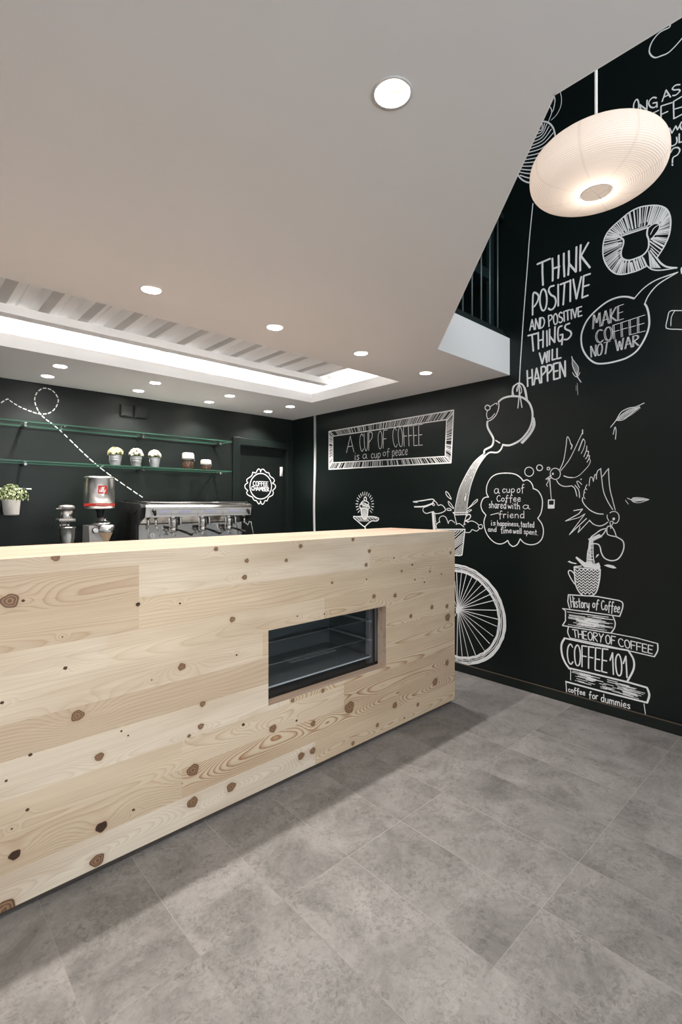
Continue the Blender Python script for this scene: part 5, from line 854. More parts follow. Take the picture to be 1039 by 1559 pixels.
m = MB().box(TX1 + .035, TX1 + .050, TY0 - .05, TY1 + .02, LIP - .05, LIP - .034)
tag(m.build('led_strip', M_led), 'white LED light strip hidden behind the right end lip of the ceiling tray', 'light strip')

m = MB().box(TX0 - .2, TX1 + .02, TY0 - .080, TY0 - .030, LIP - .05, LIP - .034)
tag(m.build('led_strip', M_led), 'white LED light strip hidden behind the near lip of the ceiling tray', 'light strip')

# walls
m = MB().box(WX, WX + .12, YF - .1, YB + .6, 0, HT)
wall_right = structure(m.build('wall_right', M_black), 'black wall covered in white hand painted drawings')
DX0, DX1, DZ = 2.642, 3.247, 1.936
m = MB()
m.box(XL, DX0, YB, YB + .12, 0, H); m.box(DX0, DX1, YB, YB + .12, DZ, H); m.box(DX1, WX, YB, YB + .12, 0, H)
wall_back = structure(m.build('wall_back', M_blackback))
m = MB().box(XL, WX, YB, YB + .12, SLAB, HT)
structure(m.build('wall_back_upper', M_black))
m = MB().box(XL - .1, XL, YF - .1, YB + .6, 0, 2.85).box(XL - .1, XL, YF - .1, YB + .6, 4.65, HT).box(XL - .1, XL, YF - .1, -2.55, 2.85, 4.65).box(XL - .1, XL, .05, YB + .6, 2.85, 4.65)
structure(m.build('wall_left', M_white))
# glazed shopfront behind the camera: frame with large openings
m = MB()
for x0, x1 in ((XL, -1.9), (0.30, 0.36), (2.95, WX)): m.box(x0, x1, YF - .1, YF, 0, HT)
m.box(-1.9, 2.95, YF - .1, YF, 0, .18); m.box(-1.9, 2.95, YF - .1, YF, 2.28, 2.55)
m.box(-1.9, 1.12, YF - .1, YF, 2.55, HT); m.box(1.12, 2.95, YF - .1, YF, 4.65, HT)
structure(m.build('wall_front', M_dark))
m = MB().box(-1.9, 2.95, YF - .058, YF - .050, .18, 2.28)
wg = m.build('window_1', M_glass); structure(wg)
structure(MB().box(XL - .06, XL - .05, -2.55, .05, 2.85, 4.65).build('window_added_left', M_glass))  # unseen window, added with its wall opening to go with the upper side fill
structure(MB().box(1.12, 2.95, YF - .058, YF - .050, 2.55, 4.65).build('window_3', M_glass))
m = MB().box(XL - .1, WX + .12, YF - .1, YB + .6, HT, HT + .1)
structure(m.build('ceiling_upper', M_dark))
# baseboard of the right wall: black, raw board edge along its top
m = MB().box(WX - .014, WX - .0005, YF, YB, 0, .0615)
bb = structure(m.build('baseboard_right', M_blacktrim))
m = MB().box(WX - .0145, WX - .0005, YF, YB, .0615, .0645)
structure(m.build('baseboard_right_top_edge', M_mdf, bb))
m = MB().box(XL, 2.566, YB - .014, YB, 0, .062)
structure(m.build('baseboard_back', M_blacktrim))
# corner bead
m = MB().box(WX - .012, WX - .0005, YB - .010, YB - .0005, .07, H - .001)
structure(m.build('trim_corner', M_blacktrim))

# door with its casing
m = MB().box(DX0 + .004, DX1 - .006, YB + .05, YB + .09, .005, DZ - .006, 0.003)
door = structure(m.build('door_1', M_blackback), 'black door with a white painted COFFEE CHAMBER badge')
m = MB()
m.box(2.566, DX0 + .006, YB - .016, YB - .0005, 0, 2.006, .003); m.box(DX1 - .004, WX - .004, YB - .016, YB - .0005, 0, 2.006, .003)
m.box(DX0 + .006, DX1 - .004, YB - .013, YB - .0005, DZ - .006, 2.003, .003)
m.box(DX0 + .0, DX0 + .006, YB - .002, YB + .05, 0, DZ); m.box(DX1 - .006, DX1, YB - .002, YB + .05, 0, DZ); m.box(DX0, DX1, YB - .002, YB + .05, DZ - .006, DZ)
structure(m.build('door_casing', M_blacktrim, door))
m = MB().cyl((3.205, YB + .040, 0), .010, 1.632, 1.735, 12).box(3.186, 3.206, YB + .047, YB + .050, 1.632, 1.735)
structure(m.build('door_hinge', M_pot, door), 'white door hinge')

# painted drawings
place_R = lambda u, v, k=0: (WX - .0006 - k, u, v)
place_B = lambda u, v, k=0: (u, YB - .0006 - k, v)
place_D = lambda u, v, k=0: (u, YB + .05 - .0006 - k, v)
for s_, nm, lab, items in MURAL:
    p = Paint({'R': place_R, 'B': place_B, 'D': place_D}[s_]); p.items(items)
    o = p.build(nm, M_chalk, {'R': wall_right, 'B': wall_back, 'D': door}[s_], lab)

# ================================================================== MEZZANINE RAILING
rl = empty('balcony_railing', (WX - .44, 1.84, SLAB), 'dark steel railing with thin vertical bars on the white mezzanine edge', 'railing')
def rpart(name, mb, mt): return mb.build(name, mt, rl, (-(WX - .44), -1.84, -SLAB))
rpart('bottom_rail', MB().box(2.40, WX - .02, 1.815, 1.855, SLAB + .035, SLAB + .065, .003), M_blacktrim)
rpart('kick_plate', MB().box(2.40, WX - .02, 1.795, 1.805, SLAB, SLAB + .035, .002), M_teal)
rpart('top_rail', MB().box(2.40, WX - .02, 1.81, 1.86, 3.40, 3.44, .004), M_blacktrim)
rpart('middle_board', MB().box(2.40, WX - .06, 1.875, 1.90, 2.955, 3.03, .003), M_teal)
rpart('end_post', MB().box(WX - .105, WX - .060, 1.87, 1.905, SLAB, 3.40, .003), M_teal)
for x in (2.455, 2.565, 2.675, 2.785, 2.896, 3.011, 3.124, 3.232):
    rpart('bar', MB().cyl((x, 1.82, 0), .0055, SLAB + .05, 3.41, 8), M_rod)
for x in (2.45, 3.30):
    rpart('foot', MB().box(x - .012, x + .012, 1.82, 1.85, SLAB, SLAB + .05), M_blacktrim)

# ================================================================== DOWNLIGHTS
proto = empty('recessed_downlight', (0, 0, 0))
prof = [(HOLE_R - .0005, 0.0), (.036, .004), (.026, .045), (.020, .056)]
MB().lathe([(HOLE_R - .001, -.001), (HOLE_R + .006, -.0025), (HOLE_R + .006, 0.0), (HOLE_R - .001, 0.003), (HOLE_R - .001, -.001)], n=32, cap=False).build('trim_ring', M_ring, proto)
MB().lathe([(HOLE_R - .001, .001), (.037, .006), (.027, .046), (.021, .0565), (.0205, .080)], n=32, cap=False).build('reflector', M_reflector, proto)
MB().cyl((0, 0, 0), .0205, .0575, .064, 24).build('lamp', M_bulb, proto)
names = ['first recessed downlight in the plain ceiling nearest the camera, large and alone',
         'recessed downlight in the ceiling left of the other three along the tray, above the counter',
         'recessed downlight in the row along the tray, second from the left',
         'recessed downlight in the row along the tray, third from the left near the tray corner',
         'recessed downlight nearest the white slab edge, right end of the row along the tray',
         'recessed downlight behind the tray, tray side row, above the painted dashed loop',
         'recessed downlight behind the tray, tray side row, above the two blank wall boxes',
         'recessed downlight behind the tray, tray side row, above the glass jars',
         'recessed downlight behind the tray, tray side row, nearest the right wall corner',
         'recessed downlight close to the back wall above the painted dashed loop',
         'recessed downlight close to the back wall above the two blank wall boxes',
         'recessed downlight close to the back wall above the glass jars',
         'recessed downlight close to the back wall, above the black door']
for i, (x, y) in enumerate(LIGHTS):
    o = proto if i == 0 else copy_tree(proto)
    o.location = (x, y, H)
    tag(o, names[i] if i < len(names) else 'recessed downlight further left along the ceiling, outside the picture', 'ceiling light', 'recessed downlights')
    l = bpy.data.lights.new('downlight_beam', 'SPOT'); l.energy = SPOT_W; l.color = (1.0, 0.945, 0.88)
    l.spot_size = R(122); l.spot_blend = 0.60; l.shadow_soft_size = 0.012
    so = bpy.data.objects.new('downlight_beam', l); COL.objects.link(so); so.location = (x, y, H + .030)

# ================================================================== COUNTER
CF = 1.870; CB = 2.435; CX0 = -0.85; CX1 = 2.767; CT = 1.146; C0 = 0.026
WX0, WX1, WZ0, WZ1 = 1.281, 2.085, 0.397, 0.742
counter = empty('service_counter', (1.0, (CF + CB) / 2, 0), 'long knotty pine service counter with a small glazed window in its front', 'counter')
CO = (-1.0, -(CF + CB) / 2, 0)
KNOTS = [(0.288,1.011,0.0252,1),(0.324,1.007,0.0047,2),(0.418,1.14,0.0133,0),(0.692,0.944,0.0086,2),(0.857,0.925,0.0042,2),(1.016,1.132,0.01,0),(1.166,1.071,0.0105,0),(1.155,0.999,0.0122,0),(1.094,0.823,0.0131,0),(0.865,0.67,0.0158,0),(0.447,0.76,0.0063,2),(0.267,0.691,0.0052,2),(0.485,0.586,0.0205,1),(0.344,0.499,0.0056,2),(0.556,0.418,0.0155,0),(0.955,0.496,0.0125,1),(0.947,0.406,0.013,1),(0.896,0.383,0.008,1),(1.148,0.352,0.0069,2),(0.913,0.239,0.0254,1),(1.088,0.101,0.0212,0),(0.911,0.108,0.0227,0),(0.563,0.164,0.02,2),(0.336,0.322,0.0052,2),(0.675,0.178,0.0049,2),(0.301,0.191,0.0169,2),(0.549,0.051,0.0234,0),(0.278,0.439,0.0042,2),(0.632,0.486,0.0039,2),(0.656,0.462,0.0034,2),(0.293,0.279,0.003,2),(1.115,0.665,0.0043,2),(0.744,0.647,0.0028,2),(0.438,0.868,0.0025,2),(0.272,0.029,0.0334,0),(1.468,1.118,0.0114,0),(1.382,1.056,0.0093,0),(1.822,1.133,0.0105,0),(1.948,1.063,0.0116,0),(1.923,0.989,0.0115,0),(1.673,0.919,0.0081,1),(1.926,0.91,0.005,1),(1.985,0.809,0.0131,1),(2.164,0.791,0.0137,1),(2.321,0.956,0.0071,2),(2.153,1.01,0.0053,1),(2.223,0.927,0.0085,1),(2.496,0.9,0.0082,1),(2.618,0.872,0.0076,1),(2.346,0.864,0.0056,1),(2.44,0.838,0.0057,1),(2.719,1.002,0.0112,0),(2.517,0.673,0.0149,1),(2.679,0.656,0.0154,1),(2.687,0.582,0.0258,1),(2.308,0.649,0.0134,1),(2.679,0.287,0.0197,1),(2.551,0.194,0.025,1),(1.797,0.245,0.0331,1),(2.162,0.154,0.0191,1),(2.375,0.099,0.0128,1),(2.013,0.084,0.0125,1),(1.822,0.046,0.0119,1),(1.471,0.101,0.0191,0),(1.544,0.101,0.0175,0),(1.306,0.285,0.0194,1),(1.546,0.236,0.015,1),(1.42,0.384,0.0107,1),(1.611,0.381,0.0113,1),(1.443,0.281,0.0057,2),(2.247,0.055,0.0054,1),(1.448,0.782,0.0041,2),(1.62,0.767,0.0043,2)]
# ---- front panel: boards with growth-ring field and knots
ROWS = [1.146, 1.092, 0.970, 0.847, 0.732, 0.618, 0.500, 0.375, 0.260, 0.142, 0.026]
JOINTS = {1: [0.696, 1.95], 2: [0.696, 2.3], 3: [0.582, 1.62], 4: [-0.2, 1.25], 5: [0.1, 1.9], 6: [-0.4, 1.40], 7: [0.865, 1.756], 8: [0.865, 2.2], 9: [-0.1, 1.56]}
TONE = {0: [.75], 1: [.18, .80, .55], 2: [.22, .42, .45], 3: [.78, .66, .36], 4: [.8, .72, .52], 5: [.5, .14, .34], 6: [.6, .85, .36], 7: [.58, .62, .26], 8: [.36, .48, .28], 9: [.6, .95, .50]}
CONT = {0: [.30], 1: [.50, .22, .40], 2: [.42, .38, .50], 3: [.22, .30, .62], 4: [.25, .28, .7], 5: [.4, .36, .75], 6: [.3, .28, .85], 7: [.42, .50, 1.0], 8: [.45, 1.0, 1.0], 9: [.4, .34, .7]}
rng = np.random.default_rng(5)
verts = []; faces = []; kdark = []; ring = []; tone = []; knot = []; cont = []
STEP = 0.0055
def patch(x0, x1, z0, z1, fld):
    nx = max(1, int(round((x1 - x0) / (STEP if x1 > .1 else .02)))); nz = max(1, int(round((z1 - z0) / STEP)))
    gx, gz = np.meshgrid(np.linspace(x0, x1, nx + 1), np.linspace(z0, z1, nz + 1), indexing='ij')
    f, k, kd_, tn, ct = fld(gx, gz)
    base = len(verts) and sum(len(v) for v in verts)
    verts.append(np.stack([gx.ravel(), np.full(gx.size, CF), gz.ravel()], 1))
    ring.append(f.ravel()); knot.append(k.ravel()); kdark.append(kd_.ravel()); tone.append(np.full(gx.size, tn)); cont.append(np.full(gx.size, ct))
    i = np.arange(nx)[:, None] * (nz + 1) + np.arange(nz)[None, :] + base
    i = i.ravel()
    faces.append(np.stack([i, i + nz + 1, i + nz + 2, i + 1], 1))
def board_field(zc, hb, x0, tn, ct, kind):
    ph = rng.uniform(0, 6.28, 10); kx = rng.uniform(.6, 5.5, 10); kz = rng.uniform(8, 42, 10); am = rng.uniform(.2, .55, 10)
    sx = rng.choice([-1, 1]) * rng.uniform(2.5, 6); off = rng.uniform(-.7, .7) * hb; dens = rng.uniform(55, 95)
    def fld(gx, gz):
        if kind == 0: f = (gz - zc) * dens + gx * .6
        else: f = 6.5 * ((gz - zc - off) / hb) ** 2 + gx * sx + 1.5 * (gz - zc) / hb
        for a, b, c_, d in zip(am, kx, kz, ph): f = f + a * np.sin(b * gx + c_ * (gz - zc) + d)
        k = np.full(gx.shape, 2.0); kd_ = np.zeros(gx.shape)
        for kxp, kzp, kr, kk in KNOTS:
            dx = (gx - kxp); dz = (gz - kzp)
            r2 = (dx / 1.15) ** 2 + dz ** 2; s = kr * 2.4 + .004
            e = np.exp(-((dx / 1.9) ** 2 + dz ** 2) / (s * s))
            f = f + np.sign(np.sin(kxp * 91)) * (2.0 + 150 * kr) * e
            if kr > .0075:
                an = np.arctan2(dz, dx)
                kq = np.sqrt(r2) / (kr * .92) * (1 + .07 * np.sin(3 * an + kxp * 50) + .05 * np.sin(5 * an + kzp * 40))
                kd_ = np.where(kq < k, 1.0 if kk == 2 else 0.0, kd_); k = np.minimum(k, kq)
        return f + 50, k, kd_, tn, ct
    return fld
for r in range(len(ROWS) - 1):
    z1, z0 = ROWS[r], ROWS[r + 1]
    cuts = [CX0] + [j for j in JOINTS.get(r, []) if j > CX0] + [CX1]
    for b, (xa, xb) in enumerate(zip(cuts, cuts[1:])):
        fl = board_field((z0 + z1) / 2, (z1 - z0) / 2, xa, TONE[r][min(b, len(TONE[r]) - 1)], CONT[r][min(b, len(CONT[r]) - 1)], 1 if rng.random() < .62 or CONT[r][min(b, len(CONT[r]) - 1)] > .8 else 0)
        rects = [(xa, xb, z0, z1)]
        if z1 > WZ0 and z0 < WZ1 and xb > WX0 and xa < WX1:
            rects = []; lo, hi = max(z0, WZ0), min(z1, WZ1)
            if z0 < WZ0: rects.append((xa, xb, z0, WZ0))
            if z1 > WZ1: rects.append((xa, xb, WZ1, z1))
            if xa < WX0: rects.append((xa, WX0, lo, hi))
            if xb > WX1: rects.append((WX1, xb, lo, hi))
        for q in rects:
            if q[1] > .1 > q[0]: patch(q[0], .1, q[2], q[3], fl); patch(.1, q[1], q[2], q[3], fl)
            else: patch(*q, fl)
V_ = np.concatenate(verts); F_ = np.concatenate(faces)
# the small dark knots, set flush in the same panel
ev = []; ef = []; nb = len(V_)
for kx_, kz_, kr, kk in KNOTS:
    if kr <= .0075:
        n = 9; base = nb + len(ev)
        for i in range(n):
            a = 2 * math.pi * i / n; q = kr * (1 + .14 * math.sin(3 * i + kx_ * 40))
            ev.append((kx_ + q * 1.15 * math.cos(a), CF - .0003, kz_ + q * math.sin(a)))
        ef.append(list(range(base, base + n)))
# thickness: back face and edges
TH = .026
bv = nb + len(ev)
def quad(p):
    global ev, ef
    base = nb + len(ev); ev += p; ef.append(list(range(base, base + 4)))
nk = len(ef)
y1 = CF + TH
for (xa, xb, za, zb) in ((CX0, WX0, C0, CT), (WX1, CX1, C0, CT), (WX0, WX1, C0, WZ0), (WX0, WX1, WZ1, CT)):
    quad([(xa, y1, za), (xa, y1, zb), (xb, y1, zb), (xb, y1, za)])
for a, b in (((CX0, C0), (CX1, C0)), ((CX1, C0), (CX1, CT)), ((CX1, CT), (CX0, CT)), ((CX0, CT), (CX0, C0)),
             ((WX0, WZ0), (WX0, WZ1)), ((WX0, WZ1), (WX1, WZ1)), ((WX1, WZ1), (WX1, WZ0)), ((WX1, WZ0), (WX0, WZ0))):
    quad([(a[0], CF, a[1]), (b[0], CF, b[1]), (b[0], y1, b[1]), (a[0], y1, a[1])])
me = bpy.data.meshes.new('front_panel')
co = np.concatenate([V_, np.array(ev)]) + np.array(CO)
me.from_pydata(co.tolist(), [], F_.tolist() + ef)
me.materials.append(M_pine); me.materials.append(M_knot); me.materials.append(M_wood_plain)
mi = np.zeros(len(F_) + len(ef), dtype=np.int32); mi[len(F_):len(F_) + nk] = 1; mi[len(F_) + nk:] = 2
me.polygons.foreach_set('material_index', mi)
pad = np.zeros(len(ev))
for nm, arr in (('ring', ring), ('knot', knot), ('knotdark', kdark), ('tone', tone), ('contrast', cont)):
    at = me.attributes.new(nm, 'FLOAT', 'POINT')
    at.data.foreach_set('value', np.concatenate([np.concatenate(arr), pad + (2 if nm == 'knot' else .5)]).astype(np.float32))
me.update()
fp = bpy.data.objects.new('front_panel', me); COL.objects.link(fp); fp.parent = counter
def cpart(name, mb, mt): return mb.build(name, mt, counter, CO)
cpart('worktop', MB().box(CX0, CX1, CF + TH, CB, CT - .030, CT, .0015), M_wood_plain)
cpart('end_panel', MB().box(CX1 - .026, CX1, CF + TH, CB, C0, CT - .030), M_wood_plain)
cpart('end_panel', MB().box(CX0, CX0 + .026, CF + TH, CB, C0, CT - .030), M_wood_plain)
cpart('back_panel', MB().box(CX0 + .026, CX1 - .026, CB - .022, CB, C0, CT - .030), mottled('pale_grey_reflector', (0.62, 0.66, 0.70), (0.66, 0.70, 0.74), 4, 0.4))  # unseen side, pale bluish tone picked to brighten reflections in the chrome machine
cpart('plinth', MB().box(CX0 + .03, CX1 - .03, CF + .024, CB - .03, 0, C0), mottled('brown_plinth', (0.10, 0.075, 0.06), (0.07, 0.055, 0.045), 10, 0.6))
cpart('bottom_board', MB().box(CX0 + .026, CX1 - .026, CF + TH, CB - .022, C0, C0 + .02), M_wood_plain)
rv = MB()
rv.box(WX1 - .0005, WX1 + .014, CF + TH - .001, 1.934, WZ0 - .014, WZ1 + .014); rv.box(WX0 - .014, WX0 + .0005, CF + TH - .001, 1.934, WZ0 - .014, WZ1 + .014)
rv.box(WX0, WX1, CF + TH - .001, 1.934, WZ0 - .014, WZ0 + .0005); rv.box(WX0, WX1, CF + TH - .001, 1.934, WZ1 - .0005, WZ1 + .014)
cpart('window_lining', rv, M_wood_plain)

# ---- refrigerated display case behind the window
GY = 1.936
case = empty('display_case', (1.7, 2.15, C0 + .02), 'dark display case with glass shelves built into the counter behind its window', 'display case')
KO = (-1.7, -2.15, -(C0 + .02))
def kpart(name, mb, mt, par=None): return mb.build(name, mt, par or case, None if par else KO)
kx0, kx1, kz0, kz1, ky1 = 1.18, 2.11, .375, .80, 2.40
m = MB()
m.box(kx0, kx1, ky1 - .012, ky1, kz0, kz1); m.box(kx0 - .012, kx0, GY + .02, ky1, kz0, kz1)
m.box(kx0 - .012, kx1 + .012, GY + .02, ky1, kz0 - .012, kz0); m.box(kx0 - .012, kx1 + .012, GY + .02, ky1, kz1, kz1 + .012)
m.box(kx1, kx1 + .012, GY + .10, ky1, kz0, kz1)
kpart('cabinet', m, M_caseback)
kpart('side_frame', MB().box(kx1 - .02, kx1, GY + .016, GY + .10, kz0, kz1).box(kx1 - .024, kx1 - .02, GY + .03, GY + .045, kz0, kz1).box(kx1 - .024, kx1 - .02, GY + .065, GY + .07, kz0, kz1), M_caseside)
kpart('base_stand', MB().box(kx0, kx1, GY + .03, ky1 - .012, C0 + .02, kz0 - .012), M_caseback)
m = MB().box(WX0 - .03, WX1 + .02, GY + .007, GY + .013, WZ1 - .012, WZ1 + .02).box(WX0 - .03, WX1 + .02, GY + .007, GY + .013, WZ0 - .02, WZ0 + .012)
m.box(WX1 - .028, WX1 - .0135, GY + .007, GY + .013, WZ0, WZ1)
kpart('gasket', m, M_blackplastic)
kpart('pane', MB().box(WX0 - .012, WX1 + .010, GY + .0005, GY + .0055, WZ0 - .012, WZ1 + .012), M_pane)
for z in (.640, .530):
    sh = kpart('shelf', MB().box(kx0 + .01, kx1 - .03, GY + .06, ky1 - .03, z, z + .006), M_shelf)
    kpart('shelf_edge', MB().box(kx0 + .01, kx1 - .03, GY + .0565, GY + .0595, z + .002, z + .006), M_steel, sh)
    kpart('shelf_bracket', MB().box(kx1 - .03, kx1 - .022, GY + .05, ky1 - .03, z - .012, z - .001), M_silver, sh)
tr = kpart('tray', MB().box(kx0 + .01, kx1 - .03, GY + .05, ky1 - .03, .425, .432), M_caseback)
kpart('tray_rim', MB().box(kx0 + .01, kx1 - .03, GY + .044, GY + .05, .427, .434), M_silver, tr)
m = MB()
for i in range(7):
    for j in range(2): m.box(1.66 + i * .05, 1.70 + i * .05, 2.20 + j * .045, 2.235 + j * .045, .4325, .4345)
kpart('vent_grille', m, M_caseside, tr)
for x in (1.34, 1.50):
    kpart('shelf_upright', MB().box(x - .008, x + .008, ky1 - .022, ky1 - .013, kz0, kz1), M_silver)

# ================================================================== BACK COUNTER
bc = empty('back_counter', (.9, 4.05, 0), 'dark low counter along the back wall under the coffee machine', 'counter')
BO = (-.9, -4.05, 0)
MB().box(-.6, 2.50, 3.70, 4.36, .06, .868).build('body', M_dark, bc, BO)
MB().box(-.62, 2.52, 3.66, 4.362, .870, .900, .003).build('worktop', M_dark, bc, BO)
MB().box(-.58, 2.48, 3.74, 4.34, 0, .06).build('plinth', M_blackplastic, bc, BO)

# ================================================================== GLASS SHELVES
def glass_shelf(z, label):
    rt = empty('glass_shelf', (.9, 4.24, z), label, 'shelf', 'glass shelves on the back wall')
    O = (-.9, -4.24, -z)
    gp = MB().box(-.9, 2.40, 4.112, 4.366, z, z + .009).build('glass_plate', M_shelf, rt, O)
    MB().box(-.9, 2.402, 4.109, 4.112, z, z + .009).box(2.40, 2.403, 4.112, 4.366, z, z + .009).box(-.9, 2.40, 4.366, 4.368, z, z + .009).build('polished_edge', M_edge, gp)
    for x in (-.1, .745, 1.612, 2.345):
        b = MB().box(x - .010, x + .010, 4.29, YB - .001, z - .017, z - .0005, .002).build('bracket', M_blackplastic, rt, O)
        MB().cyl((x, 4.24, z - .011), .0095, -.03, .052, 14, 'Y').build('bracket_tip', M_chrome, b)
    return rt
glass_shelf(1.911, 'upper green edged glass shelf on the back wall, empty')
glass_shelf(1.628, 'lower green edged glass shelf on the back wall holding flower buckets and jars')
SZ = 1.6372

# ---- two blank boxes high on the back wall
for x0, x1, lab in ((1.467, 1.572, 'left one of two square black painted blank boxes high on the back wall'), (1.586, 1.692, 'right one of two square black painted blank boxes high on the back wall')):
    rt = empty('socket_box', ((x0 + x1) / 2, YB, 2.131), lab, 'wall box', 'blank boxes on the back wall')
    c = (x1 - x0) / 2
    MB().box(-c, c, -.020, -.0005, -.053, .053, .003).build('box_body', M_blackback, rt)
    MB().box(-c + .006, c - .006, -.026, -.020, -.047, .047, .003).build('cover_plate', M_blackback, rt)
    MB().cyl((.004, -.026, -.004), .004, -.002, .001, 10, 'Y').build('screw', M_blackplastic, rt)

# ---- hanging rail and white pot with a leafy plant
rail = empty('hanging_rail', (.45, YB, 1.437), 'chrome rail on the back wall carrying the white plant pot', 'rail')
MB().tube([(-.6, -.045, 0), (.355, -.045, 0)], .0065, 12).build('rod', M_silver, rail)
for x in (-.4, .312):
    b = MB().poly([(x - .024, -.0012, 0), (x, -.0012, -.034), (x + .024, -.0012, 0), (x, -.0012, .034)]).box(x - .008, x + .008, -.052, -.001, -.009, .009, .002).build('rail_bracket', M_teal, rail)
    MB().sphere((x, -.008, .024), .004, 10).build('bracket_screw', M_chrome, b)

def leaf(bm_, p, d, up, L, Wd, fold=.25, mi=0):
    d = d.normalized(); s = d.cross(up)
    if s.length < 1e-4: s = d.cross(Vector((1, 0, 0)))
    s.normalize(); n = s.cross(d)
    pts = [(0, 0), (.3, .42), (.6, .5), (.85, .28), (1, 0)]
    mid = [bm_.verts.new(p + d * (L * t) + n * (L * fold * math.sin(t * 2.2) * .4)) for t, _ in pts]
    for sg in (-1, 1):
        edge = [bm_.verts.new(p + d * (L * t) + s * (sg * Wd * w_) + n * (L * fold * math.sin(t * 2.2) * .4 + Wd * .25 * w_)) for t, w_ in pts[1:-1]]
        e = [mid[0]] + edge + [mid[-1]]
        for i in range(4):
            q = [mid[i], e[i], e[i + 1], mid[i + 1]]
            q = list(dict.fromkeys(q))
            if len(q) > 2:
                f = bm_.faces.new(q); f.smooth = True; f.material_index = mi
PX, PY, PZ = .666, 4.268, 1.239
pot = empty('potted_plant', (PX, PY, PZ), 'white pot with a bushy pale leaved plant hung at the left picture edge', 'plant')
MB().lathe([(.001, 0), (.038, 0), (.047, .004), (.049, .010), (.0595, .112), (.060, .116), (.056, .116), (.054, .100), (.001, .098)], n=36, cap=False).build('pot', M_pot, pot)
MB().cyl((0, 0, 0), .053, .095, .102, 20).build('soil', M_soil, pot)
MB().tube([(0, .056, .10), (0, .062, .16), (0, .068, .199), (0, .078, .196), (0, .079, .185)], .0025, 8).build('hook', M_chrome, pot)
mb = MB(); fl = MB(); rd = random.Random(3)
for i in range(300):
    a = rd.uniform(0, 6.283); el = rd.uniform(-.30, 1.5); rr = rd.uniform(.55, 1.0)
    c = Vector((math.cos(a) * math.cos(el) * .112 * rr, math.sin(a) * math.cos(el) * .082 * rr - .012, .138 + math.sin(el) * .092 * rr))
    if c.y > .080: continue
    out = Vector((math.cos(a) * math.cos(el), math.sin(a) * math.cos(el), math.sin(el)))
    pale = rd.random() < .58
    for k in range(5 if pale else 3):      # little rosettes of round leaves
        dr = Vector((rd.uniform(-1, 1), rd.uniform(-1, 1), rd.uniform(-1, 1))); dr = (dr - out * dr.dot(out) * .7)
        if dr.length < .1: continue
        leaf(mb.bm, c, dr, out, rd.uniform(.009, .015), rd.uniform(.007, .010), .3, 1 if pale else 0)
mb.build('foliage', [M_leaf, M_leafpale], pot, fix=False)
for i in range(9):
    a = i * .7; fl.tube([(0, 0, .10), (math.cos(a) * .03, math.sin(a) * .03 - .005, .135), (math.cos(a) * .07, math.sin(a) * .05 - .01, .165)], .0014, 6)
fl.build('stem', M_leaf, pot)

# ---- zinc buckets with flowers
def blossom(bm_, c, r, rd, axis, mi=0):
    """a rose-like head: layered cupped petals round an axis"""
    axis = axis.normalized(); u = axis.cross(Vector((0.3, 1, 0.2))).normalized(); v = axis.cross(u)
    for lay, (n, rr, tilt) in enumerate(((6, 1.0, .05), (5, .85, .50), (4, .6, .95))):
        for k in range(n):
            a = 2 * math.pi * (k + .5 * lay) / n + rd.uniform(-.2, .2)
            out = u * math.cos(a) + v * math.sin(a); dr = out * math.cos(tilt) + axis * math.sin(tilt)
            leaf(bm_, c - axis * (.25 * r), dr, axis, r * rr * 1.15, r * rr * .85, .5, mi)
def flower_bucket(x, y, rb, hb, petal, heads, seed, label, rnd):
    rt = empty('flower_bucket', (x, y, SZ), label, 'flower bucket', 'flower buckets on the lower glass shelf')
    pr = [(.001, .0), (rb * .74, 0), (rb * .75, .002), (rb * .86, hb * .52), (rb * .89, hb * .53), (rb * .89, hb * .56), (rb * .88, hb * .58), (rb * .92, hb * .72), (rb * .95, hb * .73), (rb * .95, hb * .76), (rb * .94, hb * .78), (rb * .985, hb * .985), (rb * 1.02, hb * .99), (rb * 1.02, hb), (rb * .96, hb), (rb * .90, hb * .86), (.001, hb * .86)]
    MB().lathe(pr, n=36, cap=False).build('bucket', M_zinc, rt)
    MB().tube([(-rb * 1.0, 0, hb * .9), (-rb * 1.02, -.004, hb * .55), (-rb * .93, -.012, hb * .18)], .0012, 6).build('handle', M_zinc, rt)
    rd = random.Random(seed); f = MB(); g = MB(); s = MB()
    for i in range(heads):
        a = i * 2.4 + seed; zc_ = 1 - (i + .5) / heads * .92; q = math.sqrt(1 - zc_ * zc_)
        ax = Vector((math.cos(a) * q, math.sin(a) * q, zc_))
        c = Vector((ax.x * rb * 1.12, ax.y * rb * 1.0, hb + .012 + ax.z * .052)) * 1.0 + Vector((rd.uniform(-.003, .003), 0, rd.uniform(-.004, .004)))
        blossom(f.bm, c, rd.uniform(.015, .019) * rnd, rd, ax); s.tube([(c.x * .4, c.y * .4, hb * .88), tuple(c * .98)], .001, 5)
    for i in range(12):
        a = i * .55 + rd.uniform(-.2, .2)
        leaf(g.bm, Vector((math.cos(a) * rb * .7, math.sin(a) * rb * .7, hb * .98)), Vector((math.cos(a), math.sin(a), rd.uniform(.0, .5))), Vector((0, 0, 1)), rd.uniform(.026, .040), .009)
    f.build('blossoms', petal, rt, fix=False); g.build('leaves', M_leaf, rt, fix=False); s.build('stem', M_leaf, rt)
flower_bucket(1.373, 4.20, .050, .086, M_yellowfl, 24, 4, 'zinc bucket of yellow cream flowers, leftmost of the three on the glass shelf', 1.0)
flower_bucket(1.540, 4.20, .048, .086, M_whitefl, 26, 9, 'zinc bucket of white flowers, middle one of the three on the glass shelf', .95)
flower_bucket(1.697, 4.20, .046, .086, M_pinkfl, 24, 14, 'zinc bucket of pale pink flowers, rightmost of the three on the glass shelf', .9)

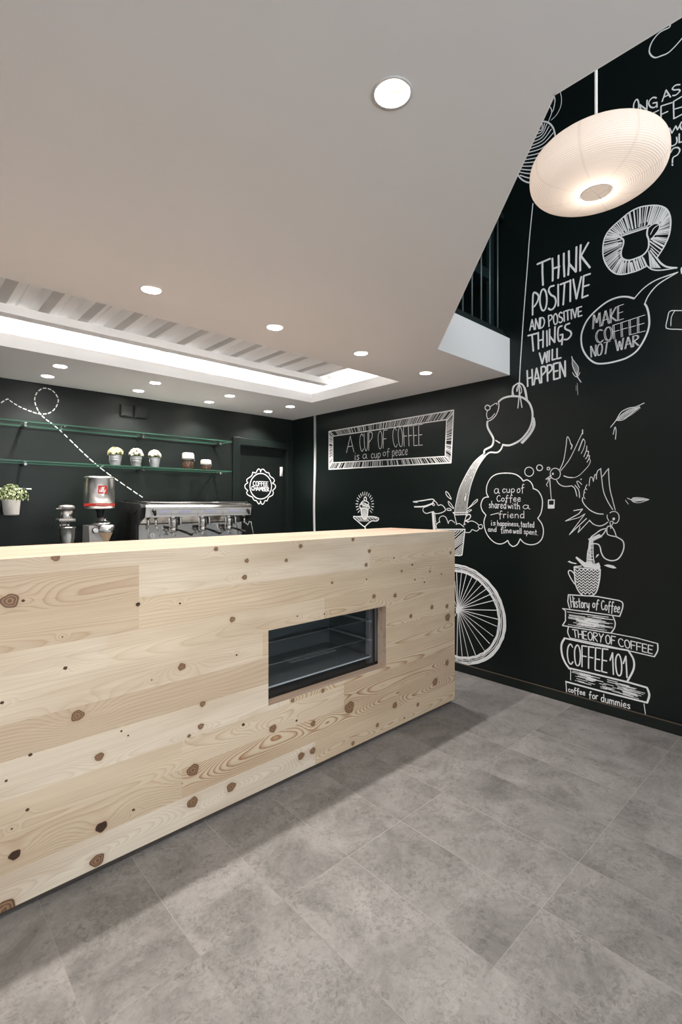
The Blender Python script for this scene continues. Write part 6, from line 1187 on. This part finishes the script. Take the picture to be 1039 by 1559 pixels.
# ---- clip-top jars of coffee beans
def jar(x, y, r, h, lidh, label):
    rt = empty('clip_jar', (x, y, SZ), label, 'jar', 'clip top jars on the lower glass shelf')
    hb = h - lidh
    MB().lathe([(.001, .0), (r * .90, 0), (r, .005), (r, hb * .82), (r * .86, hb * .96), (r * .86, hb), (r * .82, hb), (r * .82, hb * .95), (r * .94, hb * .80), (r * .94, .008), (.001, .006)], n=32, cap=False).build('glass_body', M_glass, rt)
    b = MB(); rd = random.Random(int(x * 100)); fillh = hb * .74
    for i in range(190):
        a = rd.uniform(0, 6.283); q = r * (.86 if i < 150 else rd.uniform(.1, .8)); z = rd.uniform(.012, fillh) if i < 150 else fillh
        b.sphere((q * math.cos(a), q * math.sin(a), z), .0062, 6, .8)
    b.cyl((0, 0, 0), r * .83, .009, fillh - .003, 16)
    b.build('coffee_beans', M_bean, rt)
    ld = MB().lathe([(.001, hb + .0015), (r * .98, hb + .0015), (r * 1.02, hb + .006), (r * 1.02, h - .012), (r * .90, h - .002), (.001, h)], n=32, cap=False).build('lid', mat('frosted_lid_glass', (.80, .74, .68), .18, 0, .5, .25, 1.45), rt)
    c = MB().tube([(r * 1.06 * math.cos(a_ * .2617), r * 1.06 * math.sin(a_ * .2617), hb * .93) for a_ in range(24)], .0013, 6, 0, True)
    for sg in (-1, 1):
        c.tube([(sg * r * 1.06, 0, hb * .93), (sg * r * 1.22, -.004, hb * .80), (sg * r * 1.16, -.002, h - .014), (sg * r * .95, 0, h - .006)], .0014, 6)
    c.build('wire_clip', M_chrome, rt)
jar(2.002, 4.20, .050, .152, .058, 'taller clip top glass jar of coffee beans, left one on the glass shelf')
jar(2.175, 4.195, .047, .100, .046, 'shorter squat clip top glass jar of coffee beans, right one on the glass shelf')

# ================================================================== DRINK MIXER
mx = empty('drink_mixer', (.963, 4.0, .900), 'chrome drink mixer with a steel cup, left of the red banded tin', 'drink mixer')
MB().lathe([(.001, 0), (.075, 0), (.078, .006), (.074, .022), (.05, .03), (.001, .03)], n=32, cap=False).build('base', M_greymetal, mx)
MB().box(-.022, .022, .055, .085, .02, .36, .006).build('column', M_greymetal, mx)
MB().lathe([(.001, .318), (.038, .318), (.040, .322), (.040, .386), (.001, .386)], c=(.004, 0, 0), n=32, cap=False).build('motor_housing', M_tin, mx)
h = MB().lathe([(.001, .386), (.045, .386), (.052, .390), (.050, .405), (.040, .414), (.001, .418)], c=(.004, 0, 0), n=32, cap=False)
h.prism_x([(-.030, .386), (.030, .386), (.026, .406), (.010, .412), (-.010, .412), (-.026, .406)], -.046, -.020).prism_x([(-.018, .386), (.018, .386), (.016, .393), (-.016, .393)], -.068, -.044); h.build('head_cap', M_greymetal, mx)
MB().box(-.058, .052, -.05, .06, .294, .316, .008).build('support_plate', M_greymetal, mx)
for x in (-.040, .012): MB().cyl((x, -.004, 0), .006 if x < 0 else .012, .240, .294, 12).build('spindle', M_chrome, mx)
MB().box(-.03, .0, -.012, .008, .262, .276, .004).build('cup_hook', M_chrome, mx)
MB().lathe([(.001, .032), (.026, .032), (.029, .036), (.040, .130), (.049, .185), (.052, .245), (.0575, .249), (.0575, .256), (.051, .253), (.046, .185), (.036, .13), (.026, .045), (.001, .042)], c=(.004, -.01, 0), n=36, cap=False).build('cup', M_tin, mx)

# ================================================================== COFFEE GRINDER with a big tin on top
GX, GYY = 1.190, 4.0
gr = empty('coffee_grinder', (GX, GYY, .900), 'coffee grinder with a silver red banded tin as hopper, left of the espresso machine', 'coffee grinder')
MB().prism_x([(-.10, 0), (.12, 0), (.10, .262), (-.055, .262)], -.090, .03).build('body', M_greymetal, gr)
kb = MB().lathe([(.001, 0), (.016, 0), (.018, .004), (.014, .012), (.001, .014)], c=(-.062, -.062, .232), n=20, axis='Y', cap=False)
kb2 = MB().cyl((-.050, -.062, .226), .017, -.030, .006, 22, 'Y').build('adjusting_knob', M_label, gr)
MB().cyl((-.050, -.062, .226), .021, -.010, .004, 22, 'Y').build('knob_ring', M_blackplastic, gr)
MB().lathe([(.001, .262), (.075, .262), (.079, .268), (.079, .278), (.06, .286), (.034, .300), (.030, .325), (.001, .325)], c=(.012, -.02, 0), n=36, cap=False).build('top_cover', M_chrome, gr)
MB().lathe([(.024, .322), (.022, .350), (.030, .372), (.040, .386)], c=(.002, -.01, 0), n=28).build('throat', M_blackplastic, gr)
MB().lathe([(.001, .105), (.017, .105), (.019, .128), (.057, .208), (.060, .216), (.060, .264), (.001, .264)], c=(.030, -.055, 0), n=36, cap=False).build('doser', M_tin, gr)
dc = MB(); DA = R(-106.6)
lo_ = [dc.bm.verts.new((.030 + .0200 * math.cos(DA - .9 + .15 * k), -.055 + .0200 * math.sin(DA - .9 + .15 * k), .129)) for k in range(13)]
hi_ = [dc.bm.verts.new((.030 + .0582 * math.cos(DA - .9 + .15 * k), -.055 + .0582 * math.sin(DA - .9 + .15 * k), .208)) for k in range(13)]
for k in range(12): dc.bm.faces.new((lo_[k], lo_[k + 1], hi_[k + 1], hi_[k])).smooth = True
dc.build('doser_cone', mottled('tan_clear_plastic', (.80, .58, .38), (.74, .52, .33), 20, .25), gr)
MB().tube([(.030, -.055, .106), (.030, -.055, .03)], .017, 14).build('dosing_fork', M_greymetal, gr)
tin = MB().lathe([(.001, .386), (.104, .386), (.109, .389), (.109, .393), (.106, .395), (.106, .612), (.109, .616), (.109, .622), (.104, .628), (.090, .634), (.001, .636)], n=48, cap=False).build('tin', M_tin, gr)
TB = .395
def arc_patch(mbx, r, a0, a1, z0, z1, n=12):
    lo = [mbx.bm.verts.new((r * math.cos(a0 + (a1 - a0) * k / n), r * math.sin(a0 + (a1 - a0) * k / n), z0)) for k in range(n + 1)]
    hi = [mbx.bm.verts.new((r * math.cos(a0 + (a1 - a0) * k / n), r * math.sin(a0 + (a1 - a0) * k / n), z1)) for k in range(n + 1)]
    for k in range(n): mbx.bm.faces.new((lo[k], lo[k + 1], hi[k + 1], hi[k]))
LA = R(-94.9)                     # the logo faces a little to the right of the camera
arc_patch_m = MB(); arc_patch(arc_patch_m, .1064, LA - .29, LA + .29, .500, .561, 10)
arc_patch_m.build('logo_square', M_red, tin)
b = MB(); arc_patch(b, .1066, R(-200), R(20), .408, .428, 48); b.build('red_band', M_red, tin)
onTin = lambda r: (lambda u, v, k=0: ((r + k) * math.cos(LA + u / r), (r + k) * math.sin(LA + u / r), v))
p = Paint(onTin(.1069))
zz = .512
for pts in ([(-.022, .002), (-.019, .016), (-.017, .024)], [(-.021, .003), (-.017, .001), (-.013, .010)],
            [(-.012, .004), (-.004, .036), (.001, .040), (-.001, .030), (-.009, .003), (-.003, .003)],
            [(-.002, .004), (.006, .036), (.011, .040), (.009, .030), (.001, .003), (.006, .003)],
            [(.007, .020), (.009, .006), (.014, .008), (.019, .022)], [(.019, .022), (.015, .000), (.009, -.008), (.004, -.004)]):
    p.stroke(.0042, 1, [(a, zz + c * .95) for a, c in pts])
p.fill([(-.016, zz + .029), (-.011, zz + .029), (-.011, zz + .034), (-.016, zz + .034)])
p.build('logo_lettering', M_label, tin)
p = Paint(onTin(.1071)); rd = random.Random(5); u = -.045
while u < .09:
    l = rd.uniform(.008, .016); q = u
    while q < u + l: p.ribbon([(q, .4145), (q + .0012, .4145 + rd.uniform(.004, .007))], .0012); q += .0028
    u += l + rd.uniform(.004, .007)
p.build('band_lettering', M_label, tin)
p = Paint(onTin(.1066))
q = -.040
while q < .042: p.ribbon([(q, .482), (q + .003, .482)], .0016); q += .0055
p.build('small_print', M_greymetal, tin)

# ================================================================== ESPRESSO MACHINE
EX0, EX1 = 1.445, 2.385
em = empty('espresso_machine', ((EX0 + EX1) / 2, 4.0, .900), 'wide three group chrome espresso machine with black side panels on the back counter', 'espresso machine')
EO = (-(EX0 + EX1) / 2, -4.0, -.900)
def epart(name, mb, mt, par=None): return mb.build(name, mt, par or em, None if par else EO)
TOPP = [(4.25, 1.16), (3.90, 1.165), (3.775, 1.215), (3.758, 1.222), (3.742, 1.300), (3.748, 1.316), (3.775, 1.330), (4.25, 1.337)]
epart('upper_body', MB().prism_x(TOPP, EX0, EX1), M_chrome)
epart('lower_body', MB().box(EX0 + .004, EX1 - .004, 3.90, 4.25, .955, 1.16), M_chrome)
SID = [(4.27, .93), (3.885, .93), (3.885, 1.16), (3.79, 1.205), (3.768, 1.295), (3.79, 1.322), (4.27, 1.345)]
for x0, x1 in ((EX0 - .026, EX0 - .001), (EX1 + .001, EX1 + .026)):
    sp = epart('side_panel', MB().prism_x(SID, x0, x1), M_blackplastic)
    xx = x0 - .003 if x0 < 2 else x1 + .001
    epart('side_trim', MB().tube([(xx, 3.77, 1.285), (xx, 3.83, 1.278), (xx, 3.93, 1.235)], .002, 6), M_chrome, sp)
# cup rail on the top
epart('cup_rail', MB().tube([(EX0 + .01, 4.22, 1.352), (EX0 + .01, 3.80, 1.340), (EX0 + .05, 3.765, 1.336), (EX1 - .05, 3.765, 1.336), (EX1 - .01, 3.80, 1.340), (EX1 - .01, 4.22, 1.352)], .005, 8), M_chrome)
epart('cup_tray', MB().box(EX0 + .02, EX1 - .02, 3.79, 4.22, 1.338, 1.343), M_steel)
# control fascia (tilted)
def on_fascia(z): return 3.758 + (z - 1.222) / (1.300 - 1.222) * (3.742 - 3.758)
fa = MB().prism_x([(on_fascia(1.228) - .0006, 1.228), (on_fascia(1.292) - .0006, 1.292), (on_fascia(1.292) - .004, 1.292), (on_fascia(1.228) - .004, 1.228)], EX0 + .006, EX1 - .006)
fac = epart('control_panel', fa, M_silver)
epart('panel_groove', MB().box(EX0 + .05, EX1 - .05, on_fascia(1.245) - .0055, on_fascia(1.245) - .004, 1.2435, 1.246).box(EX0 + .05, EX1 - .05, on_fascia(1.279) - .0055, on_fascia(1.279) - .004, 1.278, 1.2805), M_greymetal, fac)
for x in (1.645, 1.87, 2.10): epart('panel_seam', MB().box(x - .001, x + .001, on_fascia(1.26) - .0055, on_fascia(1.26) - .0035, 1.23, 1.29), M_greymetal, fac)
for cx in (1.758, 1.985, 2.215):
    for k in range(5):
        x = cx - .048 + k * .024
        epart('key', MB().box(x - .010, x + .010, on_fascia(1.262) - .0085, on_fascia(1.262) - .003, 1.253, 1.271, .002), M_keys, fac)
epart('display', MB().box(1.545, 1.63, on_fascia(1.264) - .0065, on_fascia(1.264) - .003, 1.254, 1.273, .001), M_keys, fac)
for x in (1.502, 2.338):
    kn = epart('steam_lever', MB().tube([(x - .008, 3.735, 1.276), (x, 3.722, 1.268), (x + .004, 3.718, 1.240), (x + .004, 3.720, 1.232)], [.012, .015, .010, .006], 10), M_blackplastic, fac)
# under the fascia: three groups with portafilters
for i, gx in enumerate((1.700, 1.955, 2.205)):
    g = epart('group_head', MB().lathe([(.030, 1.135), (.034, 1.140), (.034, 1.165), (.040, 1.175), (.040, 1.205)], c=(gx, 3.83, 0), n=24).box(gx - .055, gx - .040, 3.79, 3.90, 1.15, 1.212, .003).box(gx + .040, gx + .055, 3.79, 3.90, 1.15, 1.212, .003), M_chrome)
    pf = epart('portafilter', MB().lathe([(.022, 1.098), (.031, 1.105), (.033, 1.134), (.001, 1.136)], c=(gx, 3.83, 0), n=24).tube([(gx, 3.83, 1.100), (gx, 3.83, 1.080), (gx - .016, 3.825, 1.066)], .006, 8).tube([(gx, 3.83, 1.100), (gx, 3.83, 1.080), (gx + .016, 3.825, 1.066)], .006, 8), M_chrome, g)
    epart('portafilter_handle', MB().tube([(gx + .020, 3.808, 1.116), (gx + .05, 3.775, 1.104), (gx + .075, 3.745, 1.092), (gx + .098, 3.718, 1.080), (gx + .106, 3.708, 1.076)], [.007, .009, .011, .0135, .009], 12), M_blackplastic, g)
# taps, steam wands, gauges
for x, w in ((1.485, 1), (1.545, 0), (2.345, 1)):
    tp = epart('tap', MB().cyl((x, 3.80, 0), .012, 1.165, 1.200, 14).sphere((x, 3.80, 1.165), .013, 12), M_chrome)
    if w:
        sx = 1 if x > 2 else 0
        epart('steam_wand', MB().tube([(x, 3.80, 1.168), (x + .008 + .02 * sx, 3.785, 1.135), (x + .035 * sx, 3.775, 1.17), (x + .050 * sx, 3.77, 1.165), (x - .004 + .085 * sx, 3.765, 1.02)] if sx else [(x, 3.80, 1.168), (x - .003, 3.79, 1.10), (x - .006, 3.785, .985)], .005, 8), M_chrome)
    else:
        epart('water_spout', MB().tube([(x, 3.80, 1.165), (x + .006, 3.79, 1.135), (x + .008, 3.785, 1.115)], .007, 8), M_chrome)
for x, r in ((1.552, .026), (1.630, .014)):
    ga = epart('gauge', MB().cyl((x, 3.895, 1.072 if r > .02 else 1.068), r, -.008, .004, 24, 'Y'), M_chrome)
    epart('gauge_dial', MB().cyl((x, 3.8865, 1.072 if r > .02 else 1.068), r * .8, -.001, .0, 24, 'Y'), M_label, ga)
    epart('gauge_needle', MB().box(x - .001, x + .001, 3.8845, 3.8852, 1.060, 1.084), M_blackplastic, ga)
epart('drip_tray', MB().box(EX0 + .01, EX1 - .01, 3.72, 3.90, .935, .985, .004), M_steel)
epart('drip_grid', MB().box(EX0 + .03, EX1 - .03, 3.735, 3.885, .985, .990), M_chrome)
for x in (EX0 + .06, EX1 - .06):
    for y in (3.76, 4.20): epart('foot', MB().cyl((x, y, 0), .022, .900, .936, 14), M_blackplastic)

# ================================================================== PAPER LANTERN
LX, LY, LZ = 2.189, 0.779, 2.733
RB, HB = 0.2615, 0.1035
def paper():
    m = bpy.data.materials.new('ribbed_white_paper'); m.use_nodes = True
    t = m.node_tree; t.nodes.clear()
    out = t.nodes.new('ShaderNodeOutputMaterial')
    rib = t.nodes.new('ShaderNodeAttribute'); rib.attribute_name = 'rib'
    seam = t.nodes.new('ShaderNodeAttribute'); seam.attribute_name = 'seam'
    mx_ = t.nodes.new('ShaderNodeMath'); mx_.operation = 'MAXIMUM'
    t.links.new(rib.outputs['Fac'], mx_.inputs[0]); t.links.new(seam.outputs['Fac'], mx_.inputs[1])
    cr = t.nodes.new('ShaderNodeValToRGB'); cr.color_ramp.elements[0].color = (0.92, 0.87, 0.825, 1); cr.color_ramp.elements[1].color = (0.62, 0.55, 0.50, 1)
    t.links.new(mx_.outputs[0], cr.inputs[0])
    d = t.nodes.new('ShaderNodeBsdfDiffuse'); tr = t.nodes.new('ShaderNodeBsdfTranslucent'); mixs = t.nodes.new('ShaderNodeMixShader'); mixs.inputs[0].default_value = .5
    t.links.new(cr.outputs[0], d.inputs[0]); t.links.new(cr.outputs[0], tr.inputs[0])
    t.links.new(d.outputs[0], mixs.inputs[1]); t.links.new(tr.outputs[0], mixs.inputs[2]); t.links.new(mixs.outputs[0], out.inputs[0])
    return m
M_paper = paper()
lan = empty('paper_lantern', (LX, LY, LZ - HB), 'large flattened round white ribbed paper lantern hanging in front of the mural', 'pendant lamp')
# profile from the bottom opening over the belly to the top opening
pr = []
EXP = 2.8
for i in range(121):
    t = -math.pi / 2 + math.pi * i / 120
    r_ = RB * abs(math.cos(t)) ** (2 / EXP)
    if r_ >= .060: pr.append((r_, HB * math.copysign(abs(math.sin(t)) ** (2 / EXP), t)))
ZO = abs(pr[0][1])
# resample by arc length
acc = [0]
for a, b in zip(pr, pr[1:]): acc.append(acc[-1] + math.dist(a, b))
NR = 66; SUB = 4; N = NR * SUB; rs = []
j = 0
for i in range(N + 1):
    s_ = acc[-1] * i / N
    while j < len(acc) - 2 and acc[j + 1] < s_: j += 1
    k = (s_ - acc[j]) / (acc[j + 1] - acc[j]); rs.append((pr[j][0] + (pr[j + 1][0] - pr[j][0]) * k, pr[j][1] + (pr[j + 1][1] - pr[j][1]) * k))
NA = 160; vs = []; fs = []; ribv = []; seamv = []
for i, (r, z) in enumerate(rs):
    a = rs[max(i - 1, 0)]; b = rs[min(i + 1, N)]; d = Vector((b[0] - a[0], b[1] - a[1])).normalized(); nrm = (d.y, -d.x)
    on = i % SUB == 0
    off = .0006 if on else -.0004
    for k in range(NA):
        an = 2 * math.pi * k / NA + .12
        vs.append(((r + nrm[0] * off) * math.cos(an), (r + nrm[0] * off) * math.sin(an), HB + z + nrm[1] * off))
        ribv.append(.62 if on else 0.0); seamv.append(.42 if k % 20 == 0 else 0.0)
for i in range(N):
    for k in range(NA):
        k2 = (k + 1) % NA; fs.append((i * NA + k, i * NA + k2, (i + 1) * NA + k2, (i + 1) * NA + k))
me = bpy.data.meshes.new('lamp_shade'); me.from_pydata(vs, [], fs); me.materials.append(M_paper)
for nm, arr in (('rib', ribv), ('seam', seamv)):
    at = me.attributes.new(nm, 'FLOAT', 'POINT'); at.data.foreach_set('value', np.array(arr, dtype=np.float32))
for pl in me.polygons: pl.use_smooth = True
me.update()
sh = bpy.data.objects.new('lamp_shade', me); COL.objects.link(sh); sh.parent = lan
MB().tube([(.0605 * math.cos(k * .1963), .0605 * math.sin(k * .1963), HB - ZO) for k in range(32)], .0018, 8, 0, True).tube([(.0605 * math.cos(k * .1963), .0605 * math.sin(k * .1963), HB + ZO) for k in range(32)], .0018, 8, 0, True).build('opening_ring', M_label, lan)
MB().tube([(-.060, .0, HB - ZO), (.060, .0, HB - ZO)], .0012, 6).tube([(0, -.05, HB - ZO), (0, -.05, HB + ZO)], .0014, 6).tube([(-.06, 0, HB + ZO), (.06, 0, HB + ZO)], .0016, 6).build('wire_stretcher', M_silver, lan)
MB().lathe([(.001, HB + .020), (.020, HB + .020), (.022, HB + .024), (.020, HB + .080), (.008, HB + .088), (.001, HB + .088)], n=20, cap=False).build('socket', M_label, lan)
MB().sphere((0, 0, HB - .012), .030, 20, 1.0).build('bulb', mat('lit_bulb', (1, 1, 1), .5, emit=(1.0, .80, .62), estr=7), lan)
MB().tube([(0, 0, HB + .086), (.002, .002, HB + 1.2), (.0, .0, HT - (LZ - HB) - .031)], .0062, 10).build('cord', M_label, lan)
MB().cyl((0, 0, 0), .05, HT - (LZ - HB) - .032, HT - (LZ - HB) - .0005, 24).build('ceiling_rose', M_label, lan)
pl = bpy.data.lights.new('lantern_bulb', 'POINT'); pl.energy = 2.1; pl.color = (1.0, .86, .74); pl.shadow_soft_size = .034
po = bpy.data.objects.new('lantern_bulb', pl); COL.objects.link(po); po.location = (LX, LY, LZ - .012 - .034)
